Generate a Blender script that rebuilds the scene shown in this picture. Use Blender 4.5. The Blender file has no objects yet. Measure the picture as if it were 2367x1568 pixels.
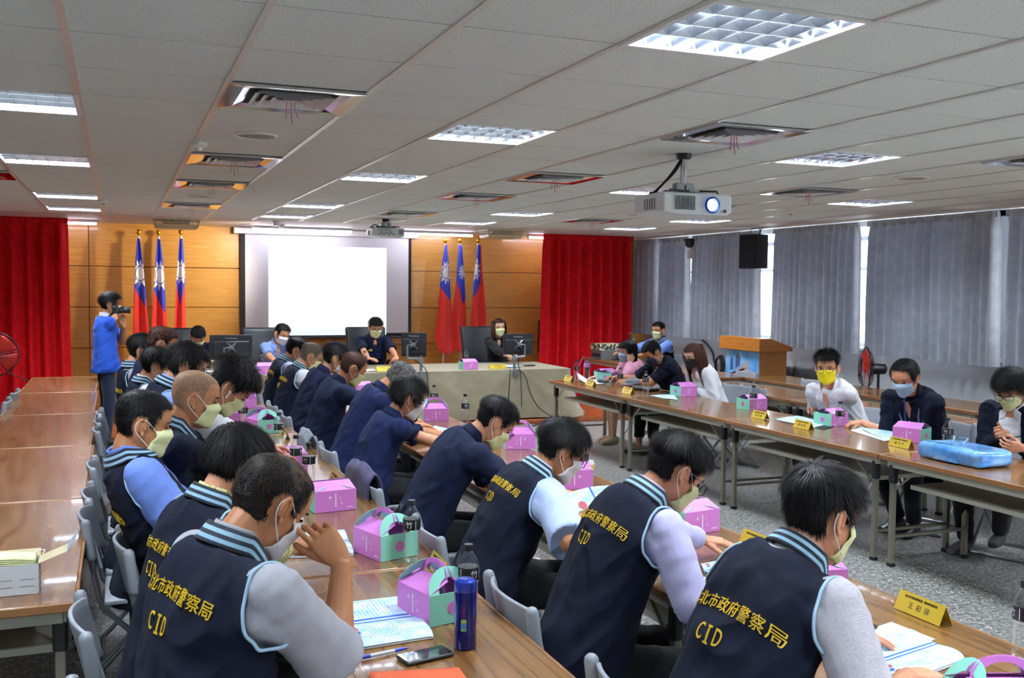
import bpy, bmesh, math, random
import numpy as np
from mathutils import Vector, Matrix, noise
from mathutils.bvhtree import BVHTree
V = Vector
PI = math.pi
rad = math.radians
random.seed(7)
C = bpy.context.scene.collection
SC = bpy.context.scene

# ------------------------------------------------------------------ camera
FPX, YAW, PITCH, ROLL = 2282.7, 0.3794, -0.0521, 0.0102
CAM = V((0, 0, 1.82))
_f = V((math.sin(YAW) * math.cos(PITCH), math.cos(YAW) * math.cos(PITCH), math.sin(PITCH)))
_r0 = V((math.cos(YAW), -math.sin(YAW), 0))
_u0 = _r0.cross(_f)
_r = _r0 * math.cos(ROLL) + _u0 * math.sin(ROLL)
_u = -_r0 * math.sin(ROLL) + _u0 * math.cos(ROLL)
cd = bpy.data.cameras.new('camera')
cam = bpy.data.objects.new('camera', cd)
C.objects.link(cam)
cd.sensor_width = 36.0
cd.lens = 36.0 * FPX / 2367.0
cd.clip_start = 0.05
cam.matrix_world = Matrix(((_r.x, _u.x, -_f.x, CAM.x), (_r.y, _u.y, -_f.y, CAM.y), (_r.z, _u.z, -_f.z, CAM.z), (0, 0, 0, 1)))
SC.camera = cam
cd.dof.use_dof = True
cd.dof.focus_distance = 4.2
cd.dof.aperture_fstop = 7.0

def ray(px, py):
    return _f + _r * ((px - 1183.5) / FPX) - _u * ((py - 784.0) / FPX)
def onz(px, py, z=0.74):          # measured point on a horizontal plane
    d = ray(px, py); return CAM + d * ((z - CAM.z) / d.z)
def onx(px, py, x):
    d = ray(px, py); return CAM + d * (x / d.x)
def ony(px, py, y):
    d = ray(px, py); return CAM + d * (y / d.y)

# ------------------------------------------------------------------ world, exposure
SC.view_settings.view_transform = 'Standard'
SC.view_settings.look = 'None'
SC.view_settings.gamma = 1.0
SC.view_settings.use_curve_mapping = False
SC.view_settings.exposure = 0.0
W = bpy.data.worlds.new('sky'); SC.world = W
W.use_nodes = True
bg = W.node_tree.nodes['Background']
bg.inputs[0].default_value = (0.86, 0.93, 1.0, 1)
bg.inputs[1].default_value = 7.0
TUBE_POWER = 330.0        # fluorescent tubes of the ceiling lights
HAZE = 1.0

# ------------------------------------------------------------------ materials
def lin(c):
    if isinstance(c, str):
        c = [int(c[i:i + 2], 16) / 255 for i in (0, 2, 4)]
    return tuple(x / 12.92 if x <= 0.04045 else ((x + 0.055) / 1.055) ** 2.4 for x in c[:3]) + (1.0,)
class NT:
    """small helper round a node tree"""
    def __init__(s, name, col='808080', rough=0.5, metal=0.0, spec=None, coat=0.0, sheen=0.0):
        s.m = bpy.data.materials.new(name); s.m.use_nodes = True
        s.t = s.m.node_tree; s.n = s.t.nodes; s.b = s.n['Principled BSDF']
        s.b.inputs['Base Color'].default_value = lin(col)
        s.b.inputs['Roughness'].default_value = rough
        s.b.inputs['Metallic'].default_value = metal
        if spec is not None: s.b.inputs['Specular IOR Level'].default_value = spec
        if coat: s.b.inputs['Coat Weight'].default_value = coat
        if sheen:
            s.b.inputs['Sheen Weight'].default_value = sheen
            s.b.inputs['Sheen Roughness'].default_value = 0.5
    def node(s, kind, **kw):
        n = s.n.new(kind)
        for k, v in kw.items():
            if k in n.inputs: s.set(n.inputs[k], v)
            else: setattr(n, k, v)
        return n
    def set(s, sock, v):
        if isinstance(v, bpy.types.NodeSocket): s.t.links.new(v, sock)
        elif isinstance(v, str): sock.default_value = lin(v)
        else: sock.default_value = v
    def co(s, which='Object', scale=(1, 1, 1), rot=(0, 0, 0), loc=(0, 0, 0)):
        tc = s.n.new('ShaderNodeTexCoord'); mp = s.n.new('ShaderNodeMapping')
        s.t.links.new(tc.outputs[which], mp.inputs[0])
        mp.inputs['Scale'].default_value = scale; mp.inputs['Rotation'].default_value = rot; mp.inputs['Location'].default_value = loc
        return mp.outputs[0]
    def noise(s, vec, scale=5, detail=3, rough=0.5, dist=0):
        n = s.n.new('ShaderNodeTexNoise'); s.t.links.new(vec, n.inputs['Vector'])
        n.inputs['Scale'].default_value = scale; n.inputs['Detail'].default_value = detail
        n.inputs['Roughness'].default_value = rough; n.inputs['Distortion'].default_value = dist
        return n.outputs['Fac']
    def ramp(s, fac, stops, interp='LINEAR'):
        n = s.n.new('ShaderNodeValToRGB'); s.t.links.new(fac, n.inputs[0]); n.color_ramp.interpolation = interp
        e = n.color_ramp.elements
        while len(e) < len(stops): e.new(0.5)
        for el, (p, c) in zip(e, stops):
            el.position = p; el.color = lin(c) if isinstance(c, str) else (c, c, c, 1)
        return n.outputs[0]
    def mix(s, fac, a, b, blend='MIX'):
        n = s.n.new('ShaderNodeMix'); n.data_type = 'RGBA'; n.blend_type = blend
        s.set(n.inputs[0], fac); s.set(n.inputs[6], a); s.set(n.inputs[7], b)
        return n.outputs[2]
    def math(s, op, a, b=None, c=None):
        n = s.n.new('ShaderNodeMath'); n.operation = op
        s.set(n.inputs[0], a)
        if b is not None: s.set(n.inputs[1], b)
        if c is not None: s.set(n.inputs[2], c)
        return n.outputs[0]
    def sep(s, vec):
        n = s.n.new('ShaderNodeSeparateXYZ'); s.t.links.new(vec, n.inputs[0]); return n.outputs
    def color(s, sock): s.set(s.b.inputs['Base Color'], sock); return s
    def bump(s, h, strength=0.3, dist=0.01):
        n = s.n.new('ShaderNodeBump'); s.t.links.new(h, n.inputs['Height'])
        n.inputs['Strength'].default_value = strength; n.inputs['Distance'].default_value = dist
        s.t.links.new(n.outputs[0], s.b.inputs['Normal']); return s
    def emit(s, col, strength):
        s.b.inputs['Emission Color'].default_value = lin(col); s.b.inputs['Emission Strength'].default_value = strength; return s
_mc = {}
def mat(name, col='808080', rough=0.5, metal=0.0, **k):
    if name not in _mc: _mc[name] = NT(name, col, rough, metal, **k).m
    return _mc[name]
def fabric(name, col, col2=None, rough=0.9, weave=700, sheen=0.15):
    if name in _mc: return _mc[name]
    n = NT(name, col, rough, sheen=sheen, spec=0.2)
    co = n.co('Object')
    f = n.noise(co, 14, 4)
    c2 = col2 or col
    n.color(n.ramp(f, [(0.3, c2), (0.7, col)]))
    n.bump(n.noise(co, weave, 2), 0.25, 0.0015)
    _mc[name] = n.m; return n.m
def wood(name, c1, c2, c3, rough=0.3, stretch=(14, 1.1, 14), coat=0.3):
    if name in _mc: return _mc[name]
    n = NT(name, c1, rough, coat=coat)
    a = n.noise(n.co('Object', stretch), 1.1, 3, 0.5, .25)
    rg = n.math('MULTIPLY_ADD', n.math('SINE', n.math('MULTIPLY', a, 60.0)), .5, .5)            # growth rings cut lengthwise
    b = n.noise(n.co('Object', (stretch[0] * 14, stretch[1] * 1.2, stretch[2] * 14)), 1.6, 4, 0.6)
    c = n.ramp(rg, [(0.0, c1), (0.5, c2), (0.8, c2), (1.0, c3)])
    n.color(n.mix(n.ramp(b, [(.42, 0.0), (.7, 0.35)]), c, c3))
    _mc[name] = n.m; return n.m

# ------------------------------------------------------------------ mesh building
class MB:
    def __init__(s): s.v = []; s.f = []; s.uv = {}; s.mi = []
    def add(s, vs, fs):
        o = len(s.v); s.v += [tuple(p) for p in vs]; s.f += [tuple(i + o for i in f) for f in fs]; return s
    def box(s, c, d, R=None, taper=None):
        c = V(c); P = []
        for z in (-.5, .5):
            for y in (-.5, .5):
                for x in (-.5, .5):
                    k = taper if (taper and z > 0) else 1
                    q = V((x * d[0] * k, y * d[1] * k, z * d[2]))
                    if R is not None: q = R @ q
                    P.append(q + c)
        return s.add(P, [(0, 2, 3, 1), (4, 5, 7, 6), (0, 1, 5, 4), (2, 6, 7, 3), (0, 4, 6, 2), (1, 3, 7, 5)])
    def rings(s, R, cap=True, closed=False):
        n = len(R[0]); o = len(s.v)
        for r in R: s.v += [tuple(p) for p in r]
        m = len(R)
        for i in range(m if closed else m - 1):
            a = o + i * n; b = o + ((i + 1) % m) * n
            for j in range(n):
                k = (j + 1) % n; s.f.append((a + j, a + k, b + k, b + j))
        if cap and not closed:
            s.f.append(tuple(o + j for j in reversed(range(n)))); s.f.append(tuple(o + (m - 1) * n + j for j in range(n)))
        return s
    def loft(s, L, n=20, e=2.0):      # L: (centre, half axis a, half axis b)
        R = []
        for c, a, b in L:
            r = []
            for j in range(n):
                t = 2 * PI * j / n; x, y = math.cos(t), math.sin(t)
                if e != 2.0:
                    x = math.copysign(abs(x) ** (2 / e), x); y = math.copysign(abs(y) ** (2 / e), y)
                r.append(V(c) + V(a) * x + V(b) * y)
            R.append(r)
        return s.rings(R)
    def tube(s, P, r, n=8, closed=False, flat=1.0):
        P = [V(p) for p in P]; m = len(P); R = []; up = None
        for i in range(m):
            if closed: t = P[(i + 1) % m] - P[i - 1]
            else: t = P[min(i + 1, m - 1)] - P[max(i - 1, 0)]
            if t.length < 1e-9: t = V((0, 0, 1))
            t.normalize()
            if up is None:
                up = V((0, 0, 1)) if abs(t.z) < .9 else V((1, 0, 0))
            a = (up - t * up.dot(t))
            if a.length < 1e-6: a = t.orthogonal()
            a.normalize(); b = t.cross(a); up = a
            rr = r[i] if isinstance(r, (list, tuple)) else r
            R.append([P[i] + a * (math.cos(2 * PI * j / n) * rr * flat) + b * (math.sin(2 * PI * j / n) * rr) for j in range(n)])
        return s.rings(R, True, closed)
    def cyl(s, p, q, r, r2=None, n=16): return s.tube([p, q], [r, r if r2 is None else r2], n)
    def cap(s, p, q, r0, r1, n=14):   # capsule
        p, q = V(p), V(q); d = q - p
        if d.length < 1e-6: d = V((0, 0, 1e-4)); q = p + d
        t = d.normalized(); P = []; R = []
        for k in (-90, -60, -30): P.append(p + t * r0 * math.sin(rad(k))); R.append(max(1e-4, r0 * math.cos(rad(k))))
        P += [p, q]; R += [r0, r1]
        for k in (30, 60, 90): P.append(q + t * r1 * math.sin(rad(k))); R.append(max(1e-4, r1 * math.cos(rad(k))))
        return s.tube2(P, R, t, n)
    def tube2(s, P, R, t, n):
        a = t.orthogonal().normalized(); b = t.cross(a)
        return s.rings([[p + a * (math.cos(2 * PI * j / n) * r) + b * (math.sin(2 * PI * j / n) * r) for j in range(n)] for p, r in zip(P, R)])
    def lathe(s, prof, n=24, c=(0, 0, 0), R=None):
        c = V(c); rr = []
        for r, z in prof:
            q = []
            for j in range(n):
                p = V((r * math.cos(2 * PI * j / n), r * math.sin(2 * PI * j / n), z))
                if R is not None: p = R @ p
                q.append(c + p)
            rr.append(q)
        return s.rings(rr)
    def ell(s, c, r, R=None, nu=16, nv=10):
        return s.lathe2([(math.cos(rad(-90 + 180 * k / nv)), math.sin(rad(-90 + 180 * k / nv))) for k in range(nv + 1)], nu, V(c), r, R)
    def lathe2(s, prof, n, c, r3, R):
        rr = []
        for r, z in prof:
            r = max(r, 1e-3); q = []
            for j in range(n):
                p = V((r * math.cos(2 * PI * j / n) * r3[0], r * math.sin(2 * PI * j / n) * r3[1], z * r3[2]))
                if R is not None: p = R @ p
                q.append(c + p)
            rr.append(q)
        return s.rings(rr)
    def prism(s, poly, fn0, fn1):     # polygon (2-D list) mapped by two functions to 3-D
        n = len(poly); a = [fn0(p) for p in poly]; b = [fn1(p) for p in poly]; o = len(s.v)
        s.v += [tuple(p) for p in a + b]
        s.f.append(tuple(o + j for j in reversed(range(n)))); s.f.append(tuple(o + n + j for j in range(n)))
        for j in range(n):
            k = (j + 1) % n; s.f.append((o + j, o + k, o + n + k, o + n + j))
        return s
    def grid(s, fn, nu, nv):
        o = len(s.v)
        for i in range(nu + 1):
            for j in range(nv + 1):
                u, v = i / nu, j / nv
                s.uv[len(s.v)] = (u, v); s.v.append(tuple(fn(u, v)))
        for i in range(nu):
            for j in range(nv):
                a = o + i * (nv + 1) + j; s.f.append((a, a + nv + 1, a + nv + 2, a + 1))
        return s
    def mesh(s, name='m'):
        me = bpy.data.meshes.new(name); me.from_pydata(s.v, [], s.f); me.update()
        if s.uv:
            l = me.uv_layers.new(name='UVMap'); idx = np.empty(len(me.loops), dtype=np.int32)
            me.loops.foreach_get('vertex_index', idx)
            arr = np.zeros((len(s.v), 2), dtype=np.float32)
            for k, q in s.uv.items(): arr[k] = q
            l.data.foreach_set('uv', arr[idx].ravel())
        return me
    def build(s, name, m, parent=None, bevel=0, smooth=35, solid=0, seg=2, loc=None, sub=0):
        return link(name, s.mesh(name), m, parent, bevel, smooth, solid, seg, loc, sub)
def link(name, me, m, parent=None, bevel=0, smooth=35, solid=0, seg=2, loc=None, sub=0):
    o = bpy.data.objects.new(name, me); C.objects.link(o)
    if isinstance(m, (list, tuple)):
        for x in m: me.materials.append(x)
    elif m: me.materials.append(m)
    if smooth:
        me.polygons.foreach_set('use_smooth', [True] * len(me.polygons))
        if smooth < 180: me.set_sharp_from_angle(angle=rad(smooth))
    if parent is not None: o.parent = parent
    if loc is not None: o.location = loc
    if solid:
        k = o.modifiers.new('s', 'SOLIDIFY'); k.thickness = solid; k.offset = 0
    if bevel:
        k = o.modifiers.new('b', 'BEVEL'); k.width = bevel; k.segments = seg; k.limit_method = 'ANGLE'; k.angle_limit = rad(40)
    if sub:
        k = o.modifiers.new('d', 'SUBSURF'); k.levels = sub; k.render_levels = sub
    return o
def tag(o, label, cat, group=None, kind=None):
    if label: o['label'] = label
    if cat: o['category'] = cat
    if group: o['group'] = group
    if kind: o['kind'] = kind
    return o
def struct(o, label=None):
    o['kind'] = 'structure'
    if label: o['label'] = label
    return o
def thing(name, loc, label, cat, rz=0, group=None):
    o = bpy.data.objects.new(name, None); C.objects.link(o); o.empty_display_size = .1
    o.location = loc; o.rotation_euler = (0, 0, rz)
    return tag(o, label, cat, group)
def dup(o, loc=None, rz=None, label=None, group=None, parent=None):
    c = o.copy(); C.objects.link(c)
    if parent is not None:
        c.parent = parent; c.matrix_parent_inverse = o.matrix_parent_inverse.copy()
    if loc is not None: c.location = loc
    if rz is not None: c.rotation_euler = (0, 0, rz)
    if label: c['label'] = label
    if group: c['group'] = group
    for ch in list(o.children): dup(ch, parent=c)
    return c
def sst(a, b, x):
    t = min(1, max(0, (x - a) / (b - a))); return t * t * (3 - 2 * t)
def smoothp(P, it=2):
    P = [V(p) for p in P]
    for _ in range(it):
        Q = [P[0]]
        for a, b in zip(P, P[1:]): Q += [a * .75 + b * .25, a * .25 + b * .75]
        P = Q + [P[-1]]
    return P
def Rz(a): return Matrix.Rotation(a, 3, 'Z')
def Rx(a): return Matrix.Rotation(a, 3, 'X')
def Ry(a): return Matrix.Rotation(a, 3, 'Y')
def text_mesh(s, size, extrude=0.0, align='CENTER', spacing=1.0, res=2):
    cu = bpy.data.curves.new('t', 'FONT'); cu.body = s; cu.size = size; cu.extrude = extrude
    cu.align_x = align; cu.align_y = 'CENTER'; cu.space_character = spacing; cu.resolution_u = res
    ob = bpy.data.objects.new('t', cu); C.objects.link(ob)
    dg = bpy.context.evaluated_depsgraph_get()
    me = bpy.data.meshes.new_from_object(ob.evaluated_get(dg))
    bpy.data.objects.remove(ob); bpy.data.curves.remove(cu)
    me.materials.clear()
    return me
def text_on(s, size, m, name, parent, frame, extrude=0.0005, spacing=1.0, res=2):
    """lettering laid on a flat face; frame is a 4x4 matrix, text reads along its x"""
    me = text_mesh(s, size, extrude, spacing=spacing, res=res); me.transform(frame)
    return link(name, me, m, parent, smooth=0)
def frame(o, x, y):
    x = V(x).normalized(); y = V(y); y = (y - x * y.dot(x)).normalized(); z = x.cross(y)
    return Matrix(((x.x, y.x, z.x, o[0]), (x.y, y.y, z.y, o[1]), (x.z, y.z, z.z, o[2]), (0, 0, 0, 1)))
# ================================================================== THE ROOM
CZ = 2.682                      # ceiling height
TL = 0.605                      # ceiling tile
GX = lambda g: (g - 0.2687) * TL
GY = lambda g: (g + 5.211) * TL
YW = 15.3                       # front wall
XR = 8.62                       # right (window) wall
XL, YB = -3.3, -4.6

# --- materials of the shell
n = NT('terrazzo', '8a8a86', 0.33, coat=0.1)
co = n.co('Object')
vo = n.node('ShaderNodeTexVoronoi'); n.t.links.new(co, vo.inputs['Vector']); vo.inputs['Scale'].default_value = 46
chip = n.ramp(vo.outputs['Distance'], [(0.2, 1.0), (0.3, 0.0)])
vo2 = n.node('ShaderNodeTexVoronoi'); n.t.links.new(co, vo2.inputs['Vector']); vo2.inputs['Scale'].default_value = 46
keep = n.math('GREATER_THAN', n.sep(vo2.outputs['Color'])[0], 0.5)
tone = n.ramp(n.noise(co, 34, 4, .62), [(0.34, '5c5c5a'), (0.48, '908f8c'), (0.66, 'c2c2bc')])
big = n.ramp(n.noise(co, 1.6, 3), [(0.35, 'b0b0ac'), (0.65, 'd0cfca')])
base = n.mix(1.0, tone, big, 'MULTIPLY')
base = n.mix(0.55, tone, base)
n.color(n.mix(n.math('MULTIPLY', n.math('MULTIPLY', chip, keep), 0.95), base, 'ece9e0'))
M_floor = n.m
n = NT('mineral fibre tile', 'd8d6d0', 0.9, spec=0.1)
co = n.co('Object')
pits = n.ramp(n.noise(co, 130, 3, .7), [(0.36, 0.0), (0.45, 1.0)])
n.color(n.mix(pits, 'c2c6c0', 'e4ebe6')); n.bump(pits, 0.35, 0.002)
M_tile = n.m
M_tbar = mat('painted ceiling bar', 'd9d6cf', 0.28, 0.25)
M_plaster = NT('white ceiling border', 'd3d2cf', 0.6).m
n = NT('pale grey wall paint', 'c2c4c8', 0.6); n.bump(n.noise(n.co('Object'), 40, 3), 0.1, 0.003); M_wall = n.m
n = NT('maple wall panel', 'cf9a48', 0.32, coat=0.2)
co = n.co('Object', (1.2, 5, 22)); a = n.noise(co, 2.0, 5, .6, .5)
n.color(n.ramp(a, [(0.3, 'c18a3c'), (0.5, 'ce9848'), (0.72, 'd8a656')])); M_panel = n.m
M_dark = mat('dark gap', '1d1a17', 0.9)
M_groove = mat('panel groove', '7c5426', 0.8)
M_orange = wood('orange stage boards', 'b5673a', 'a8582e', '8f4724', 0.25, (2, 12, 12))
M_alu = mat('mirror aluminium', 'd4d4d6', 0.12, 1.0)
M_sat = mat('satin aluminium', 'e2e2e4', 0.4, 0.1)
M_blade = mat('louvre aluminium', 'ccd1da', 0.2, 1.0)
M_white = mat('white enamel', 'e9e9e6', 0.4)
M_black = mat('black plastic', '17181a', 0.45)
M_tube = NT('fluorescent tube', 'ffffff', 0.4).emit('e6f2ff', TUBE_POWER).m

# --- floor, walls
struct(MB().box(((XL + XR) / 2, (YB + YW) / 2, -.05), (XR - XL + .6, YW - YB + .6, .1)).build('floor', M_floor, smooth=0))
wl = MB().box((XL - .1, (YB + YW) / 2, 1.4), (.2, YW - YB, 3.0)); struct(wl.build('wall_left', M_wall, smooth=0))
struct(MB().box(((XL + XR) / 2, YB - .1, 1.4), (XR - XL + .6, .2, 3.0)).build('wall_back', M_wall, smooth=0))
struct(MB().box(((XL + XR) / 2, YW + .16, 1.4), (XR - XL + .6, .2, 3.0)).build('wall_front', M_groove, smooth=0))
xs = [XL, ony(205.5, 620, YW).x, ony(558, 620, YW).x + .6, ony(950, 620, YW).x - .4, ony(1233, 620, YW).x, XR]
z0 = ony(160, 614.5, YW).z; dz = z0 - ony(160, 710.2, YW).z
zs = sorted([z0 + dz, z0, z0 - dz, z0 - 2 * dz, z0 - 3 * dz, .02]); zs = [z for z in zs if z < CZ + .2]
zs[-1] = CZ + .05 if zs[-1] > CZ - .1 else zs[-1]
if zs[-1] < CZ: zs.append(CZ + .05)
pn = MB()
for i in range(len(xs) - 1):
    for k in range(len(zs) - 1):
        g = .005; off = .03 if i == 4 else 0
        pn.box(((xs[i] + xs[i + 1]) / 2, YW + .03 + off, (zs[k] + zs[k + 1]) / 2), (xs[i + 1] - xs[i] - 2 * g, .06, zs[k + 1] - zs[k] - 2 * g))
o = pn.build('panelling', M_panel, bpy.data.objects['wall_front'], bevel=.003, smooth=0)
# stage platform along the front wall
struct(MB().box(((XL + 6.6) / 2, (12.08 + YW) / 2, .03), (6.6 - XL, YW - 12.08, .06)).build('trim_1', M_orange, bevel=.006), 'low orange timber stage platform along the panelled front wall')

# --- right wall with its band of windows
CX = 8.38                        # plane of the grey curtains
wr = MB()
wr.box((XR + .1, (YB + YW) / 2, .55), (.2, YW - YB, 1.1))
wr.box((XR + .1, (YB + YW) / 2, CZ + .12), (.2, YW - YB, .36))
piers = []
piers = [(7.86, .44), (10.5, .3), (12.6, .3), (14.95, .4), (YW, .5), (4.9, .4), (2.2, .4), (-2.0, .4), (YB, .5)]
for y, w in piers: wr.box((XR + .1, y, 1.9), (.2, w, 1.6))
struct(wr.build('wall_right', M_wall, smooth=0))
struct(MB().box((XR - .01, (YB + YW) / 2, 1.1), (.08, YW - YB, .035)).build('trim_2', M_white, bevel=.005), 'white window sill running along the window wall')
n = NT('window glass', 'ffffff', 0.02)
tr = n.node('ShaderNodeBsdfTransparent'); gl = n.node('ShaderNodeBsdfGlossy'); gl.inputs['Roughness'].default_value = 0.03
mx = n.node('ShaderNodeMixShader'); mx.inputs[0].default_value = 0.06
n.t.links.new(tr.outputs[0], mx.inputs[1]); n.t.links.new(gl.outputs[0], mx.inputs[2])
n.t.links.new(mx.outputs[0], n.n['Material Output'].inputs['Surface']); M_pane = n.m
M_frame = mat('white window frame', 'dcdfe0', 0.4)
ys = sorted(y for y, w in piers)
for i in range(len(ys) - 1):
    a, b = ys[i] + .15, ys[i + 1] - .15
    if b - a < .5: continue
    w = MB(); x = XR + .1
    for z in (1.14, 2.48): w.box((x, (a + b) / 2, z), (.06, b - a, .06))
    w.box((x, (a + b) / 2, 2.1), (.05, b - a, .04))
    k = max(1, round((b - a) / .95))
    for j in range(k + 1): w.box((x, a + (b - a) * j / k, 1.8), (.06, .05, 1.4))
    wo = struct(w.build('window_%d' % (i + 1), M_frame, bevel=.004))
    MB().box((x, (a + b) / 2, 1.8), (.006, b - a, 1.36)).build('pane', M_pane, wo, smooth=0)

# --- ceiling: tiles, bars, borders
lights = [(c, r) for r in (-8.5, -4.5, -.5, 3.5, 7.5, 12.5, 15.5) for c in (-.5, 3.5, 7.5, 11.5)]
vents = [(1.5, 2.5), (1.5, 6.5), (1.5, 9.5), (1.5, 13.5), (5.5, 2.5), (5.5, 6.5), (5.5, 9.5), (5.5, 13.5), (9.5, 6.5), (9.5, 2.5), (9.5, 9.5), (9.5, 13.5)]
X0, X1, Y0, Y1 = -5, 13, -16, 17
hole = {(math.floor(c), math.floor(r)) for c, r in lights}
tl = MB()
for i in range(X0, X1):
    for j in range(Y0, Y1):
        if (i, j) in hole: continue
        tl.box((GX(i + .5), GY(j + .5), CZ + .011), (TL - .006, TL - .011, .018))
ceil = struct(tl.build('ceiling', M_tile, smooth=0))
bd = MB()
bd.box(((XL + XR) / 2, (YB + YW) / 2, CZ + .25), (XR - XL + .6, YW - YB + .6, .1))
bd.build('slab', M_dark, ceil, smooth=0)
bar = MB()
for i in range(X0, X1 + 1): bar.box((GX(i), (GY(Y0) + GY(Y1)) / 2, CZ - .001), (.026, GY(Y1) - GY(Y0), .006))
bar.build('main_bar', M_tbar, ceil, smooth=0)
bo = MB()
bo.box(((XL + XR) / 2, (GY(Y1) + YW) / 2 + .01, CZ + .03), (XR - XL, YW - GY(Y1), .06))
bo.box(((GX(X1) + XR) / 2, (YB + GY(Y1)) / 2, CZ + .03), (XR - GX(X1), GY(Y1) - YB, .06))
bo.box(((GX(X1) + GX(X1)) / 2 + .012, (YB + GY(Y1)) / 2, CZ - .004), (.03, GY(Y1) - YB, .012))
bo.build('border', M_plaster, ceil, smooth=0)
# curtain pelmet strip along the windows, a little lower than the ceiling
struct(MB().box((CX - .16, (YB + YW) / 2, CZ - .012), (.06, YW - YB, .024)).build('trim_3', M_white, bevel=.004), 'white curtain pelmet strip above the windows')

# --- ceiling lights: frame, reflector tray, tubes, louvre
def troffer():
    t = thing('ceiling_light', (0, 0, 0), None, 'ceiling light', group='square louvred ceiling lights')
    h = TL / 2
    f = MB()
    for s in (-1, 1):
        f.box((s * (h - .012), 0, .0), (.024, TL, .012)); f.box((0, s * (h - .012), 0), (TL - .04, .024, .012))
    f.build('frame', M_white, t, smooth=0)
    r = MB().box((0, 0, .1), (TL - .02, TL - .02, .006)); r.build('tray', M_white, t, smooth=0)
    r = MB()
    for s in (-1, 1):
        r.box((s * (h - .012), 0, .05), (.004, TL - .02, .1)); r.box((0, s * (h - .012), .05), (TL - .02, .004, .1))
    r.build('side_reflector', M_blade, t, smooth=0)
    for k in range(4):
        y = (k - 1.5) * .142
        MB().cyl((-h + .03, y, .066), (h - .03, y, .066), .014, n=8).build('tube', M_tube, t)
    b = MB()
    for k in range(5):
        x = (k - 2) * .1
        b.add([(x - .001, -h + .02, .006), (x - .001, h - .02, .006), (x - .010, h - .02, .044), (x - .010, -h + .02, .044), (x + .001, -h + .02, .006), (x + .001, h - .02, .006), (x + .010, h - .02, .044), (x + .010, -h + .02, .044)], [(0, 1, 2, 3), (5, 4, 7, 6)])
    for k in range(3):
        y = (k - 1) * .142
        b.add([(-h + .02, y - .002, .006), (h - .02, y - .002, .006), (h - .02, y - .016, .044), (-h + .02, y - .016, .044),
               (-h + .02, y + .002, .006), (h - .02, y + .002, .006), (h - .02, y + .016, .044), (-h + .02, y + .016, .044)], [(0, 1, 2, 3), (5, 4, 7, 6)])
    b.build('louvre', M_blade, t, smooth=0)
    return t
row_n = {-.5: 'nearest', 3.5: 'second', 7.5: 'third', 12.5: 'fourth', 15.5: 'last'}
col_n = {-.5: 'left-hand', 3.5: 'second-from-left', 7.5: 'second-from-right', 11.5: 'right-hand'}
first = None
for c, r in lights:
    if r < -1: lab = 'square louvred ceiling light in the rear half of the room'
    else: lab = 'lit louvred square ceiling light, %s in the %s column of lights' % (row_n[r], col_n[c])
    if first is None: first = o = troffer()
    else: o = dup(first)
    o.location = (GX(c), GY(r), CZ); o['label'] = lab
# --- air vents of polished aluminium with red ribbons
M_rib = mat('red ribbon', 'c0143c', 0.6)
def vent():
    t = thing('ceiling_vent', (0, 0, 0), None, 'air vent', group='square air vents in the ceiling')
    h = TL / 2 - .008
    def sq(m, a, za, b, zb):
        P = [(-1, -1), (1, -1), (1, 1), (-1, 1)]
        m.add([(x * a, y * a, za) for x, y in P] + [(x * b, y * b, zb) for x, y in P], [(i, (i + 1) % 4, 4 + (i + 1) % 4, 4 + i) for i in range(4)])
    f = MB(); sq(f, h, -.004, h, -.016); sq(f, h, -.016, h - .06, -.012); sq(f, h - .06, -.012, h - .1, -.002)
    f.build('frame', M_alu, t, smooth=0)
    l = MB()
    for k in range(4):
        a = .175 - k * .043
        sq(l, a, -.02, a - .034, .0); sq(l, a + .003, -.02, a - .031, .002)
    l.box((0, 0, -.014), (.055, .055, .004))
    l.build('louvre', M_sat, t, smooth=0)
    MB().box((0, 0, .003), (.39, .39, .002)).build('duct', mat('grey duct', '77777a', .6), t, smooth=0)
    for k, (dx, dl) in enumerate(((-.014, .075), (.004, .1), (.02, .07))):
        MB().tube([(dx, 0, -.016), (dx * 1.2, .003, -.016 - dl * .5), (dx * 1.6 + .004, .0, -.016 - dl)], .0035, 5, flat=.4).build('ribbon', M_rib, t)
    return t
vfirst = None
rown = {2.5: 'nearest', 6.5: 'second', 9.5: 'third', 13.5: 'farthest'}
coln = {1.5: 'left', 5.5: 'middle', 9.5: 'right'}
for c, r in vents:
    o = vfirst = vent() if vfirst is None else None or vfirst
    if o is vfirst and (c, r) != vents[0]: o = dup(vfirst)
    o.location = (GX(c), GY(r), CZ); o['label'] = 'polished square ceiling air vent with red ribbon, %s in the %s row of vents' % (rown[r], coln[c])
o = dup(vfirst, (GX(-1.5), GY(9.5), CZ), None, 'polished ceiling air vent at the far left beside the louvred lights')
M_grille = mat('tan speaker grille', 'a39c8e', 0.7, 0.2)
sp = None
for (c, r), w in zip([(1.5, 4.5), (1.5, 11.5), (9.5, 11.5), (9.5, 4.5)], ['between the nearest air vents of the left row', 'between the far air vents of the left row', 'near the far right air vents', 'beside the right-hand air vents near the windows']):
    if sp is None:
        sp = thing('ceiling_speaker', (0, 0, 0), None, 'ceiling speaker', group='round ceiling speakers')
        MB().lathe([(.125, 0), (.125, -.008), (.108, -.012), (.105, -.004)], 32).build('rim', M_white, sp)
        MB().lathe([(.106, -.004), (.106, -.007), (.0, -.009)], 32).build('grille', M_grille, sp)
        o = sp
    else: o = dup(sp)
    o.location = (GX(c), GY(r), CZ); o['label'] = 'round tan ceiling speaker ' + w
sp = None
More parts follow.
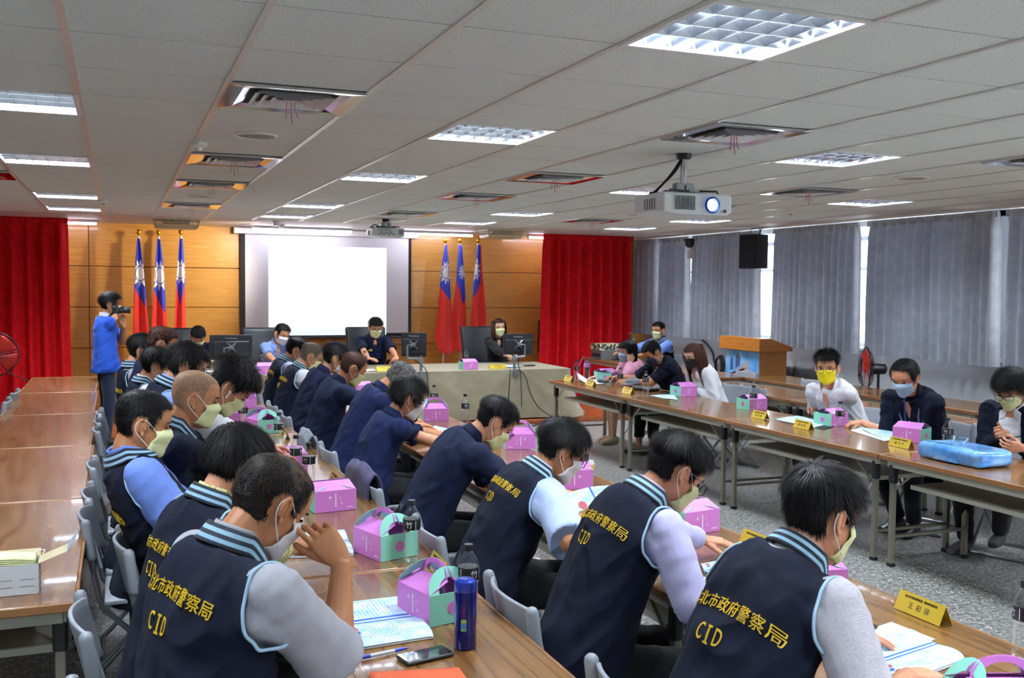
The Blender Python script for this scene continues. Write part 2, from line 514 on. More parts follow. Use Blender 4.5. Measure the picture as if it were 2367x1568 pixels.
for (px, py), w in zip([(459, 330), (238, 463), (1828, 487), (650, 519)], ['on the bar beside the nearest left round speaker', 'by the far left louvred lights', 'near the windows beside the right-hand lights', 'above the projection screen']):
    q = onz(px, py, CZ)
    if sp is None:
        sp = thing('smoke_detector', (0, 0, 0), None, 'smoke detector', group='ceiling detectors')
        MB().lathe([(.052, 0), (.052, -.018), (.04, -.03), (.026, -.034)], 24).build('body', M_white, sp)
        MB().lathe([(.024, -.03), (.02, -.046), (.0, -.05)], 20).build('sensor', M_alu, sp)
        o = sp
    else: o = dup(sp)
    o.location = (q.x, q.y, CZ); o['label'] = 'small white ceiling detector ' + w
M_lamp = NT('lit lamp', 'ffffff').emit('fff0dc', 6).m
sp = None
for (px, py), w, e in [((2285, 482), 'above the nearest grey curtain', 0), ((1990, 505), 'above the grey curtain near the bright gap', 0), ((1790, 515), 'above the black wall speaker', 0), ((1396, 536), 'above the right red curtain', 0)]:
    q = onz(px, py, CZ)
    if sp is None:
        sp = thing('downlight', (0, 0, 0), None, 'downlight', group='round recessed downlights')
        MB().lathe([(.085, .0), (.085, -.006), (.065, -.008), (.06, .0)], 28).build('rim', M_white, sp)
        MB().lathe([(.06, -.001), (.0, -.002)], 20).build('lens', M_alu, sp)
        o = sp
    else: o = dup(sp)
    o.location = (q.x, q.y, CZ); o['label'] = 'round recessed downlight ' + w
# open fluorescent tubes that light the curtains and the panelled wall
def batten(x, y, ln, lab, p):
    t = thing('tube_light', (x, y, CZ), lab, 'tube light')
    MB().box((0, 0, -.02), (ln, .06, .04)).build('housing', M_white, t, bevel=.004)
    MB().cyl((-ln / 2 + .02, 0, -.055), (ln / 2 - .02, 0, -.055), .014, n=10).build('tube', NT('batten tube', 'ffffff').emit('f2ecff', p).m, t)
    for s in (-1, 1): MB().box((s * (ln / 2 - .01), 0, -.05), (.02, .03, .05)).build('end_cap', M_white, t, bevel=.003)
    return t
q = onz(175, 508, CZ - .05)
batten(q.x - .35, 14.62, 1.2, 'open fluorescent tube light above the left red curtain', 30)
q = onz(1290, 540, CZ)
batten(ony(700, 512, 14.75).x, 14.75, 1.5, 'white tube light along the front ceiling edge above the left part of the screen', 48)
batten(ony(1010, 517, 14.75).x, 14.75, 1.2, 'white tube light along the front ceiling edge between screen and right flags', 48)
batten(q.x + .1, 14.72, .9, 'fluorescent tube light half hidden above the right red curtain', 40)
def spot(px, py, lab, energy, tgt):
    q = onz(px, py, CZ)
    t = thing('spotlight', (q.x, q.y, CZ), lab, 'spotlight')
    MB().lathe([(.06, 0), (.06, -.01), (.045, -.014), (.045, -.06), (.0, -.06)], 24).build('body', M_white, t)
    ld = bpy.data.lights.new('lamp', 'SPOT'); ld.energy = energy; ld.spot_size = rad(75); ld.spot_blend = .9; ld.color = (1, .86, .66); ld.shadow_soft_size = .05
    lo = bpy.data.objects.new('lamp', ld); C.objects.link(lo); lo.parent = t; lo.location = (0, 0, -.075)
    d = V(tgt) - V((q.x, q.y, CZ - .075)); lo.rotation_euler = d.to_track_quat('-Z', 'Y').to_euler()
    return t
# ================================================================== TABLES AND CHAIRS
TH = .74
M_top_red = wood('red brown table laminate', '8f6744', '805833', '6d4827', .26, (3.2, .35, 3.2))
M_top_yel = wood('golden brown table laminate', '8a6234', '7c5429', '68451f', .24, (4.5, .22, 4.5))
M_top_tan = wood('tan table laminate', '8a6238', '80592f', '6e4a26', .22, (5, .25, 5))
M_edge = mat('table edge band', '8f6138', 0.4)
M_cream = mat('cream painted steel', 'b9b7a6', 0.45, 0.1)
M_leg = mat('bronze painted steel leg', '8b8676', 0.35, 0.6)
M_steel = mat('grey tube steel', '8e9296', 0.3, 0.8)
M_chair = mat('grey moulded plastic', '8f959c', 0.45)
M_chair_d = mat('dark grey moulded plastic', '3a3c40', 0.45)
M_rubber = mat('black rubber', '151515', 0.8)
def table(x0, x1, yc, ln, top, label, group, rz=0, shelf=True, modest=None):
    """folding conference table whose long side runs along y"""
    t = thing('folding_table', ((x0 + x1) / 2, yc, 0), label, 'table', rz, group)
    w = x1 - x0; L = ln - .012
    MB().box((0, 0, TH - .015), (w - .016, L - .016, .028)).build('tabletop', top, t, bevel=.004)
    e = MB()
    for s in (-1, 1): e.box((s * (w / 2 - .004), 0, TH - .016), (.012, L, .032)); e.box((0, s * (L / 2 - .004), TH - .016), (w, .012, .032))
    e.build('edge_band', M_edge, t, bevel=.004)
    a = MB(); iw, il = w / 2 - .045, L / 2 - .04
    for s in (-1, 1): a.box((s * iw, 0, TH - .055), (.022, il * 2, .045)); a.box((0, s * il, TH - .055), (iw * 2, .022, .045))
    a.build('apron', M_cream, t, bevel=.003)
    for sy in (-1, 1):
        for sx in (-1, 1):
            x, y = sx * (iw - .012), sy * (L / 2 - .075)
            MB().box((x, y, (TH - .08) / 2 + .01), (.034, .034, TH - .1)).build('leg', M_leg, t, bevel=.004)
            MB().box((x, y, .012), (.042, .042, .024)).build('foot', M_rubber, t, bevel=.004)
            MB().box((x, y, TH - .12), (.05, .045, .13)).build('hinge', M_black, t, bevel=.01)
            MB().tube([(x, y - sy * .02, TH - .22), (x, y - sy * .2, TH - .075)], .008, 6).build('brace', M_leg, t)
        MB().box((0, sy * (L / 2 - .075), .2), (iw * 2 - .05, .03, .02)).build('stretcher', M_leg, t, bevel=.003)
    if shelf: MB().box((.03, 0, TH - .2), (w - .2, L - .3, .03)).build('shelf', M_cream, t, bevel=.004)
    return t
G = 'folding tables of the left outer row'
for k in range(6):
    table(-.84 - .02 * k, -.14 - .02 * k, 3.58 + .9 + 1.77 * k - .0, 1.77, M_top_red, ['wood-grain folding table with the open mask box, nearest of the empty left row', 'wood-grain empty table next behind the one with the mask box', 'third empty wood-grain table of the left row', 'fourth empty wood-grain table of the left row', 'fifth empty wood-grain table of the left row', 'farthest empty wood-grain table of the left row'][k], G) if k < 5 else None
G = 'folding tables of the left seated row'
tn = ['nearest', 'second', 'third', 'fourth', 'farthest']
for k in range(5):
    table(.53 + .012 * k, 1.17 + .012 * k, 3.62 - .9 + 1.8 * k, 1.8, M_top_yel, 'golden wood-grain table in the left seated row, %s from the camera' % tn[k], G)
G = 'folding tables of the middle seated row'
for k in range(5):
    table(1.80, 2.55, 2.05 + 1.8 * k, 1.8, M_top_tan, 'tan wood-grain table in the middle seated row, %s from the camera' % tn[k], G)
G = 'folding tables of the right seated row'
jy = [onz(2030, 1050, TH).y, onz(1672, 973, TH).y, onz(1434, 916, TH).y]
for k in range(4):
    yc = jy[0] - .9 + 1.8 * k
    table(4.68, 5.43, yc, 1.8, M_top_tan, ['right-hand row table with the blue plastic bag on it', 'right-hand row table in front of the man in the yellow mask', 'right-hand row table in front of the woman in white', 'far right-hand row table next to the clothed head table'][k], G)
G = 'extra tables at the far left'
for k in range(3): table(-1.98, -1.34, 7.2 + 1.8 * k, 1.8, M_top_red, ['dark wood-grain table at the far left edge, nearest of three', 'dark wood-grain table at the far left edge, second of three', 'dark wood-grain table at the far left edge by the fan'][k], G)
G = 'empty tables by the windows'
for k in range(4):
    table(6.15, 6.8, 3.5 + 1.8 * k, 1.8, M_top_tan, ['empty table just behind the man with the phone', 'empty table behind the man in the navy polo and blue mask', 'empty table behind the man in the yellow mask', 'empty table behind the woman in white'][k], G)
    table(7.2, 7.85, 4.0 + 1.8 * k, 1.8, M_top_tan, ['empty table by the window wall, nearest the camera', 'empty table by the window wall, second from the camera', 'empty table by the window wall, third from the camera', 'empty table by the window wall in front of the lectern'][k], G)

def folding_chair(dark=False):
    """folding chair, front towards +x"""
    t = thing('folding_chair', (0, 0, 0), None, 'chair')
    pm = M_chair_d if dark else M_chair
    def bk(u, v):                       # curved back panel
        y = (u - .5) * .40
        return (-.225 - .05 * v + .05 * (1 - (2 * u - 1) ** 2) * -1 + .03, y, .60 + .20 * v + .012 * math.sin(PI * u) * v)
    MB().grid(bk, 14, 6).build('backrest', pm, t, solid=.014, bevel=.004)
    def st(u, v):
        x = -.19 + .38 * u; y = (v - .5) * (.40 - .02 * u)
        return (x, y, .445 - .012 * math.sin(PI * u) * math.sin(PI * v))
    MB().grid(st, 8, 8).build('seat', pm, t, solid=.022, bevel=.006)
    for s in (-1, 1):
        y = s * .215
        MB().tube([(-.255, y, .815), (-.235, y, .62), (-.2, y, .44), (.0, y, .23), (.19, y, .03), (.215, y, .014)], .0125, 8).build('rear_frame', M_steel, t)
        MB().tube([(.13, y * .9, .44), (0, y * .9, .24), (-.19, y * .93, .03), (-.21, y * .93, .014)], .0115, 8).build('front_frame', M_steel, t)
        MB().cap((-.258, y, .80), (-.238, y, .66), .021, .022, 12).build('end_cap', pm, t)
    MB().tube([(.212, -.215, .014), (.212, .215, .014)], .0115, 8).build('floor_bar', M_steel, t)
    MB().tube([(-.208, -.2, .014), (-.208, .2, .014)], .0115, 8).build('floor_bar', M_steel, t)
    MB().tube([(-.08, -.2, .32), (-.08, .2, .32)], .009, 8).build('stretcher', M_steel, t)
    return t
chair0 = [None]
def chair(x, y, rz, label, group):
    if chair0[0] is None: o = chair0[0] = folding_chair(); 
    else: o = dup(chair0[0])
    o.location = (x, y, 0); o.rotation_euler = (0, 0, rz); o['label'] = label; o['group'] = group
    return o
# ================================================================== FRONT OF THE ROOM
M_red = fabric('red stage curtain', 'dc1420', 'c00e18', rough=.85, weave=300, sheen=.0)
def grey_cloth():
    n = NT('grey window curtain', 'b8bcc2', .9, sheen=.0, spec=.2)
    co = n.co('Object'); n.color(n.ramp(n.noise(co, 10, 4), [(.3, 'a8adb5'), (.7, 'bcc0c7')]))
    n.bump(n.noise(co, 420, 2), .2, .0015)
    tl = n.node('ShaderNodeBsdfTranslucent'); tl.inputs[0].default_value = lin('8088a0')
    mx = n.node('ShaderNodeMixShader'); mx.inputs[0].default_value = .07
    n.t.links.new(n.b.outputs[0], mx.inputs[1]); n.t.links.new(tl.outputs[0], mx.inputs[2]); n.t.links.new(mx.outputs[0], n.n['Material Output'].inputs['Surface'])
    return n.m
M_grey = grey_cloth()
def curtain(name, label, group, a, b, z0, z1, m, pitch=.13, amp=.05, seed=0, flare=0.0, header='curtain_heading'):
    """pleated cloth hanging between two floor points a and b"""
    a, b = V(a), V(b); d = b - a; L = d.length; d.normalize(); nrm = V((d.y, -d.x, 0)); rr = random.Random(seed)
    n = max(3, round(L / pitch)); w = [rr.uniform(.75, 1.3) for _ in range(n)]; s = sum(w); acc = [0]
    for x in w: acc.append(acc[-1] + x / s)
    ph = [rr.uniform(.65, 1.2) for _ in range(n)]
    t = thing(name, (a + b) / 2, label, 'curtain', 0, group); o = (a + b) / 2
    def fn(u, v):
        i = 0
        while i < n - 1 and u > acc[i + 1]: i += 1
        k = (u - acc[i]) / (acc[i + 1] - acc[i])
        p = .5 - .5 * math.cos(2 * PI * k)
        top = .35 + .65 * sst(0, .12, v)
        off = amp * ph[i] * (p - .5) * 2 * top * (1 + .25 * v) + .014 * noise.noise(V((u * L * 2 + seed, v * 1.6, 0))) * v
        sh = flare * (u - .5) * v + .02 * noise.noise(V((u * L * 1.5, v * 1.4 + seed, 3))) * v
        return a - o + d * (u * L + sh) + nrm * off + V((0, 0, z1 + (z0 - z1) * v + .008 * noise.noise(V((u * 9, seed, 1))) * v))
    MB().grid(fn, n * 12, 26).build('cloth', m, t, smooth=180)
    def hd(u, v):
        k = (u * n) % 1
        return a - o + d * (u * L) + nrm * (.014 * math.cos(2 * PI * k) - .004) + V((0, 0, z1 + .01 - .07 * v))
    MB().grid(hd, n * 8, 2).build(header, m, t, smooth=180, solid=.008)
    hm = V((0, 0, 0))
    return t
ys_ = [(14.49, 15.27, 'grey curtain beside the right red curtain'), (13.53, 14.43, 'grey curtain between the corner and the security camera'), (11.66, 13.40, 'wide grey curtain between the security camera and the black speaker'),
       (9.65, 11.34, 'grey curtain right of the black speaker, above the lectern'), (7.60, 9.50, 'wide grey curtain above the man in the yellow mask'), (5.4, 7.50, 'grey curtain at the right edge, above the young man with the phone')]
for i, (y0, y1, lb) in enumerate(ys_):
    curtain('window_curtain', lb, 'grey curtains along the windows', (CX, y1, 0), (CX, y0, 0), 1.05, CZ - .03, M_grey, .135, .05, i + 1, .04)
for i, (y0, y1) in enumerate(((3.4, 5.3),)):
    curtain('window_curtain', 'grey curtain further back along the windows, beside the camera', 'grey curtains along the windows', (CX, y1, 0), (CX, y0, 0), 1.12, CZ - .03, M_grey, .2, .038, i + 21)
xl = ony(158, 620, 14.45).x
curtain('stage_curtain', 'tall red curtain at the left of the panelled wall', 'red stage curtains', (-3.2, 14.45, 0), (xl, 14.45, 0), .07, CZ - .01, M_red, .19, .075, 31, .05)
x0 = ony(1256, 640, 14.5).x; x1 = ony(1453, 640, 14.5).x
curtain('stage_curtain', 'tall red curtain at the right, beside the grey window curtains', 'red stage curtains', (x0, 14.5, 0), (x1 + .07, 14.5, 0), .07, CZ - .01, M_red, .17, .07, 37, .1)

# ---- projection screen
YS = YW - .09
sl, sr = ony(556, 640, YS).x, ony(951, 640, YS).x; sb = ony(760, 779, YS).z
t = thing('projection_screen', ((sl + sr) / 2, YS, 0), 'white projection screen with black side borders and a bright projected slide', 'projection screen')
w = sr - sl; zt = 2.58
MB().box((0, .012, (zt + sb) / 2), (w, .006, zt - sb)).build('border', mat('black screen border', '14141c', .7), t, smooth=0)
wl_ = ony(567, 640, YS).x - sl; wr_ = sr - ony(944, 640, YS).x; hb = ony(760, 774, YS).z - sb + .02
M_screen = mat('matt white screen', 'e8eaf0', .85)
MB().box(((wl_ - wr_) / 2, .006, (zt + sb + hb) / 2), (w - wl_ - wr_, .004, zt - sb - hb)).build('surface', M_screen, t, smooth=0)
MB().box((0, -.02, zt + .045), (w + .2, .1, .09)).build('case', M_white, t, bevel=.01)
MB().cyl((-w / 2, 0, sb - .01), (w / 2, 0, sb - .01), .016).build('bottom_bar', M_black, t)
il, ir = ony(621, 640, YS).x, ony(893, 640, YS).x; izt, izb = ony(757, 571, YS).z, ony(757, 775, YS).z
n = NT('projected slide', 'eef2f8', .9)
uv = n.sep(n.co('Generated'))
band = n.ramp(uv[2], [(0, 'e9f4fb'), (.02, 'c9e6f4'), (.07, 'd8eef8'), (.11, 'f6fbff'), (1, 'fafdff')])
n.set(n.b.inputs['Emission Color'], band); n.b.inputs['Emission Strength'].default_value = 1.05  # emission stands in for projector light reflected by the screen
cx = ((il + ir) / 2 - (sl + sr) / 2)
im = MB().box((cx, .001, (izt + izb) / 2), (ir - il, .004, izt - izb)).build('projected_slide', n.m, t, smooth=0)
m = MB(); q = ony(642, 582, YS); m.tube([(q.x - (sl + sr) / 2 + .022 * math.cos(a), -.003, q.z + .022 * math.sin(a)) for a in [k * PI / 8 for k in range(16)]], .004, 5, True)
m.build('slide_emblem', NT('slide emblem', 'b8d4e4').emit('b8d4e4', .6).m, im)
mt = text_mesh('新北市政府警察局', .05, .001); mt.transform(frame((cx, -.002, (izt + izb) / 2 - .32), (1, 0, 0), (0, 0, 1)))
link('slide_text', mt, NT('slide text', 'e6eef4').emit('e6eef4', 1.0).m, im, smooth=0)

# ---- flags of the left and right trios
def flag_mat(name, u0, v0, W_, H_, a, b, c, d, R):
    n = NT(name, 'e02a20', .75, sheen=.25)
    uv = n.sep(n.co('UV')); u, v = uv[0], uv[1]
    X = n.math('MULTIPLY', n.math('SUBTRACT', u, u0), W_); Y = n.math('MULTIPLY', n.math('SUBTRACT', v, v0), H_)
    r = n.math('SQRT', n.math('ADD', n.math('MULTIPLY', X, X), n.math('MULTIPLY', Y, Y)))
    an = n.math('DIVIDE', n.math('ARCTAN2', Y, X), 2 * PI / 12)
    fr = n.math('ABSOLUTE', n.math('SUBTRACT', n.math('FRACT', n.math('ADD', an, 20.25)), .5)); fr = n.math('MULTIPLY', fr, 2)
    tip = n.math('ADD', R * 1.14, n.math('MULTIPLY', n.math('SUBTRACT', 1.0, fr), R * .9))
    ray = n.math('MULTIPLY', n.math('LESS_THAN', r, tip), n.math('GREATER_THAN', r, R * 1.14))
    sun = n.math('MAXIMUM', n.math('LESS_THAN', r, R), ray)
    bd = n.math('MINIMUM', n.math('ADD', a, n.math('MULTIPLY', u, b)), n.math('ADD', c, n.math('MULTIPLY', u, d)))
    blue = n.math('LESS_THAN', v, bd)
    n.color(n.mix(n.math('MULTIPLY', sun, blue), n.mix(blue, 'f23426', '3446cc'), 'f2f2f4'))
    return n.m
M_gold = mat('polished gold finial', 'e0a528', .22, 1.0)
M_pole = mat('white flag pole', 'd6d8dc', .35, .3)
def flag(px, pt, pxb, pb, prof, lab, fm, seed, tip=None):
    """px,pt: image place of the finial; the cloth hangs from just under it, furled round the pole"""
    yF = YW - .42; top = ony(px, pt, yF); bot = ony(pxb, pb, yF)
    t = thing('flag', (top.x, yF, .06), lab, 'flag', 0, 'national flags on poles')
    o = V((top.x, yF, .06)); zt = top.z - .06 - .03; base = V((bot.x - top.x, 0, 0))
    dirb = (V((bot.x, yF, bot.z)) - top); k = (top.z - .06) / (top.z - bot.z); foot = V((dirb.x * k, 0, 0))
    MB().tube([foot, V((0, 0, zt))], .0125, 10).build('pole', M_pole, t)
    MB().lathe([(.11, 0), (.11, .02), (.03, .05), (.016, .09)], 24, foot).build('stand', M_gold, t)
    MB().lathe([(.0, -.03), (.016, -.03), (.014, -.012), (.032, .004), (.036, .024), (.03, .045), (.012, .056), (.0, .058)], 20, (0, 0, zt + .03)).build('finial', M_gold, t)
    rr = random.Random(seed)
    P = [(ony(l, y, yF), ony(r, y, yF)) for y, l, r in prof]
    zs_ = [(p[0].z + p[1].z) / 2 for p in P]; A, B = zs_[0], zs_[-1]
    def fn(u, v):
        z = A + (B - A) * v; i = 0
        while i < len(P) - 2 and z < zs_[i + 1]: i += 1
        q = (z - zs_[i]) / (zs_[i + 1] - zs_[i]); q = min(1, max(0, q))
        l = P[i][0].x + (P[i + 1][0].x - P[i][0].x) * q; r = P[i][1].x + (P[i + 1][1].x - P[i][1].x) * q
        wv = (r - l); x = l + wv * u
        zz = z
        if tip: zz = z - sst(.75, 1, v) * tip * (.5 - abs(u - .6))
        dpt = -.03 - (.03 + .09 * v) * (.5 + .5 * math.sin(u * PI * 2.4 + seed)) * .8 + .012 * noise.noise(V((u * 5, v * 3, seed)))
        return V((x, yF + dpt, zz)) - o
    MB().grid(fn, 40, 60).build('cloth', fm, t, smooth=180, solid=.003)
    def sleeve(u, v):
        z = zt - .02 - .12 * v; a = u * 2 * PI
        return V((math.cos(a) * .02 + .004, math.sin(a) * .02 - .01, z))
    MB().grid(sleeve, 12, 3).build('white_sleeve', mat('white pole sleeve', 'eceef2', .8), t, smooth=180)
    return t
f1 = flag_mat('flag cloth one', .60, .243, .20, 2.05, .335, .16, 1.2, -.8, .10)
f2 = flag_mat('flag cloth two', .58, .243, .22, 2.1, .335, .17, 1.4, -1.0, .105)
f3 = flag_mat('flag cloth three', .45, .24, .16, 2.0, .33, .32, .62, -.30, .09)
flag(320, 540, 322, 860, [(552, 317, 323), (600, 313, 329), (640, 311, 333), (700, 309, 338), (775, 307, 344), (880, 306, 348)], 'leftmost of the three national flags left of the projection screen', f1, 1)
flag(366, 541, 367, 860, [(553, 363, 370), (600, 359, 376), (640, 357, 379), (700, 353, 383), (775, 349, 387), (900, 347, 390)], 'middle of the three flags left of the screen, standing behind the seated heads', f2, 2)
flag(418, 540, 419, 860, [(552, 415, 422), (600, 411, 425), (640, 408, 427), (700, 405, 428), (775, 403, 429), (870, 402, 430)], 'flag nearest the screen in the left trio, its white sun squeezed by a fold', f3, 3)
g1 = flag_mat('flag cloth four', .55, .26, .22, 1.55, .38, .18, .70, -.22, .085)
g2 = flag_mat('flag cloth five', .68, .26, .24, 1.55, .33, .29, .76, -.24, .06)
g3 = flag_mat('flag cloth six', .08, .23, .24, 1.55, .49, -.18, 3.1, -3.6, .085)
flag(1029, 560, 1024, 860, [(566, 1027, 1032), (625, 1019, 1037), (680, 1014, 1040), (740, 1008, 1044), (780, 1003, 1046), (812, 1012, 1047)], 'leftmost of the three flags right of the screen, hanging to a long red point', g1, 4, .12)
flag(1062, 560, 1064, 860, [(566, 1059, 1066), (625, 1055, 1070), (680, 1050, 1073), (740, 1041, 1075), (780, 1044, 1075), (808, 1045, 1074)], 'middle of the three flags right of the screen', g2, 5, .1)
flag(1105, 560, 1088, 860, [(566, 1102, 1109), (625, 1095, 1112), (680, 1091, 1116), (740, 1085, 1120), (780, 1082, 1114), (815, 1080, 1090)], 'rightmost of the three flags right of the screen, its edge swung outward', g3, 6, .08)

# ---- head table under a beige cloth
n = NT('beige table cloth', 'a89f88', .9, sheen=.2); co = n.co('Object')
n.color(n.ramp(n.noise(co, 6, 3), [(.3, '8a7f66'), (.7, '978c72')])); n.bump(n.noise(co, 380, 2), .25, .002); M_cloth = n.m
DZ = .72; DY0, DY1 = 12.2, 13.46; DX0, DX1 = 1.05, 5.72
t = thing('head_table', ((DX0 + DX1) / 2, (DY0 + DY1) / 2, .06), 'long head table covered to the floor by a beige cloth below the screen', 'table')
O = V(((DX0 + DX1) / 2, (DY0 + DY1) / 2, .06))
MB().box(V(((DX0 + DX1) / 2, (DY0 + DY1) / 2, DZ - .02)) - O, (DX1 - DX0 - .03, DY1 - DY0 - .03, .03)).build('tabletop', M_top_tan, t)
for sx in (-1, 1):
    for sy in (-1, 1): MB().box((sx * (DX1 - DX0) * .47, sy * .5, (DZ - .1) / 2 - .0), (.04, .04, DZ - .1)).build('leg', M_leg, t)
gather = [(ony(975, 870, DY0).x, .5), (ony(1192, 870, DY0).x, .5), (ony(548, 870, DY0).x, .5)]
def cloth_pt(s, v):
    """s runs round the hem, v from table edge to floor"""
    W_, D_ = DX1 - DX0, DY1 - DY0; per = 2 * (W_ + D_); q = (s * per) % per
    if q < W_: p = V((DX0 + q, DY0, 0)); nn = V((0, -1, 0))
    elif q < W_ + D_: p = V((DX1, DY0 + q - W_, 0)); nn = V((1, 0, 0))
    elif q < 2 * W_ + D_: p = V((DX1 - (q - W_ - D_), DY1, 0)); nn = V((0, 1, 0))
    else: p = V((DX0, DY1 - (q - 2 * W_ - D_), 0)); nn = V((-1, 0, 0))
    wv = .018 * math.sin(q * 9) + .03 * noise.noise(V((q * 2.2, v * 1.2, 0))) + .02 * noise.noise(V((q * 5, v * .7, 4)))
    fl = .012 + v * .05
    if nn.x > .5 or q > W_ - .25 and q < W_: fl += .2 * v ** 2 * sst(W_ - .3, W_ + .2, q) * (1 + .5 * math.sin(q * 22))
    if nn.y < 0:
        for gx, gs in gather:
            dx = p.x - gx
            for k in (-1, 1):                     # swags running down from the clamps
                wv += .03 * math.exp(-((dx - k * (.08 + v * .75)) / (.06 + .05 * v)) ** 2) * (1 - v) * sst(.0, .25, v)
    z = DZ + .004 - (DZ - .075) * v
    return p + nn * (fl + wv * v ** .6) + V((0, 0, z))
cl = MB(); cl.grid(lambda u, v: cloth_pt(u, v) - O, 330, 24)
cl.grid(lambda u, v: V((DX0 - .01 + (DX1 - DX0 + .02) * u, DY0 - .01 + (DY1 - DY0 + .02) * v, DZ + .004)) - O, 4, 3)
o = cl.build('cloth', M_cloth, None, smooth=180); o.location = O; tag(o, 'beige cloth draped over the long head table down to the platform', 'tablecloth')
o.name = 'tablecloth'
# armchairs
M_leather = mat('black leather', '15161a', .4)
def armchair():
    t = thing('armchair', (0, 0, 0), None, 'armchair', group='black armchairs behind the head table')
    MB().box((0, 0, .46), (.52, .54, .1)).build('seat', M_leather, t, bevel=.035, seg=3)
    def bk(u, v): return ((-.27 - .12 * v ** 1.3 + .03 * math.cos((u - .5) * 2.6)), (u - .5) * (.54 + .06 * v), .48 + .68 * v)
    MB().grid(bk, 12, 10).build('backrest', M_leather, t, solid=.075, bevel=.03)
    for s in (-1, 1):
        MB().tube(smoothp([(-.24, s * .29, .5), (-.22, s * .3, .68), (.12, s * .3, .69), (.18, s * .29, .5)]), .022, 8).build('armrest', M_leather, t)
    MB().cyl((0, 0, .1), (0, 0, .42), .03).build('column', M_steel, t)
    for k in range(5):
        a = 2 * PI * k / 5; MB().tube([(0, 0, .12), (.3 * math.cos(a), .3 * math.sin(a), .05)], [.024, .016], 8).build('base_arm', M_black, t)
        MB().ell((.3 * math.cos(a), .3 * math.sin(a), .028), (.026, .026, .028)).build('caster', M_rubber, t)
    return t
AC = None
for px, pyt, w in ((412, 780, 'behind the man bowed over his papers'), (613, 780, 'behind the man in the light blue shirt'), (853, 760, 'behind the presiding man in uniform'), (1118, 768, 'behind the woman with long hair')):
    q = ony(px, pyt + 25, 14.05)
    o = AC = armchair() if AC is None else AC
    if px != 412: o = dup(AC)
    o.location = (q.x, 13.92, .06); o.rotation_euler = (0, 0, rad(-90)); o['label'] = 'black leather armchair ' + w
# monitors on clamp arms
M_arm = mat('grey metal monitor arm', '84888c', .35, .6)
def monitor(px, py, w, h, rz, pole_px, lab):
    y = DY0 + .1; q = ony(px, py, y); pq = ony(pole_px, 850, DY0 + .0)
    t = thing('monitor', (pq.x, DY0 + .02, DZ + .008), lab, 'monitor', 0, 'monitors on clamp arms at the head table')
    o = V((pq.x, DY0 + .02, DZ + .008)); c = V((q.x, y, q.z)) - o; R = Rz(rad(rz))
    MB().box(c, (w, .018, h), R).build('screen_panel', M_black, t, bevel=.004)
    MB().box(c + R @ V((0, -.018, -.02)), (w * .86, .024, h * .62), R).build('rear_housing', M_black, t, bevel=.012)
    MB().box(c + R @ V((0, .0102, 0)), (w - .016, .002, h - .02), R).build('display', mat('switched on display', '20283a', .15), t, smooth=0)
    fr = frame(c + R @ V((0, -.0105, h * .36)), R @ V((1, 0, 0)), (0, 0, 1))
    text_on('ViewSonic', .034, mat('silver print', 'b4b8bc', .4), 'brand_print', t, fr)
    x = MB()
    for a in (45, 135, 225, 315):
        d = R @ V((math.cos(rad(a)), 0, math.sin(rad(a)))); p0 = c + R @ V((0, -.036, -.0)); x.tube([p0, p0 + d * .075], [.012, .007], 6)
    x.cyl(c + R @ V((0, -.03, 0)), c + R @ V((0, -.075, 0)), .026)
    x.build('mount_plate', M_arm, t)
    e = V((0, 0, .115)); j = c + R @ V((0, -.075, 0))
    sgn = 1 if j.x < 0 else -1
    MB().tube([(0, 0, -.02), (0, 0, .2)], .018, 10).build('post', M_arm, t)
    MB().lathe([(.03, 0), (.034, .01), (.034, .05), (.03, .06)], 16, (0, 0, .11)).build('collar', M_arm, t)
    el = V((j.x * .5 - sgn * .12, .03, .17))
    a = MB(); a.tube([V((0, 0, .16)), el], .015, 8); a.tube([el, V((el.x, el.y, j.z - .01)), j], .014, 8); a.build('arm', M_arm, t)
    MB().box((0, -.035, -.045), (.075, .05, .1)).build('clamp', M_arm, t, bevel=.006)
    MB().tube([(0, -.035, -.09), (0, -.035, -.2)], .007, 6).build('clamp_screw', M_arm, t)
    P = smoothp([c + R @ V((-.03, -.03, -h * .42)), c + R @ V((0, -.05, -h * .62)), V((.04, -.03, .06)), V((.075, -.05, -.03)), V((.08, -.06, -.28)), V((.085, -.07, -.5))])
    MB().tube(P, .006, 6).build('cable', M_rubber, t)
    return t
monitor(534, 803, .50, .30, 4, 549, 'black monitor on a clamp arm at the left of the head table')
monitor(957, 797, .33, .31, -28, 974, 'black monitor turned sideways beside the presiding man')
monitor(1197, 796, .43, .28, 0, 1190, 'black monitor on a clamp arm in front of the woman with long hair')
# long cables hanging over the cloth
tag(MB().tube(smoothp([(ony(1196, 852, DY0 - .06).x, DY0 - .06, DZ + .012), ony(1215, 866, DY0 - .08), ony(1225, 910, DY0 - .11), ony(1245, 945, DY0 - .14), ony(1275, 963, DY0 - .3)]), .007, 6).build('cable', M_rubber), 'black cable hanging from the right clamp arm down to the floor', 'cable')
tag(MB().tube(smoothp([(ony(1180, 852, DY0 - .06).x, DY0 - .06, DZ + .012), ony(1178, 880, DY0 - .1), ony(1175, 930, DY0 - .12), ony(1172, 962, DY0 - .2)]), .008, 6).build('cable', M_rubber), 'black cable falling straight down the front of the cloth', 'cable')
q0 = onz(1100, 968, .01); q1 = onz(1500, 985, .01)
tag(MB().tube(smoothp([onz(1230, 985, .01), onz(1290, 968, .012), onz(1340, 975, .01), onz(1400, 966, .01), onz(1480, 972, .01)]), .008, 6).build('cable', M_rubber), 'black cable lying along the foot of the platform', 'cable')

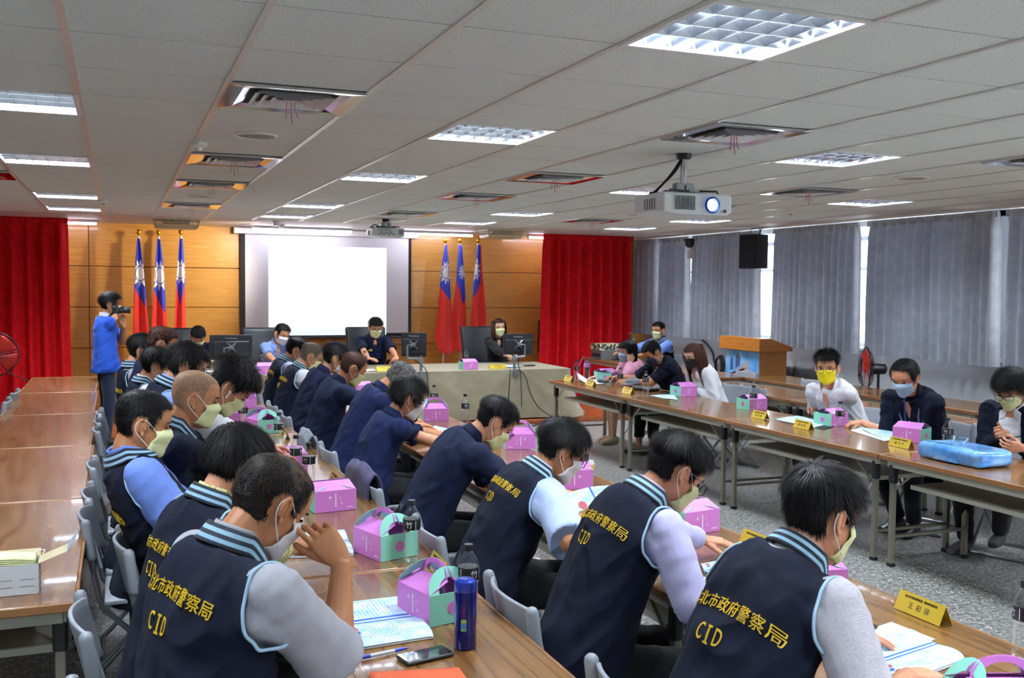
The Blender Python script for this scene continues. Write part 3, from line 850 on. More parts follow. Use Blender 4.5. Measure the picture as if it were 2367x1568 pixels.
# ---- ceiling projectors
M_pj = mat('white projector shell', 'dfe3e4', .4)
def projector(cx, cy, z0, w, d, h, lab, back=False):
    t = thing('projector', (cx, cy, CZ), lab, 'projector')
    zc = z0 + h / 2 - CZ
    m = MB(); poly = [(-w / 2, -h * .38), (-w * .28, -h * .5), (w * .42, -h * .5), (w / 2, -h * .36), (w / 2, h * .42), (w * .45, h * .5), (-w / 2, h * .5)]
    m.prism(poly, lambda p: V((p[0], -d / 2 + .02 * abs(p[0]) / w, zc + p[1])), lambda p: V((p[0], d / 2, zc + p[1])))
    m.build('shell', M_pj, t, bevel=.014, seg=3)
    s = -1 if not back else 1; yf = -d / 2
    if not back:
        lx, lz = .09 * w / .48, zc - .005
        R = Matrix(((1, 0, 0), (0, 0, -1), (0, 1, 0)))
        MB().lathe([(.052, .0), (.052, .012), (.042, .014), (.04, .002), (.0, .001)], 32, (lx, yf, lz), R).build('lens_ring', mat('blue lens ring', '1a4f9a', .25, .4), t)
        MB().lathe([(.0, .008), (.036, .006), (.038, .0)], 24, (lx, yf, lz), R).build('lens', NT('glowing lens', 'ffffff', .1).emit('cfe2ff', 9).m, t)
        MB().lathe([(.0, .006), (.011, .005), (.011, .0)], 16, (lx + .095, yf, lz - .035), R).build('sensor', M_black, t)
        for c in range(7):
            g = MB()
            for r in range(9): g.box((-.155 * w / .48 + c * .021, yf - .001, zc - .035 + r * .0095), (.013, .006, .006))
            g.build('vent_slot', M_black, t, smooth=0)
        text_on('Panasonic', .013, mat('grey print', '7c8084'), 'brand_print', t, frame((.17 * w / .48, yf - .004, zc - .045), (1, 0, 0), (0, 0, 1)))
    else:
        for k in range(7): MB().box((-.12 + k * .03, yf - .001, zc - .02 + .02 * (k % 2)), (.018, .006, .012)).build('port', M_black, t, smooth=0)
        for r in range(5): MB().box((w * .38, yf - .001, zc - .02 + r * .012), (.06, .006, .005)).build('vent_slot', M_black, t, smooth=0)
        for r in range(4): MB().box((-.05, yf - .001, zc + .02 + r * .008), (.18, .004, .003)).build('vent_slot', mat('grey slot', '8a8e90'), t, smooth=0)
    for k in range(5): MB().box((-w / 2 - .001, -d * .2 + .03 * k, zc), (.006, .012, h * .5)).build('side_slot', mat('grey slot', '8a8e90'), t, smooth=0)
    MB().lathe([(.0, 0), (.05, 0), (.045, -.03), (.032, -.035)], 20).build('ceiling_cup', M_black, t)
    MB().cyl((0, 0, -.03), (0, 0, zc + h / 2 + .06), .022).build('post', M_alu, t)
    b = MB(); zb = zc + h / 2
    b.box((-.035, 0, zb + .05), (.06, .05, .05)); b.box((.035, 0, zb + .05), (.06, .05, .05)); b.build('yoke', M_arm, t, bevel=.004)
    b = MB(); b.box((0, 0, zb + .018), (.26, .05, .02)); b.box((0, 0, zb + .018), (.06, .24, .014)); b.build('bracket_plate', M_arm, t, bevel=.003)
    for sx in (-1, 1):
        for sy in (-1, 1): MB().tube([(sx * .06, sy * .1, zb + .02), (sx * w * .34, sy * d * .33, zb + .02), (sx * w * .36, sy * d * .34, zb - .004)], .006, 6).build('bracket_arm', M_black, t)
    for k in range(3): MB().tube(smoothp([(-.015, -.01 + .012 * k, -.035), (-.06 - .01 * k, .0, -.12), (-.14, .03, zb + .06), (-.19, .05 + .02 * k, zb - .002)]), .006, 6).build('cable', M_rubber, t)
    return t
projector(3.36, 5.5, 2.285, .50, .38, .135, 'large white ceiling projector with glowing lens facing the room')
projector(ony(898, 530, 12.3).x, 12.45, ony(898, 548, 12.3).z, .43, .32, .115, 'smaller white ceiling projector in front of the projection screen', True)
# ---- cream basket lamps under the ceiling
M_bask = mat('cream plastic', 'd8cfa0', .5)
def basket(px, py, lab):
    q = ony(px, py, 14.05); w, d, h = .58, .42, .10
    t = thing('basket_lamp', (q.x, 14.05, CZ), lab, 'ceiling fixture', 0, 'cream baskets fixed under the ceiling')
    MB().box((0, 0, -h - .012), (w * .9, d * .9, .02)).build('tray', M_bask, t, bevel=.008)
    g = MB()
    for s in (-1, 1):
        g.box((0, s * d / 2, -.006), (w, .012, .012)); g.box((s * w / 2, 0, -.006), (.012, d, .012))
        g.box((0, s * d * .46, -h + .01), (w * .92, .012, .03)); g.box((s * w * .46, 0, -h + .01), (.012, d * .92, .03))
        for k in range(15):
            x = (k - 7) * w / 15; g.tube([(x * .94, s * d * .46, -h), (x, s * d / 2, 0)], .003, 4)
        for k in range(11):
            y = (k - 5) * d / 11; g.tube([(s * w * .46, y * .94, -h), (s * w / 2, y, 0)], .003, 4)
        for k in range(3): z = -.025 * (k + 1); f = 1 - .08 * (k + 1) * .25; g.box((0, s * d / 2 * f, z), (w * f, .004, .004)); g.box((s * w / 2 * f, 0, z), (.004, d * f, .004))
    g.build('lattice', M_bask, t, smooth=0)
    MB().box((0, 0, -.035), (w * .6, d * .5, .05)).build('reflector', M_alu, t, bevel=.01)
    return t
basket(408, 519, 'cream plastic basket fixture under the ceiling above the left flags')
basket(1158, 541, 'cream plastic basket fixture under the ceiling above the right flags')
spot(640, 512, 'small ceiling spotlight aimed at the left flags', 300, (ony(400, 600, YW).x, YW, 1.9))
# ---- wall speaker, security camera
t = thing('loudspeaker', (8.12, 11.43, 2.11), 'black box loudspeaker hung in front of the grey curtains', 'loudspeaker')
MB().box((0, 0, .235), (.26, .30, .47), Rz(rad(18))).build('cabinet', M_black, t, bevel=.012)
MB().box(Rz(rad(18)) @ V((-.132, 0, .235)), (.008, .27, .44), Rz(rad(18))).build('grille', mat('dark speaker cloth', '0d0d12', .9), t, bevel=.004)
MB().tube([(.1, 0, .45), (.1, 0, CZ - 2.11)], .012, 8).build('bracket', M_black, t)
for s in (-1, 1): MB().tube(smoothp([(.0, s * .1, .46), (.05, s * .14, .56), (.1, s * .06, CZ - 2.12)]), .004, 5).build('cable', M_rubber, t)
q = onx(1594, 563, 8.26)
t = thing('security_camera', (8.26, q.y, q.z), 'small black and white security camera between two grey curtains', 'camera')
MB().ell((0, 0, 0), (.07, .07, .07)).build('dome', M_black, t); MB().lathe([(.0, .02), (.075, .02), (.075, .075), (.0, .08)], 20).build('hood', M_black, t)
MB().box((.03, 0, -.16), (.08, .1, .15)).build('bracket', M_white, t, bevel=.01); MB().box((.06, 0, -.02), (.04, .05, .2)).build('arm', M_white, t, bevel=.006)
MB().box((.18, 0, -.02), (.36, .03, .03)).build('wall_arm', M_white, t, bevel=.004)
# ---- lectern with a picture of an office building
M_lec = wood('orange maple veneer', 'c07a2a', 'b87226', 'a9661f', .35, (1.5, 1.2, 18))
t = thing('lectern', (7.85, 10.95, 0), 'maple veneer lectern with a picture of an office building on its front', 'lectern')
m = MB(); m.prism([(-.27, 1.03), (-.27, 1.2), (-.1, 1.2), (.25, 1.08), (.25, 1.03)], lambda p: V((p[0], -.45, p[1])), lambda p: V((p[0], .45, p[1])))
m.build('desk_top', M_lec, t, bevel=.004)
MB().box((.0, 0, .53), (.42, .76, 1.0)).build('body', M_lec, t, bevel=.004)
MB().box((.0, 0, .03), (.5, .84, .06)).build('plinth', M_lec, t, bevel=.004)
n = NT('sky print', '6ab0ea', .5); n.color(n.ramp(n.noise(n.co('Object'), 5, 4), [(.35, '4f9fe6'), (.6, '86c2f0'), (.75, 'd8ecfa')]))
pc = MB().box((-.2125, 0, .72), (.006, .74, .6)).build('picture', n.m, t, smooth=0)
X = -.2165
def fl(poly, m, name): MB().prism(poly, lambda p: V((X, -p[0], p[1])), lambda p: V((X - .002, -p[0], p[1]))).build(name, m, pc, smooth=0)
mB1, mB2, mB3 = mat('pale facade', 'b5a39c', .6), mat('blue grey tower', '3f5478', .6), mat('dark window band', '5c5a66', .5)
fl([(-.26, .75), (-.26, .92), (-.2, .91), (-.2, .76)], mB2, 'printed_tower'); fl([(-.14, .78), (-.14, .94), (-.1, .96), (-.09, 1.0), (-.08, .96), (-.04, .93), (-.04, .83)], mB2, 'printed_tower')
fl([(-.3, .45), (-.28, .68), (.08, .86), (.1, .9), (.14, .9), (.14, .8), (.2, .76), (.22, .45)], mB1, 'printed_building')
for r in range(5): fl([(-.27, .50 + r * .045), (-.27, .52 + r * .045), (.07, .55 + r * .062), (.07, .525 + r * .062)], mB3, 'printed_windows')
for r in range(4): fl([(.15, .5 + r * .06), (.15, .525 + r * .06), (.2, .52 + r * .055), (.2, .5 + r * .055)], mB3, 'printed_windows')
# ---- wall cables and coil
q = onx(1665, 845, XR - .05)
t = thing('cable_coil', (XR - .05, q.y, q.z), 'coil of black cable hanging on the wall by the lectern', 'cable')
for k in range(5): MB().tube([(-.01 * k, (.11 - .006 * k) * math.cos(a), (.15 - .008 * k) * math.sin(a)) for a in [j * PI / 14 for j in range(28)]], .012, 6, True).build('loop', M_rubber, t)
MB().tube([(0, 0, .15), (.03, 0, .17)], .008, 6).build('hook', M_steel, t)
tag(MB().tube(smoothp([onx(1595, 778, XR - .03), onx(1620, 780, XR - .05), onx(1648, 812, XR - .03), onx(1650, 835, XR - .04), onx(1656, 848, XR - .05)]), .014, 6).build('cable', M_rubber), 'black cable looping down the window wall to the coil', 'cable')
# ---- computer side desk
table(6.72, 7.36, 13.0, 1.8, M_top_tan, 'side table with the computer and boxes beside the right red curtain', 'side tables at the front')
table(6.72, 7.36, 11.16, 1.8, M_top_tan, 'side table next to the technician, towards the camera', 'side tables at the front')
q = onz(1405, 828, TH)
t = thing('monitor', (6.95, 12.75, TH), 'black desktop monitor with a green sticky note on its back', 'monitor')
R = Rz(rad(62))
MB().box(V((0, 0, .27)), (.42, .03, .33), R).build('screen_panel', M_black, t, bevel=.006); MB().box(R @ V((0, -.03, .25)), (.3, .04, .22), R).build('rear_housing', M_black, t, bevel=.015)
MB().box(V((0, 0, .07)), (.06, .04, .14), R).build('stand', M_black, t, bevel=.006); MB().lathe([(.0, 0), (.12, 0), (.11, .014), (.0, .018)], 24).build('base', M_black, t)
MB().box(R @ V((.1, -.053, .33)), (.075, .003, .075), R).build('sticky_note', mat('green paper note', '9fe29a', .8), t, smooth=0)
t = thing('equipment_box', (6.92, 13.45, TH), 'grey amplifier box with a patterned carton on top, on the side table', 'box')
MB().box((0, 0, .075), (.36, .34, .15)).build('case', mat('grey metal case', '6c6e70', .5, .3), t, bevel=.006)
for k in range(4): MB().box((-.184, -.1 + .07 * k, .07), (.006, .04, .06)).build('panel', M_black, t, smooth=0)
n = NT('yellow and black printed carton', 'd8d8d0', .6); n.color(n.ramp(n.noise(n.co('Object'), 22, 2), [(.42, '2a2c30'), (.5, 'cfcfcb'), (.56, 'd8d24a')], 'CONSTANT'))
tag(MB().box((6.92, 13.45, TH + .15 + .046), (.4, .32, .09)).build('carton', n.m, bevel=.004), 'yellow and black printed carton on the grey amplifier box', 'carton')
tag(MB().box((6.97, 12.25, TH + .012), (.16, .42, .022)).build('keyboard', M_black, bevel=.006), 'black computer keyboard on the side table', 'keyboard')
tag(MB().tube(smoothp([(6.7, 13.8, TH + .02), (6.66, 13.86, TH - .1), (6.6, 13.9, .4), (6.58, 13.8, .08)]), .008, 6).build('cable', mat('lilac cable', 'b08ad0', .6)), 'lilac cable hanging off the end of the side table', 'cable')
# ---- pedestal fans
M_fanred = NT('translucent red fan blade', 'd8301c', .3).m
M_cage = mat('dark wire fan guard', '2b2b30', .4, .6)
def fan(x, y, zc, face, lab):
    t = thing('pedestal_fan', (x, y, 0), lab, 'fan', 0, 'red bladed pedestal fans')
    R = Rz(rad(face)); r = .25
    F = lambda p: R @ V((p[2], p[0], p[1])) + V((0, 0, zc))
    g = MB()
    for z in (-.05, .07):
        for k in range(0, 40): a = 2 * PI * k / 40; g.tube([F((.05 * math.cos(a), .05 * math.sin(a), z * 1.1)), F((.17 * math.cos(a), .17 * math.sin(a), z * 1.0)), F((r * math.cos(a), r * math.sin(a), .01))], .0016, 4)
    g.tube([F((r * math.cos(a), r * math.sin(a), .01)) for a in [2 * PI * k / 48 for k in range(48)]], .008, 6, True)
    g.tube([F((.06 * math.cos(a), .06 * math.sin(a), .078)) for a in [2 * PI * k / 24 for k in range(24)]], .008, 6, True)
    g.build('guard', M_cage, t)
    for k in range(5):
        a0 = 2 * PI * k / 5
        def bl(u, v): a = a0 + u * 1.05 + .25 * v; rr = .04 + .19 * v; return F((rr * math.cos(a), rr * math.sin(a), .035 * (u - .5) + .01))
        MB().grid(bl, 8, 6).build('blade', M_fanred, t, solid=.003)
    MB().lathe([(.0, .04), (.035, .035), (.04, -.02), (.0, -.03)], 20, F((0, 0, 0)), R @ Ry(PI / 2)).build('hub', M_fanred, t)
    MB().lathe([(.05, -.05), (.065, -.08), (.06, -.2), (.03, -.22), (.0, -.22)], 20, F((0, 0, 0)), R @ Ry(PI / 2)).build('motor', M_black, t)
    MB().tube([R @ V((-.13, 0, zc - .04)), R @ V((-.13, 0, .04))], .016, 10).build('pole', M_black, t)
    MB().lathe([(.0, 0), (.2, 0), (.19, .03), (.03, .05), (.0, .05)], 28, R @ V((-.13, 0, 0))).build('base', M_black, t)
    return t
fan(7.98, 9.0, .93, 150, 'pedestal fan with red blades by the window wall behind the yellow-masked man')
fan(-1.32, 12.6, 1.0, -85, 'pedestal fan with red blades in front of the left red curtain')
tag(MB().tube(smoothp([(-1.2, 12.6, .8), (-.95, 12.4, .7), (-.7, 12.2, .62), (-.7, 12.15, .1)]), .006, 6).build('cord', M_rubber), 'dark cord stretched from the left fan to the table end', 'cord')
q = ony(1249, 810, YW - .02)
tag(MB().box((q.x - .02, YW - .02, 1.0), (.05, .03, .55)).build('wall_post', M_black, bevel=.01), 'narrow dark upright fixed to the wall beside the right red curtain', 'fixture')
# ================================================================== PEOPLE
def skin_mat(name, c1, c2):
    n = NT(name, c1, 0.48, spec=0.35)
    co = n.co('Object')
    n.color(n.ramp(n.noise(co, 18, 4, .6), [(0.3, c2), (0.7, c1)]))
    n.b.inputs['Subsurface Weight'].default_value = 0.1
    n.b.inputs['Subsurface Radius'].default_value = (.02, .008, .005)
    n.b.inputs['Subsurface Scale'].default_value = 0.5
    n.bump(n.noise(co, 260, 2), 0.12, 0.001)
    return n.m
M_skin = [skin_mat('skin fair', 'd99f7c', 'cb8a68'), skin_mat('skin tan', 'c48a62', 'b1754f'), skin_mat('skin light', 'deb197', 'd0a086')]
def hair_mat(name, c, c2, rough=.55):
    n = NT(name, c, rough, spec=.12)
    co = n.co('Object')
    n.color(n.ramp(n.noise(co, 60, 3), [(0.35, c), (0.7, c2)]))
    return n.m
M_hair = {'thin': hair_mat('thinning hair over scalp', '33271f', '57422f', .5), 'buzz': hair_mat('short dark brown hair', '14100e', '2a211c'), 'black': hair_mat('black hair', '0a0909', '171413'), 'grey': hair_mat('greying hair', '3a3836', '8b8884'), 'brown': hair_mat('dark brown hair', '2b1a14', '4b2c20'),
          'salt': hair_mat('salt and pepper hair', '4a423a', '75685c'), 'stub': hair_mat('shaved stubble', '8d6e58', 'a88468', .55)}
M_lips = mat('lips', '9c5a50', .45)
M_eye = mat('dark eyes', '1a1210', .2)
n = NT('pale yellow mask', 'e6e8ad', .85, spec=.2); n.color(n.ramp(n.noise(n.co('Object'), 30, 3), [(.3, 'dde09c'), (.7, 'ecefbe')])); M_mask_y = n.m
M_mask = {'y': M_mask_y, 'w': mat('white mask', 'e4e4e6', .85), 'b': mat('light blue mask', 'aac6dd', .85), 'k': mat('black mask', '1b1c20', .85), 'n': mat('navy mask', '232a3f', .85), 'Y': mat('bright yellow mask', 'f0d808', .8)}
M_loop = mat('mask ear loop', 'f2f2f0', .8)
M_spec = mat('black spectacle frame', '15151a', .3)
M_wire = mat('thin metal spectacle frame', '55504a', .3, .8)
n = NT('spectacle lens', 'ffffff', .05)
tr = n.node('ShaderNodeBsdfTransparent'); gl = n.node('ShaderNodeBsdfGlossy'); gl.inputs['Roughness'].default_value = .03
mx = n.node('ShaderNodeMixShader'); mx.inputs[0].default_value = .1
n.t.links.new(tr.outputs[0], mx.inputs[1]); n.t.links.new(gl.outputs[0], mx.inputs[2]); n.t.links.new(mx.outputs[0], n.n['Material Output'].inputs['Surface'])
M_lens = n.m
M_navy = fabric('navy vest cloth', '080f22', '060b1a', sheen=.0)
M_polo = fabric('navy uniform cloth', '0c142e', '091026', sheen=.0)
M_polo2 = fabric('lighter navy uniform cloth', '101c40', '0c1634', sheen=.0)
M_trouser = fabric('black trouser cloth', '0c0d10', '08090b')
M_trouser_n = fabric('dark navy trouser cloth', '0e121d', '0a0d16')
M_jean = fabric('dark blue denim', '1f2a3d', '161f30')
M_thread = mat('gold embroidery thread', 'd8b11c', .5)
M_pipe = mat('light blue piping', '9fc0d8', .8)
n = NT('ribbed striped collar', '111828', .9, sheen=.1)
uv = n.sep(n.co('UV'))
n.color(n.ramp(uv[1], [(0, '111828'), (.16, '8fb6cc'), (.36, '111828'), (.58, '98bdd0'), (.8, '111828')], 'CONSTANT'))
n.bump(n.math('SINE', n.math('MULTIPLY', uv[0], 420)), .2, .001)
M_collar = n.m
def shirt(name, col, col2=None): return fabric(name, col, col2, rough=.85, weave=500, sheen=.05)
M_sh = {'blue': shirt('cornflower shirt cloth', '7691dc', '6a86d2'), 'sky': shirt('pale blue shirt cloth', 'bccdee', 'adc0e6'), 'lav': shirt('lavender shirt cloth', 'c3bfe2', 'b4b0d8'),
        'white': shirt('white shirt cloth', 'e9e8ec', 'dcdce2'), 'grey': shirt('light grey shirt cloth', 'aeadb4', 'a09fa8'), 'pink': shirt('pink cardigan cloth', 'e2a3ba', 'd891ab'),
        'light': shirt('light blue shirt cloth', '8ea6dd', '809ad6'), 'royal': shirt('royal blue polo cloth', '2f5ac4', '2650b6'), 'blk': shirt('black jacket cloth', '17181c', '101115')}
n = NT('fine grey shirt cloth', 'b4afb6', .85)
n.color(n.ramp(n.noise(n.co('Object', (1, 14, 14)), 30, 2), [(.4, 'a8a3ab'), (.6, 'bcb7bd')])); M_sh['stripe'] = n.m
n = NT('yellow checked shirt cloth', 'c9bd72', .85)
o3 = n.sep(n.co('Object'))
ck = n.math('MAXIMUM', n.math('SINE', n.math('MULTIPLY', o3[1], 420)), n.math('SINE', n.math('MULTIPLY', n.math('ADD', o3[0], o3[2]), 420)))
n.color(n.mix(n.ramp(ck, [(.8, 0.0), (.92, 1.0)]), 'e0d89c', '8f8a4a')); M_sh['check'] = n.m
M_shoe = mat('black shoe leather', '121212', .4)
M_shoe_b = mat('beige flat shoe', 'b9a98a', .5)
M_sole = mat('pale sole', 'b9b4aa', .7)

def solidify_mesh(mb, voxel, smooth=3, fac=.5):
    """weld overlapping solids into one continuous skin"""
    me = mb.mesh('t')
    bm = bmesh.new(); bm.from_mesh(me); bmesh.ops.recalc_face_normals(bm, faces=bm.faces); bm.to_mesh(me); bm.free()
    ob = bpy.data.objects.new('t', me); TMP.objects.link(ob)
    k = ob.modifiers.new('r', 'REMESH'); k.mode = 'VOXEL'; k.voxel_size = voxel; k.adaptivity = 0
    if smooth:
        k = ob.modifiers.new('s', 'SMOOTH'); k.factor = fac; k.iterations = smooth
    dg = bpy.context.evaluated_depsgraph_get()
    out = bpy.data.meshes.new_from_object(ob.evaluated_get(dg))
    bpy.data.objects.remove(ob); bpy.data.meshes.remove(me)
    return out
TMP = C
def fold(me, amp, fx=(3, 9, 4), seed=0, ridged=True, mask=None):
    """cloth creases: push the vertices along their normals"""
    n = len(me.vertices); co = np.empty(n * 3, np.float32); me.vertices.foreach_get('co', co); co = co.reshape(-1, 3)
    nr = np.empty(n * 3, np.float32); me.vertex_normals.foreach_get('vector', nr); nr = nr.reshape(-1, 3)
    out = co.copy(); N = noise.noise
    sx = seed * 7.3
    for i in range(n):
        x, y, z = co[i]
        a = N(V(((x + z) * fx[0] + sx, y * fx[2], (z - x) * fx[1])))
        b = N(V((x * fx[1] * 1.7 + sx, y * fx[1] * 1.3, z * fx[0] * 2 + 5)))
        d = (1 - abs(a) * 2.2) if ridged else a
        q = amp * (d * .75 + b * .5)
        if mask is not None: q *= mask(x, y, z)
        out[i] += nr[i] * q
    me.vertices.foreach_set('co', out.ravel()); me.update()

HL = [(-.128, .055, .03, .012), (-.122, .072, .012, .03), (-.108, .082, -.015, .044), (-.09, .087, -.032, .054), (-.066, .089, -.058, .062), (-.04, .092, -.080, .069),
      (-.012, .0925, -.096, .0735), (.015, .095, -.102, .0765), (.042, .098, -.1045, .078), (.068, .093, -.101, .075), (.09, .077, -.089, .066), (.106, .053, -.067, .05), (.116, .022, -.04, .03), (.119, -.005, -.015, .008)]
def head_at(z):
    for i in range(len(HL) - 1):
        if z <= HL[i + 1][0] or i == len(HL) - 2:
            a, b = HL[i], HL[i + 1]; t = min(1, max(0, (z - a[0]) / (b[0] - a[0])))
            return [a[k] + (b[k] - a[k]) * t for k in (1, 2, 3)]
def head_pt(z, th, off=0.0):
    xf, xb, yw = head_at(z)
    cx, hx = (xf + xb) / 2, (xf - xb) / 2 + off
    c, s = math.cos(th), math.sin(th); e = 2 / 2.25
    return V((cx + hx * math.copysign(abs(c) ** e, c), (yw + off) * math.copysign(abs(s) ** e, s), z))
def head_surface(p):
    x, y, z = p
    if x > .03:
        p.x += .021 * math.exp(-(y / .011) ** 2) * max(0, 1 - abs((z + .028 + .0) / .036)) ** .8      # nose
        p.x += .012 * math.exp(-(y / .017) ** 2) * math.exp(-((z + .04) / .011) ** 2)
        p.x -= .007 * (math.exp(-((y - .033) / .016) ** 2) + math.exp(-((y + .033) / .016) ** 2)) * math.exp(-((z - .002) / .013) ** 2)
        p.x += .004 * math.exp(-((z - .026) / .012) ** 2)
        p.x += .005 * math.exp(-(y / .024) ** 2) * math.exp(-((z + .068) / .007) ** 2) + .004 * math.exp(-(y / .022) ** 2) * math.exp(-((z + .083) / .007) ** 2)
    return p
def add_head(mb, M, nz=44, nt=48):
    R = []
    for i in range(nz + 1):
        t = i / nz; z = -.128 + .247 * (.5 - .5 * math.cos(PI * t))
        R.append([M @ head_surface(head_pt(z, 2 * PI * j / nt)) for j in range(nt)])
    mb.rings(R)
    for s in (-1, 1):                       # ears: plate, rim and lobe
        o = M @ V((-.012, s * .078, -.008)); Q = M.to_3x3() @ Rz(s * -.42) @ Ry(-.2)
        mb.ell(o + M.to_3x3() @ V((-.004, s * .006, 0)), (.014, .006, .024), Q, 12, 8)
        P = [o + Q @ V((.017 * math.cos(a) - .003, s * .010, .031 * math.sin(a))) for a in [rad(k) for k in range(-30, 236, 19)]]
        mb.tube(P, [.004 + .0016 * math.sin(PI * k / (len(P) - 1)) for k in range(len(P))], 8)
        mb.ell(o + Q @ V((.003, s * .006, -.028)), (.009, .005, .011), Q, 10, 6)
def hair_mask(p, st):
    x, y, z = p; fr = st.get('front', .07)
    lim = fr if x > .055 else (fr + (-.012 - fr) * sst(.055, .03, x) if x > .03 else (-.012 if x > .0 else -.012 + (st.get('nape', -.075) + .012) * sst(.0, -.05, x)))
    m = sst(lim - .008, lim + .012, z)
    e = math.hypot((x + .014) / .03, (z + .006) / .04)
    if abs(y) > .05: m *= sst(.75, 1.15, e)
    return m
def make_hair(M, st, parent, hm):
    """scalp shell plus a few thousand locks laid along the growth direction"""
    rnd = random.Random(st.get('seed', 1)); T, Sd = st.get('top', .022), st.get('side', .008)
    mb = MB(); nz, nt = 40, 56; R = []; seeds = []
    cr = V(st.get('crown', (-.055, .0, .098)))
    def thick(p): return Sd + (T - Sd) * sst(st.get('fade', .02), st.get('fade', .02) + .055, p.z)
    for i in range(nz + 1):
        t = i / nz; z = -.1 + .219 * (.5 - .5 * math.cos(PI * t)); r = []
        for j in range(nt):
            th = 2 * PI * j / nt; p = head_pt(z, th); m = hair_mask(p, st)
            d = (p - V((-.006, 0, .02))).normalized()
            r.append(M @ (p + d * (-.006 + m * (.006 + thick(p) * .42 * (1 + .3 * noise.noise(p * 60))))))
        R.append(r)
    mb.rings(R); nf = []
    if st.get('bald'):
        for k in range(nz * nt):
            i, j = divmod(k, nt); z = -.1 + .219 * (.5 - .5 * math.cos(PI * (i + .5) / nz)); p = head_pt(z, 2 * PI * (j + .5) / nt)
            d = math.hypot((p.x - st['bald'][0]), p.y * .8) + .012 * noise.noise(p * 90)
            if p.z > .055 and d < st['bald'][1]: nf.append(k)
    N = st.get('n', 1500); seg = st.get('seg', 4); wd = st.get('w', .0016); tries = 0; made = 0
    while made < N and tries < N * 6:
        tries += 1
        u = rnd.random(); z = -.085 + .203 * u ** .75; th = rnd.uniform(-PI, PI); p = head_pt(z, th)
        m = hair_mask(p, st)
        if st.get('bald') and z > .05 and math.hypot(p.x - st['bald'][0], p.y * .8) < st['bald'][1] and rnd.random() < .72: continue
        if m < .45 or rnd.random() > m: continue
        made += 1
        nrm = (p - V((-.006, 0, .015))); nrm = V((nrm.x, nrm.y * 1.5, nrm.z)).normalized()
        fl = p - cr; fl = fl - nrm * fl.dot(nrm)
        if fl.length < 1e-4: fl = nrm.orthogonal()
        fl.normalize()
        if 'sweep' in st and p.z > .055: fl = (fl + V(st['sweep'])).normalized()
        L = (Sd + (T - Sd) * sst(st.get('fade', .02), st.get('fade', .02) + .055, p.z)); ln = L * st.get('len', 1.9) * rnd.uniform(.7, 1.25) * (1 - st.get('fcut', .45) * sst(.03, .075, p.x))
        lift = st.get('lift', .35); jit = st.get('jit', .25)
        d = (fl + nrm * lift + V((rnd.gauss(0, jit), rnd.gauss(0, jit), rnd.gauss(0, jit)))).normalized()
        q = p + nrm * L * rnd.uniform(.25, .6); side = d.cross(nrm).normalized(); lay = L * rnd.uniform(.5, 1.1); P = [q]
        for k in range(seg):
            q = q + d * (ln / seg); e = V(((q.x + .004) / .104, q.y / .082, (q.z - .018) / .105))
            if q.z > -.02 and e.length > 1e-6:
                o = V((q.x + .004, q.y, q.z - .018)); k_ = e.length; want = o / k_
                ex = (o - want).length * (1 if k_ > 1 else -1)
                tgt = want + want.normalized() * lay
                q = V((-.004, 0, .018)) + o.lerp(tgt, .45 * (1 - lift * .6))
            d = (d + V((0, 0, -st.get('grav', .25)))).normalized(); P.append(q)
        vs = []
        for k, q in enumerate(P):
            w = wd * (1 - .75 * (k / seg) ** 2); vs += [M @ (q - side * w), M @ (q + side * w)]
        mb.add(vs, [(2 * k, 2 * k + 1, 2 * k + 3, 2 * k + 2) for k in range(seg)])
    if st.get('long'):                      # hair that falls over the shoulders
        Lg = st['long']; hw = st.get('hang', 1.0)
        for lay in range(3):
            a0 = st.get('open', 62) + lay * 6
            def sh(u, v, lay=lay, a0=a0):
                th = rad(a0 + (360 - 2 * a0) * u); z = .085 - (Lg) * v; p = head_pt(max(.085 - .14 * v, -.03), th, .016 + .006 * lay)
                k = sst(.25, 1, v)
                wob = .010 * noise.noise(V((u * 26, v * 3, lay * 3.1)))
                p = V((p.x * (1 - .12 * k) - .012 * k, p.y * (1 + .1 * k * hw), z)); d = V((p.x, p.y, 0)).normalized()
                return M @ (p + d * wob)
            mb.grid(sh, 70, 14)
        for i in range(st.get('locks', 320)):
            u = rnd.random(); P = []; ph = rnd.random() * 9; q0 = rnd.uniform(0, .012); v0 = rnd.uniform(0, .35); v1 = rnd.uniform(.85, 1.06)
            for k in range(9):
                v = v0 + (v1 - v0) * k / 8; th = rad(st.get('open', 62) + (360 - 2 * st.get('open', 62)) * u) + .05 * math.sin(v * 6 + ph)
                p = head_pt(max(.085 - .14 * v, -.03), th, .02 + q0); kk = sst(.25, 1, v)
                P.append(M @ V((p.x * (1 - .12 * kk) - .012 * kk, p.y * (1 + .1 * kk * hw), .085 - Lg * v)))
            mb.tube(P, [.0028 * (1 - .6 * k / 8) for k in range(9)], 4)
    o = mb.build('hair', [hm, M_hair['thin']] if nf else hm, parent, smooth=180)
    for k in nf: o.data.polygons[k].material_index = 1
    return o
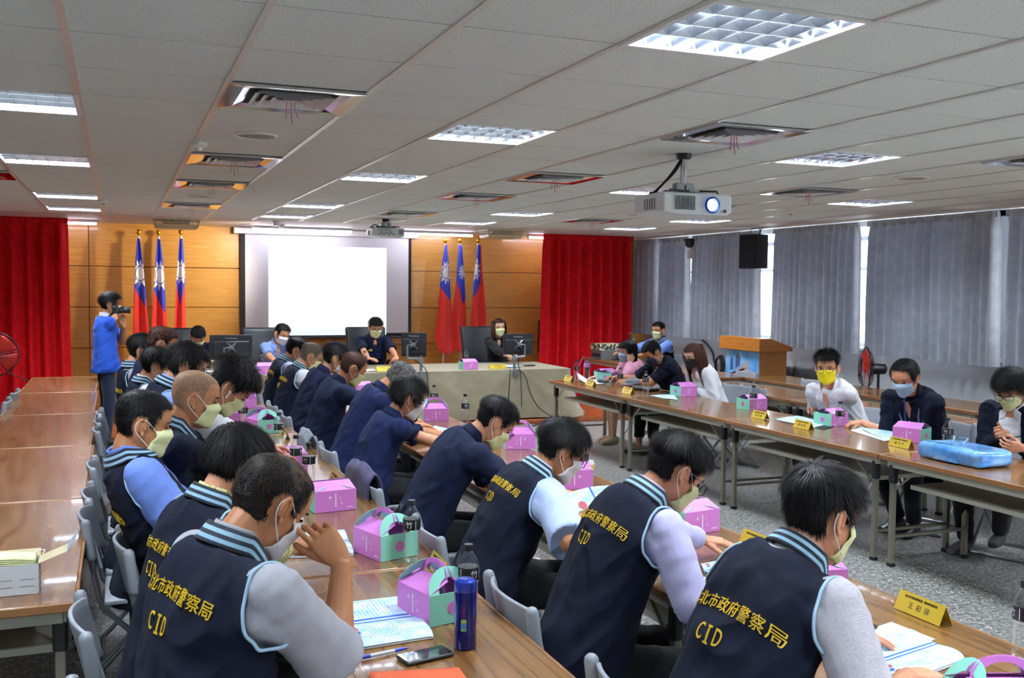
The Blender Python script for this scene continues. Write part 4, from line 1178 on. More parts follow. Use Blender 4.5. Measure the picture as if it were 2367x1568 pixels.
def add_hand(mb, W, f, nrm, side, curl=.3, scale=1.0, point=False, thumb=.6, spread=.0):
    """palm with four separate fingers and a thumb. f: finger direction, nrm: direction the palm faces, side: +1 left, -1 right"""
    f = V(f).normalized(); nrm = (V(nrm) - f * V(nrm).dot(f)).normalized(); t = f.cross(nrm) * 1.0
    t = t * (1 if side < 0 else -1)         # towards the thumb
    S = scale
    mb.loft([(W - f * .03 * S, t * .026 * S, nrm * .02 * S), (W, t * .028 * S, nrm * .019 * S), (W + f * .03 * S, t * .038 * S, nrm * .016 * S), (W + f * .07 * S, t * .043 * S, nrm * .0135 * S), (W + f * .092 * S, t * .041 * S, nrm * .011 * S)], 18, 2.6)
    for k, (o, l, b) in enumerate(((.031, .078, .086), (.0105, .088, .092), (-.0105, .082, .089), (-.031, .064, .08))):
        P = W + f * b * S + t * o * S; d = (f + t * (o * 3.2 * (1 + spread * 3))).normalized(); r = (.0092, .0094, .0088, .0078)[k] * S
        cs = curl if not isinstance(curl, (list, tuple)) else curl[k]
        ang = 0; L = l * S
        for j, fr in enumerate((.45, .31, .24)):
            ang += cs * (.75, 1.05, .7)[j]
            dd = d * math.cos(ang) + nrm * math.sin(ang)
            Q = P + dd * L * fr; mb.cap(P, Q, r, r * .92, 10); P = Q; r *= .92
    P = W + f * .022 * S + t * .024 * S + nrm * .004 * S
    for j, (l, r) in enumerate(((.042, .0125), (.032, .0108), (.026, .0098))):
        a = thumb * (1 - .35 * j)
        d = (f * (math.cos(a)) + t * math.sin(a) + nrm * (.35 + .15 * j)).normalized()
        Q = P + d * l * S; mb.cap(P, Q, r * S, r * .93 * S, 10); P = Q
def ik(S, H, l1, l2, pole):
    d = H - S; L = min(d.length, (l1 + l2) * .995); u = d.normalized(); H2 = S + u * L
    a = (l1 * l1 - l2 * l2 + L * L) / (2 * L); h = math.sqrt(max(0, l1 * l1 - a * a))
    p = V(pole); p = p - u * p.dot(u); p.normalize()
    return S + u * a + p * h, H2
BOT = {}
LOG = []
def person(label, loc, rz, **k):
    """figure facing local +x; every number in metres and degrees"""
    G = k.get
    root = thing('person', (loc[0], loc[1], 0), label, 'person', rad(rz))
    root.location.z = loc[2] if len(loc) > 2 else 0
    Minv = (Matrix.Translation(root.location) @ Matrix.Rotation(rad(rz), 4, 'Z')).inverted()
    L_ = lambda p: Minv @ V(p)
    Ld = lambda d: Minv.to_3x3() @ V(d)
    sc = G('size', 1.0); wd = G('wide', 1.0); bel = G('belly', 0.0); near = G('near', 2)
    vox = {0: .0036, 1: .0046, 2: .0060}[near]; vc = {0: .0075, 1: .010, 2: .013}[near]
    stand = G('stand', False)
    hz = G('hip', .55 if not stand else .93)
    # spine and head; the lean is found so that the head sits where it was measured
    tw = rad(G('twist', 0)); ro = rad(G('tilt', 0)); n = 10
    hp, hy, hr = rad(G('nod', 20)), rad(G('turn', 0)), rad(G('roll', 0))
    Rh = Rz(tw + hy) @ Ry(hp) @ Rx(hr); hs = G('head', 1.04) * sc
    Ls = .53 * sc
    def spine(dl):
        a0, a1 = rad(G('lean', 15) + dl * .65), rad(G('lean2', G('lean', 15) + 15) + dl)
        pos = V((G('px', 0), 0, hz)); SP = []
        for i in range(n + 1):
            s = i / n; a = a0 + (a1 - a0) * s; Q = Rz(tw * s) @ Rx(ro * s)
            F = Q @ V((math.cos(a), 0, -math.sin(a))); T = Q @ V((math.sin(a), 0, math.cos(a)))
            SP.append((pos.copy(), T, F, T.cross(F))); pos = pos + T * (Ls / n)
        c7, Tn, Fn, Yn = SP[-1]
        nd = (Tn * .5 + (Rh @ V((.3, 0, 1))).normalized() * .5 + Fn * .1).normalized()
        nk = c7 + nd * .04 * sc
        return SP, nd, nk, nk + Rh @ V((.034, 0, .102)) * hs
    dl = 0
    if G('at'):
        D = L_(G('at')).x; lo, hi = -45, 70
        for _ in range(24):
            dl = (lo + hi) / 2
            if spine(dl)[3].x < D: lo = dl
            else: hi = dl
    SP, nd, nk, hc = spine(dl)
    if G('at'):
        sh = L_(G('at')) - hc
        root.location += Minv.inverted().to_3x3() @ V((sh.x, sh.y, 0))
        Minv = (Matrix.Translation(root.location) @ Matrix.Rotation(rad(rz), 4, 'Z')).inverted()
        dz = sh.z
        SP = [(SP[i][0] + V((0, 0, dz * (i / n))), *SP[i][1:]) for i in range(n + 1)]
        nk = nk + V((0, 0, dz)); hc = hc + V((0, 0, dz)); Ls = Ls + dz * .9
        LOG.append('%-34s lean%+.0f dz%+.2f root(%.2f %.2f)' % (label[:34], dl, dz, root.location.x, root.location.y))
    def sp(s):
        if s < 0: p, T, F, Y = SP[0]; return p + T * (s * Ls), T, F, Y
        x = min(s, 1) * n; i = min(int(x), n - 1); t = x - i; A, B = SP[i], SP[i + 1]
        r = [A[q].lerp(B[q], t) for q in range(4)]
        if s > 1: r[0] = r[0] + r[1] * ((s - 1) * Ls)
        return r
    c7, Tn, Fn, Yn = sp(1.0)
    Mh = Matrix.Translation(hc) @ Rh.to_4x4() @ Matrix.Scale(hs, 4)
    # shoulders and arms
    cs, Ts, Fs, Ys = sp(.90); sw = .168 * wd * sc; pr = G('protract', .03)
    SHO = {s: cs + Ys * (s * sw) + Fs * pr + Ts * G('shrug', 0.0) for s in (1, -1)}
    arms = {}
    l1, l2 = .295 * sc, .255 * sc
    for s, nm in ((1, 'L'), (-1, 'R')):
        h = G('hand' + nm)
        if h is None: h = dict(p=root.matrix_world @ V((0, 0, 0)), rel=(.42, s * .14, hz + .24))
        Hl = V(h['rel']) if 'rel' in h else L_(h['p'])
        pole = V(h.get('pole', (-.15, s * .4, -1.0)))
        if 'e' in h:
            E = SHO[s] + (L_(h['e']) - SHO[s]).normalized() * min(l1 * 1.2, (L_(h['e']) - SHO[s]).length); Wr = E + (Hl - E).normalized() * min(l2 * 1.2, (Hl - E).length)
        else: E, Wr = ik(SHO[s], Hl, l1, l2, pole)
        fa = (Wr - E).normalized()
        f = Ld(h['f']) if 'f' in h else (V((fa.x, fa.y, fa.z * .25)))
        nn = Ld(h['n']) if 'n' in h else V((0, 0, -1))
        arms[s] = (SHO[s], E, Wr, f, nn, h)
    # ---- body: head, neck, trunk core, arms, hands (legs where they show)
    mb = MB(); sk = M_skin[G('skin', 1)]
    add_head(mb, Mh, *((44, 48) if near < 2 else (30, 34)))
    for a, b, r0, r1 in ((c7 - Tn * .07 + Fn * .01, nk + Rh @ V((.012, 0, .03)), .058, .053), (nk, hc + Rh @ V((-.02, 0, -.03)), .054, .056)):
        mb.cap(a, b, r0 * sc * G('neck', 1), r1 * sc * G('neck', 1), 16)
    mb.loft([(sp(q)[0], sp(q)[3] * w * wd, sp(q)[2] * d) for q, w, d in ((0, .13, .085), (.3, .12, .08), (.7, .12, .08), (.86, .09, .06), (.95, .05, .045), (1.04, .045, .042))], 16)
    for s in (1, -1):
        S_, E, Wr, f, nn, h = arms[s]
        mb.cap(cs - Ts * .03, S_ - Ts * .012, .035, .04, 12)
        mb.cap(S_ - Ts * .012, E, .043 * sc, .042 * sc, 14)
        mb.loft([(E - (Wr - E).normalized() * .02, *bas(Wr - E, .040)), (E.lerp(Wr, .25), *bas(Wr - E, .043)), (E.lerp(Wr, .6), *bas(Wr - E, .035)), (Wr, *bas(Wr - E, .026))], 14)
        add_hand(mb, Wr, f, nn, s, h.get('curl', .3), sc * h.get('s', 1.0), thumb=h.get('thumb', .6))
    # legs
    legs = {}
    for s, nm in ((1, 'L'), (-1, 'R')):
        hipj = V((G('px', 0), s * .09 * wd, hz + (-.0 if not stand else .0)))
        kn = V(G('knee' + nm, (.43, s * .13, .50) if not stand else (.03, s * .1, .50))); an = V(G('ankle' + nm, (.40, s * .12, .085) if not stand else (-.02, s * .11, .085)))
        legs[s] = (hipj, kn, an, V(G('toe' + nm, (1, s * .15, 0))).normalized())
        if G('bare'):
            mb.cap(hipj, kn, .07, .055, 14); mb.loft([(kn, *bas(an - kn, .05)), (kn.lerp(an, .3), *bas(an - kn, .052)), (kn.lerp(an, .7), *bas(an - kn, .036)), (an, *bas(an - kn, .03))], 14)
            mb.ell(an + legs[s][3] * .06 - V((0, 0, .045)), (.11, .036, .03), Rz(math.atan2(legs[s][3].y, legs[s][3].x)))
        elif G('ankle_skin'):
            mb.cap(hipj, kn, .05, .05, 12); mb.cap(kn, an - V((0, 0, .03)), .045, .034, 12)
    me = solidify_mesh(mb, vox, 2)
    link('body', me, sk, root, smooth=180)
    # eyes and brows
    if G('face', True):
        for s in (1, -1):
            e = MB(); q = Mh @ V((.0875, s * .033, .0015)); e.ell(q, (.004 * hs, .0125 * hs, .0042 * hs * G('lid', 1.0)), Rh @ Rz(s * .28)); e.build('eye', M_eye, root)
            e = MB(); P = [Mh @ V((.0965 - .012 * abs(t) ** 2 - .004 * (t + 1) * .5 * 1.0, s * (.033 + .02 * t), .021 + .003 * (1 - t * t))) for t in (-1, -.5, 0, .5, 1)]
            e.tube(P, [.002, .0035, .0035, .003, .0015], 6); e.build('eyebrow', M_hair['black'], root)
    hst = dict(G('hair', {})); hst.setdefault('n', {0: 5200, 1: 2600, 2: 1100}[near]); hst.setdefault('w', {0: .0009, 1: .0012, 2: .0018}[near]); hst.setdefault('seed', int(abs(loc[1]) * 100))
    make_hair(Mh, hst, root, M_hair[hst.get('col', 'black')])
    if G('mask'): make_mask(Mh, M_mask[G('mask')], root, G('loops', True))
    if G('glasses'): make_glasses(Mh, M_spec if G('glasses') == 'k' else M_wire, root)
    # ---- clothes
    prof = ((-.26, .168, .13, .13), (-.12, .182, .14 + bel * .5, .132), (.08, .178, .128 + bel, .118), (.28, .168, .122 + bel, .108), (.5, .168, .12 + bel * .5, .108), (.72, .172, .118, .108), (.86, .16, .104, .098), (.94, .125, .084, .09), (.985, .085, .07, .078))
    if stand: prof = tuple((a if a > -.2 else -.2, b, c, d) for a, b, c, d in prof)
    def trunk(mb, ex, lo=-.26, hi=1.05, flare=0.0):
        Ls_ = []
        for s, w, xf, xb in prof:
            if s < lo or s > hi: continue
            c, T, F, Y = sp(s); fl = flare * max(0, (.3 - s))
            Ls_.append((c + F * ((xf - xb) / 2) * sc, Y * (w * wd * sc + ex + fl), F * ((xf + xb) / 2 * sc + ex + fl)))
        mb.loft(Ls_, 30, 2.5)
    def shoulders(mb, r, drop=0.0, ex=0.0, out=0.0):
        for s in (1, -1):
            S_ = SHO[s] + Ys * s * out
            mb.cap(c7 + Yn * s * .045 - Tn * .062, S_ - Ts * .012, r * .74 + ex, r + ex, 16)
            mb.cap(cs - Ts * .03 + Ys * s * .06, S_ - Ts * .02, r + .015 + ex, r + ex, 16)
            if drop: mb.cap(S_ - Fs * .005, S_ - Ts * drop - Ys * s * .0, r + ex, r + ex, 16)
    def sleeves(mb, frac, r0=.072, r1=.066, long_=False, cuff=.043):
        for s in (1, -1):
            S_, E, Wr, f, nn, h = arms[s]
            mb.cap(S_, S_.lerp(E, .45), r0, r0 * 1.03, 16); mb.cap(S_ - Ts * .05 - Ys * s * .02, S_.lerp(E, .4), r0 * .95, r0, 16)
            if long_:
                mb.cap(S_.lerp(E, .3), E, r0, r1 * .92, 16)
                q = E.lerp(Wr, h.get('cuff', .9)); mb.loft([(E, *bas(Wr - E, r1 * .92)), (E.lerp(q, .4), *bas(Wr - E, r1 * .86)), (q, *bas(Wr - E, cuff))], 18)
            else:
                q = S_.lerp(E, frac); d = (E - S_).normalized()
                mb.loft([(S_.lerp(E, .2), *bas(E - S_, r0)), (S_.lerp(E, frac * .7), *bas(E - S_, r0 * 1.04)), (q, *bas(E - S_, r1 * 1.1))], 20)
    top = G('top', 'vest'); shc = G('shirt')
    clothed = {}
    def cloth(mb, name, m, amp, seed, sm=4, fx=(3, 9, 4), mask=None):
        me = solidify_mesh(mb, vc, sm)
        if amp: fold(me, amp, fx, seed, mask=mask)
        o = link(name, me, m, root, smooth=180); clothed[name] = o; return o
    sd = G('seed', int(loc[1] * 10)); FA = {0: 1.0, 1: .9, 2: .8}[near]
    if top == 'vest':
        mb = MB(); trunk(mb, -.004, -.1); shoulders(mb, .056); sleeves(mb, G('sleeve', .8), G('sl_r', .076) * .86, G('sl_r1', .074) * .9, G('long', False))
        cloth(mb, 'shirt', M_sh[shc], .006 * FA, sd + 3, 3, (5, 13, 6))
        mb = MB(); trunk(mb, .012, -.3, flare=.03); shoulders(mb, .062, .062, .006, .016)
        me = solidify_mesh(mb, vc, 5)
        fold(me, .011 * FA, (4, 13, 6), sd)
        bm = bmesh.new(); bm.from_mesh(me)
        for s in (1, -1):
            q = SHO[s] + Ys * (s * .012); nn = (Ys * s + Ts * .30 + Fs * .05).normalized()
            r = bmesh.ops.bisect_plane(bm, geom=bm.verts[:] + bm.edges[:] + bm.faces[:], plane_co=q, plane_no=nn, clear_outer=True)
            ed = [e for e in r['geom_cut'] if isinstance(e, bmesh.types.BMEdge)]
            adj = {}
            for e in ed:
                for a, b in ((e.verts[0], e.verts[1]), (e.verts[1], e.verts[0])): adj.setdefault(a, []).append(b)
            seen = set(); loops = []
            for v0 in adj:
                if v0 in seen: continue
                lp = [v0]; seen.add(v0); cur = v0
                while True:
                    nx = [w for w in adj[cur] if w not in seen]
                    if not nx: break
                    cur = nx[0]; seen.add(cur); lp.append(cur)
                loops.append(lp)
            loops = [[v.co.copy() for v in lp] for lp in loops if len(lp) > 8]
            if loops: clothed.setdefault('loops', []).append(max(loops, key=len))
        bm.to_mesh(me); bm.free()
        vest = link('vest', me, M_navy, root, smooth=180); clothed['vest'] = vest
        for lp in clothed.get('loops', []):
            st = max(1, len(lp) // 60); lp = lp[::st]
            lp = [(lp[i - 1] + lp[i] * 2 + lp[(i + 1) % len(lp)]) / 4 for i in range(len(lp))]
            MB().tube(lp, .0042, 6, True).build('piping', M_pipe, vest)
        collar(root, c7, Tn, Fn, Yn, nd, M_sh[shc], .066, .069, .062, .002, 'shirt_collar', sc)
        collar(root, c7, Tn, Fn, Yn, nd, M_collar, .080, .086, .050, .045, 'collar', sc, thick=.007)
        if G('text', True): vest_text(vest, sp, sc, wd, near, *G('txt', (.74, .01)))
        if G('badge'): vest_badge(vest, sp)
    else:
        m = G('cloth', M_polo)
        mb = MB(); trunk(mb, .006, -.3 if not stand else -.2, flare=.03); shoulders(mb, .06)
        sleeves(mb, G('sleeve', .85), G('sl_r', .076) * .82, G('sl_r1', .072) * .92, G('long', False))
        cloth(mb, G('topname', 'shirt'), m, .0105 * FA, sd, 4, (4.5, 14, 6.5))
        if G('collar', True): collar(root, c7, Tn, Fn, Yn, nd, G('collar_m', m), .068, .073, .046, .018, 'collar', sc, thick=.006)
        if G('collar', True) and not stand: collar_points(root, clothed[G('topname', 'shirt')], sp, G('collar_m', m), sk if G('open', True) else None, G('buttons'))
        if G('collar2'): collar(root, c7, Tn, Fn, Yn, nd, M_collar, .078, .084, .052, .02, 'jacket_collar', sc, thick=.006)
        if G('front'): G('front')(root, clothed, sp, sc)
    # trousers
    tm = G('trouser', M_trouser)
    if G('legs', True):
        mb = MB(); c, T, F, Y = sp(0)
        mb.loft([(V((G('px', 0), 0, hz - (.07 if not stand else .1))), V((.10, 0, 0)), V((0, .15 * wd, 0))), (V((G('px', 0), 0, hz)), F * .135, Y * .178 * wd), (c + T * .10, F * (.125 + bel * .5), Y * .168 * wd)], 24, 2.4)
        for s in (1, -1):
            hj, kn, an, tt = legs[s]
            mb.cap(hj, kn, .088, .068, 18)
            if not G('bare'):
                end = kn.lerp(an, G('hem', .97))
                mb.loft([(kn, *bas(an - kn, .068)), (kn.lerp(an, .3), *bas(an - kn, .066)), (end, *bas(an - kn, .054))], 18)
        cloth(mb, 'skirt' if G('bare') else 'trousers', tm, .006, sd + 9, 4, (4, 10, 5))
        for s in (1, -1):
            hj, kn, an, tt = legs[s]
            o = V((an.x, an.y, an.z - .085)); Q = Rz(math.atan2(tt.y, tt.x)); e = MB()
            e.loft([(o + Q @ V((-.065, 0, .04)), Q @ V((0, .026, 0)), V((0, 0, .036))), (o + Q @ V((-.03, 0, .048)), Q @ V((0, .036, 0)), V((0, 0, .046))), (o + Q @ V((.04, 0, .04)), Q @ V((0, .042, 0)), V((0, 0, .038))), (o + Q @ V((.12, 0, .03)), Q @ V((0, .046, 0)), V((0, 0, .028))), (o + Q @ V((.185, 0, .022)), Q @ V((0, .03, 0)), V((0, 0, .018)))], 16, 2.4)
            sh = e.build('shoe', G('shoe', M_shoe), root)
    if G('extra'): G('extra')(root, Mh, arms, sp)
    return root
def bas(d, r, r2=None):
    d = V(d).normalized(); a = d.orthogonal().normalized(); b = d.cross(a)
    return a * r, b * (r2 or r)
def collar(root, c7, T, F, Y, nd, m, rx, ry, h, flare, name, sc, thick=.004, op=30):
    ax = (T * .6 + nd * .4).normalized(); c0 = c7 + T * .012 + F * .008
    def fn(u, v):
        th = rad(op + (360 - 2 * op) * u); co, si = math.cos(th), math.sin(th)
        b = c0 - T * (.058 * max(0, co)) - ax * .0 + F * .012 * max(0, co)
        k = 1 + flare * 3 * (1 - v); 
        return b + (F * co * rx * k * (1.12 if co > 0 else 1) + Y * si * ry * k) * sc + ax * (h * (v - .25) * (1 - .25 * max(0, co)))
    return MB().grid(fn, 48, 8).build(name, m, root, solid=thick, smooth=60)
def on_front(o, F, bvh, off=.004):
    h = bvh.ray_cast(o + F * .2, -F, .4)
    return h[0] + F * off if h[0] is not None else o + F * .13
def front_bvh(ob):
    bm = bmesh.new(); bm.from_mesh(ob.data); b = BVHTree.FromBMesh(bm); bm.free(); return b
def collar_points(root, ob, sp, m, skin, buttons):
    """pointed collar leaves, open neck and buttons on the front of a shirt"""
    bvh = front_bvh(ob); c, T, F, Y = sp(.86)
    P = lambda x, y, off=.004: on_front(c + Y * x + T * y, F, bvh, off)
    if skin:
        MB().grid(lambda u, v: P((u - .5) * .075 * (1 - v) ** .8, .06 - .13 * v, .003), 10, 10).build('open_neck', skin, root, smooth=180)
    for s in (1, -1):
        def lf(u, v, s=s):
            x = .018 + .012 * v + u * (.055 - .018 * v); y = .07 - .035 * u - v * (.075 - .02 * u)
            return P(s * x, y, .009 - .003 * v)
        MB().grid(lf, 6, 6).build('collar_leaf', m, ob, smooth=180, solid=.004)
    if buttons:
        MB().grid(lambda u, v: P((u - .5) * .03, -.07 - .3 * v, .003), 3, 20).build('placket', m, ob, smooth=180, solid=.003)
        for k in range(4):
            q = P(0, -.09 - .075 * k, .006); MB().ell(q, (.005, .005, .005)).build('button', M_loop, ob)
def vest_text(vest, sp, sc, wd, near, ts=.74, ty=.01):
    me = vest.data; bm = bmesh.new(); bm.from_mesh(me); bvh = BVHTree.FromBMesh(bm); bm.free()
    if 'txt' not in BOT:
        a = text_mesh('新北市政府警察局', .052, spacing=1.08, res=2); b = text_mesh('C  D', .078, spacing=1.35, res=3)
        b.transform(Matrix.Diagonal((.62, 1, 1, 1)))
        k = MB()
        for p, d in (((0, 0), (.0075, .056)), ((0, .026), (.022, .006)), ((0, -.026), (.022, .006))): k.add([(p[0] - d[0] / 2, p[1] - d[1] / 2, 0), (p[0] + d[0] / 2, p[1] - d[1] / 2, 0), (p[0] + d[0] / 2, p[1] + d[1] / 2, 0), (p[0] - d[0] / 2, p[1] + d[1] / 2, 0)], [(0, 1, 2, 3)])
        i_ = k.mesh()
        bm = bmesh.new(); bm.from_mesh(b); bm.from_mesh(i_); bmesh.ops.translate(bm, verts=bm.verts, vec=(-.02, -.1, 0)); bm.to_mesh(b); bm.free()
        BOT['txt'] = []
        for me_ in (a, b):
         bm = bmesh.new(); bm.from_mesh(me_); bmesh.ops.triangulate(bm, faces=bm.faces)
         for _ in range(3):
            le = [e for e in bm.edges if e.calc_length() > .012]
            if le: bmesh.ops.subdivide_edges(bm, edges=le, cuts=1); bmesh.ops.triangulate(bm, faces=bm.faces)
         BOT['txt'].append(([v.co.copy() for v in bm.verts], [tuple(v.index for v in f.verts) for f in bm.faces])); bm.free()
    c, T, F, Y = sp(.70); bend = .16
    for (vs, fs), nm in zip(BOT['txt'], ('lettering', 'unit_lettering')):
        out = []
        for p in vs:
            x, y = p.x * ts, p.y * ts - bend * abs(p.x) ** 2 * 1.2
            o = c - F * .5 - Y * x + T * (y + ty)
            hit = bvh.ray_cast(o, F, 1.0)
            if hit[0] is None: hit = (c - F * .12 - Y * x + T * y, -F)
            out.append(hit[0] + hit[1] * .0022)
        MB().add(out, fs).build(nm, M_thread, vest, smooth=0, solid=.0018)
def vest_badge(vest, sp):
    c, T, F, Y = sp(.62)
    m = MB(); o = c + F * .142 + Y * .075
    for k in range(8):
        a = k * PI / 4; d = Y * math.cos(a) + T * math.sin(a); e = Y * math.cos(a + PI / 8) + T * math.sin(a + PI / 8); g = Y * math.cos(a - PI / 8) + T * math.sin(a - PI / 8)
        m.add([o, o + e * .02, o + d * .042, o + g * .02], [(0, 1, 2, 3)])
    m.build('badge', mat('copper badge', 'd79a6c', .4, .3), vest, smooth=0, solid=.006)
    m = MB(); m.lathe([(.0, .0), (.02, .0), (.018, .01), (.0, .012)], 16, o, (Matrix((Y, T, F)).transposed())); m.build('badge_centre', mat('pink enamel', 'c87a70', .4), vest)
def make_mask(Mh, m, root, loops=True):
    fr = [(-.128, .079, .044), (-.110, .094, .058), (-.085, .101, .064), (-.062, .103, .065), (-.045, .111, .068), (-.03, .1155, .068), (-.015, .110, .066), (-.002, .1025, .060)]
    def at(z):
        for i in range(len(fr) - 1):
            if z <= fr[i + 1][0]:
                a, b = fr[i], fr[i + 1]; t = max(0, (z - a[0]) / (b[0] - a[0])); return a[1] + (b[1] - a[1]) * t, a[2] + (b[2] - a[2]) * t
        return fr[-1][1:]
    def fn(u, v):
        z = -.122 + .12 * v; x, w = at(z); t = 2 * u - 1
        pl = .0035 * abs(math.sin(v * PI * 3)) * (1 - t * t)
        zz = z * (1 - .25 * t * t) - .012 * t * t
        return Mh @ V((x - (.062 + .01 * (1 - v)) * abs(t) ** 2.1 + pl + .002, w * t * 1.06 + .0, zz))
    o = MB().grid(fn, 24, 18).build('face_mask', m, root, smooth=60, solid=.003)
    if loops:
        for s in (1, -1):
            P = [Mh @ V(p) for p in ((.052, s * .069, -.022), (.02, s * .0795, .008), (-.008, s * .085, .024), (-.030, s * .089, .012), (-.034, s * .089, -.012), (-.022, s * .084, -.036), (.012, s * .073, -.062), (.046, s * .062, -.088))]
            MB().tube(smoothp(P), .0018, 5).build('ear_loop', M_loop, o)
    return o
def make_glasses(Mh, m, root):
    o = MB()
    for s in (1, -1):
        P = []
        for k in range(20):
            a = 2 * PI * k / 20; c, d = math.cos(a), math.sin(a); e = .6
            y = s * (.034 + .026 * math.copysign(abs(c) ** e, c)); z = -.004 + .019 * math.copysign(abs(d) ** e, d)
            P.append(Mh @ V((.116 - 2.2 * (abs(y)) ** 2 * 1.3, y, z)))
        o.tube(P, .0021, 6, True)
        o.tube(smoothp([Mh @ V(q) for q in ((.1115, s * .06, .006), (.07, s * .081, .012), (-.01, s * .086, .014), (-.03, s * .083, .0))], 1), .002, 6)
    o.tube([Mh @ V((.116, -.009, .002)), Mh @ V((.1185, 0, .004)), Mh @ V((.116, .009, .002))], .0018, 6)
    g = o.build('glasses', m, root)
    for s in (1, -1):
        l = MB(); vs = []
        for k in range(20):
            a = 2 * PI * k / 20; c, d = math.cos(a), math.sin(a); e = .6
            y = s * (.034 + .025 * math.copysign(abs(c) ** e, c)); z = -.004 + .018 * math.copysign(abs(d) ** e, d)
            vs.append(Mh @ V((.116 - 2.2 * y * y * 1.3, y, z)))
        l.add(vs, [tuple(range(20))]); l.build('lens', M_lens, g, smooth=0)
    return g
# ------------------------------------------------------------------ who sits where
def earbud(root, Mh):
    m = MB(); q = Mh @ V((.006, -.094, -.016)); m.ell(q, (.009, .008, .009)); m.cap(q, Mh @ V((.014, -.094, -.046)), .0036, .0034, 8)
    m.build("earbud", M_white, root)
Hk = lambda **k: k
def tb(px, py, dz=.03): q = onz(px, py, TH); return V((q.x, q.y, TH + dz))
GP = {}
ROW = {}
def sit(label, at, rz, chair_label=None, chair_group=None, cd=0.0, hipx=None, **k):
    p = person(label, (hipx if hipx is not None else (1.46 if at.x > 1 else .12), at.y, 0), rz, at=at, **k)
    if chair_label: chair(p.location.x + cd * math.cos(rad(rz)), p.location.y + cd * math.sin(rad(rz)), rad(min(rz, 4)), chair_label, chair_group)
    return p
CB = 'grey folding chairs of the middle row'; CA = 'grey folding chairs of the left row'; CR = 'grey folding chairs of the right row'
dn = V((0, 0, -1))
# ---- middle row, backs to the camera, nearest first
at = onx(1897, 1188, 1.80)
sit('man in navy vest with grey shirt sleeves, nearest of the middle row', at, 2, 'grey folding chair under the nearest man of the middle row', CB, cd=0.0, near=0, txt=(.86, -.035), top='vest', shirt='stripe', lean=4, lean2=30, nod=18, turn=2, roll=0, wide=1.08, mask='y', skin=0,
    hair=Hk(top=.03, side=.012, front=.075, len=1.7, lift=.2, jit=.12, grav=.15, fade=.02, nape=-.062), handR=Hk(p=tb(2160, 1548, .04), e=onz(2010, 1640, .80), f=(.95, .1, -.1), n=dn, curl=.35, pole=(.1, -.35, -1)), handL=Hk(p=(2.0, 2.35, .78)), sleeve=.95, sl_r=.082)
at = onx(1560, 1088, 1.82)
sit('man in navy vest with lavender long sleeves and black glasses bending over his papers', at, -2, 'grey folding chair with its back bare behind the man in lavender sleeves', CB, cd=0.0, near=0, txt=(.8, .03), top='vest', shirt='lav', long=True, lean=14, lean2=38, nod=36, wide=1.05, mask='y', glasses='k', skin=0,
    hair=Hk(top=.03, side=.007, front=.07, len=1.9, lift=.3, jit=.2, fade=.025, nape=-.06), handR=Hk(p=tb(1720, 1330, .035), e=onz(1600, 1400, .80), f=(.9, .35, -.1), n=dn, curl=.4, cuff=.95), handL=Hk(p=tb(1650, 1280, .035), f=(.85, -.5, -.05), n=dn, curl=.35, cuff=.93))
at = onx(1296, 1040, 1.80)
sit('man in navy vest with pale blue short sleeves and glasses holding a large sheet', at, -3, 'grey folding chair behind the man in pale blue sleeves', CB, cd=0.0, near=0, txt=(.74, .045), top='vest', shirt='sky', lean=16, lean2=40, nod=30, wide=1.06, mask='w', glasses='k', skin=1,
    hair=Hk(top=.03, side=.008, front=.07, len=1.8, lift=.35, jit=.25, fade=.0, crown=(-.05, .01, .1), nape=-.06), handR=Hk(p=tb(1398, 1200, .09), e=onz(1335, 1290, .80), f=(-.75, .55, .3), n=(.3, .8, -.4), curl=.35), handL=Hk(p=(2.05, 3.85, .82), f=(1, .1, 0), n=dn), sleeve=.98, sl_r=.084, sl_r1=.088)
at = onx(1143, 975, 1.86)
sit('navy-shirted man with black glasses hunched low, before the vest wearers of the middle row', at, -4, 'grey folding chair behind the hunched navy-shirted man with glasses', CB, cd=0.0, near=1, top='shirt', cloth=M_polo, lean=24, lean2=62, nod=42, wide=1.14, mask='y', glasses='k', skin=0,
    hair=Hk(top=.024, side=.006, front=.07, len=1.8, lift=.35, jit=.25, fade=.01), handR=Hk(p=(2.1, 4.45, .78), f=(1, .2, 0), n=dn), handL=Hk(p=(2.05, 4.8, .78), f=(1, -.2, 0), n=dn), sleeve=.95)
at = onx(942, 920, 1.72)
sit('navy-shirted man with thick black hair beside the chair draped in purple', at, 0, 'grey folding chair draped with a purple jacket', CB, cd=0.0, near=1, top='shirt', cloth=M_polo2, lean=14, lean2=36, nod=24, wide=1.08, mask='w', skin=0,
    hair=Hk(top=.036, side=.016, front=.07, len=1.7, lift=.35, jit=.3, fade=-.03), handR=Hk(p=tb(1000, 985, .03), f=(1, .3, 0), n=dn), handL=Hk(p=(2.05, 5.9, .78)))
at = onx(922, 880, 1.84)
sit('navy-shirted man with greying hair, half hidden behind the thick-haired man', at, 0, 'grey folding chair behind the man with greying hair', CB, cd=0.0, near=1, top='shirt', cloth=M_polo2, lean=20, lean2=46, nod=50, wide=1.05, mask='y', skin=1,
    hair=Hk(top=.018, side=.006, front=.07, col='grey', len=1.6, lift=.5, jit=.3, fade=.02), handR=Hk(p=(2.1, 6.35, .78)), handL=Hk(p=(2.1, 6.7, .78)))
at = onx(815, 852, 1.74)
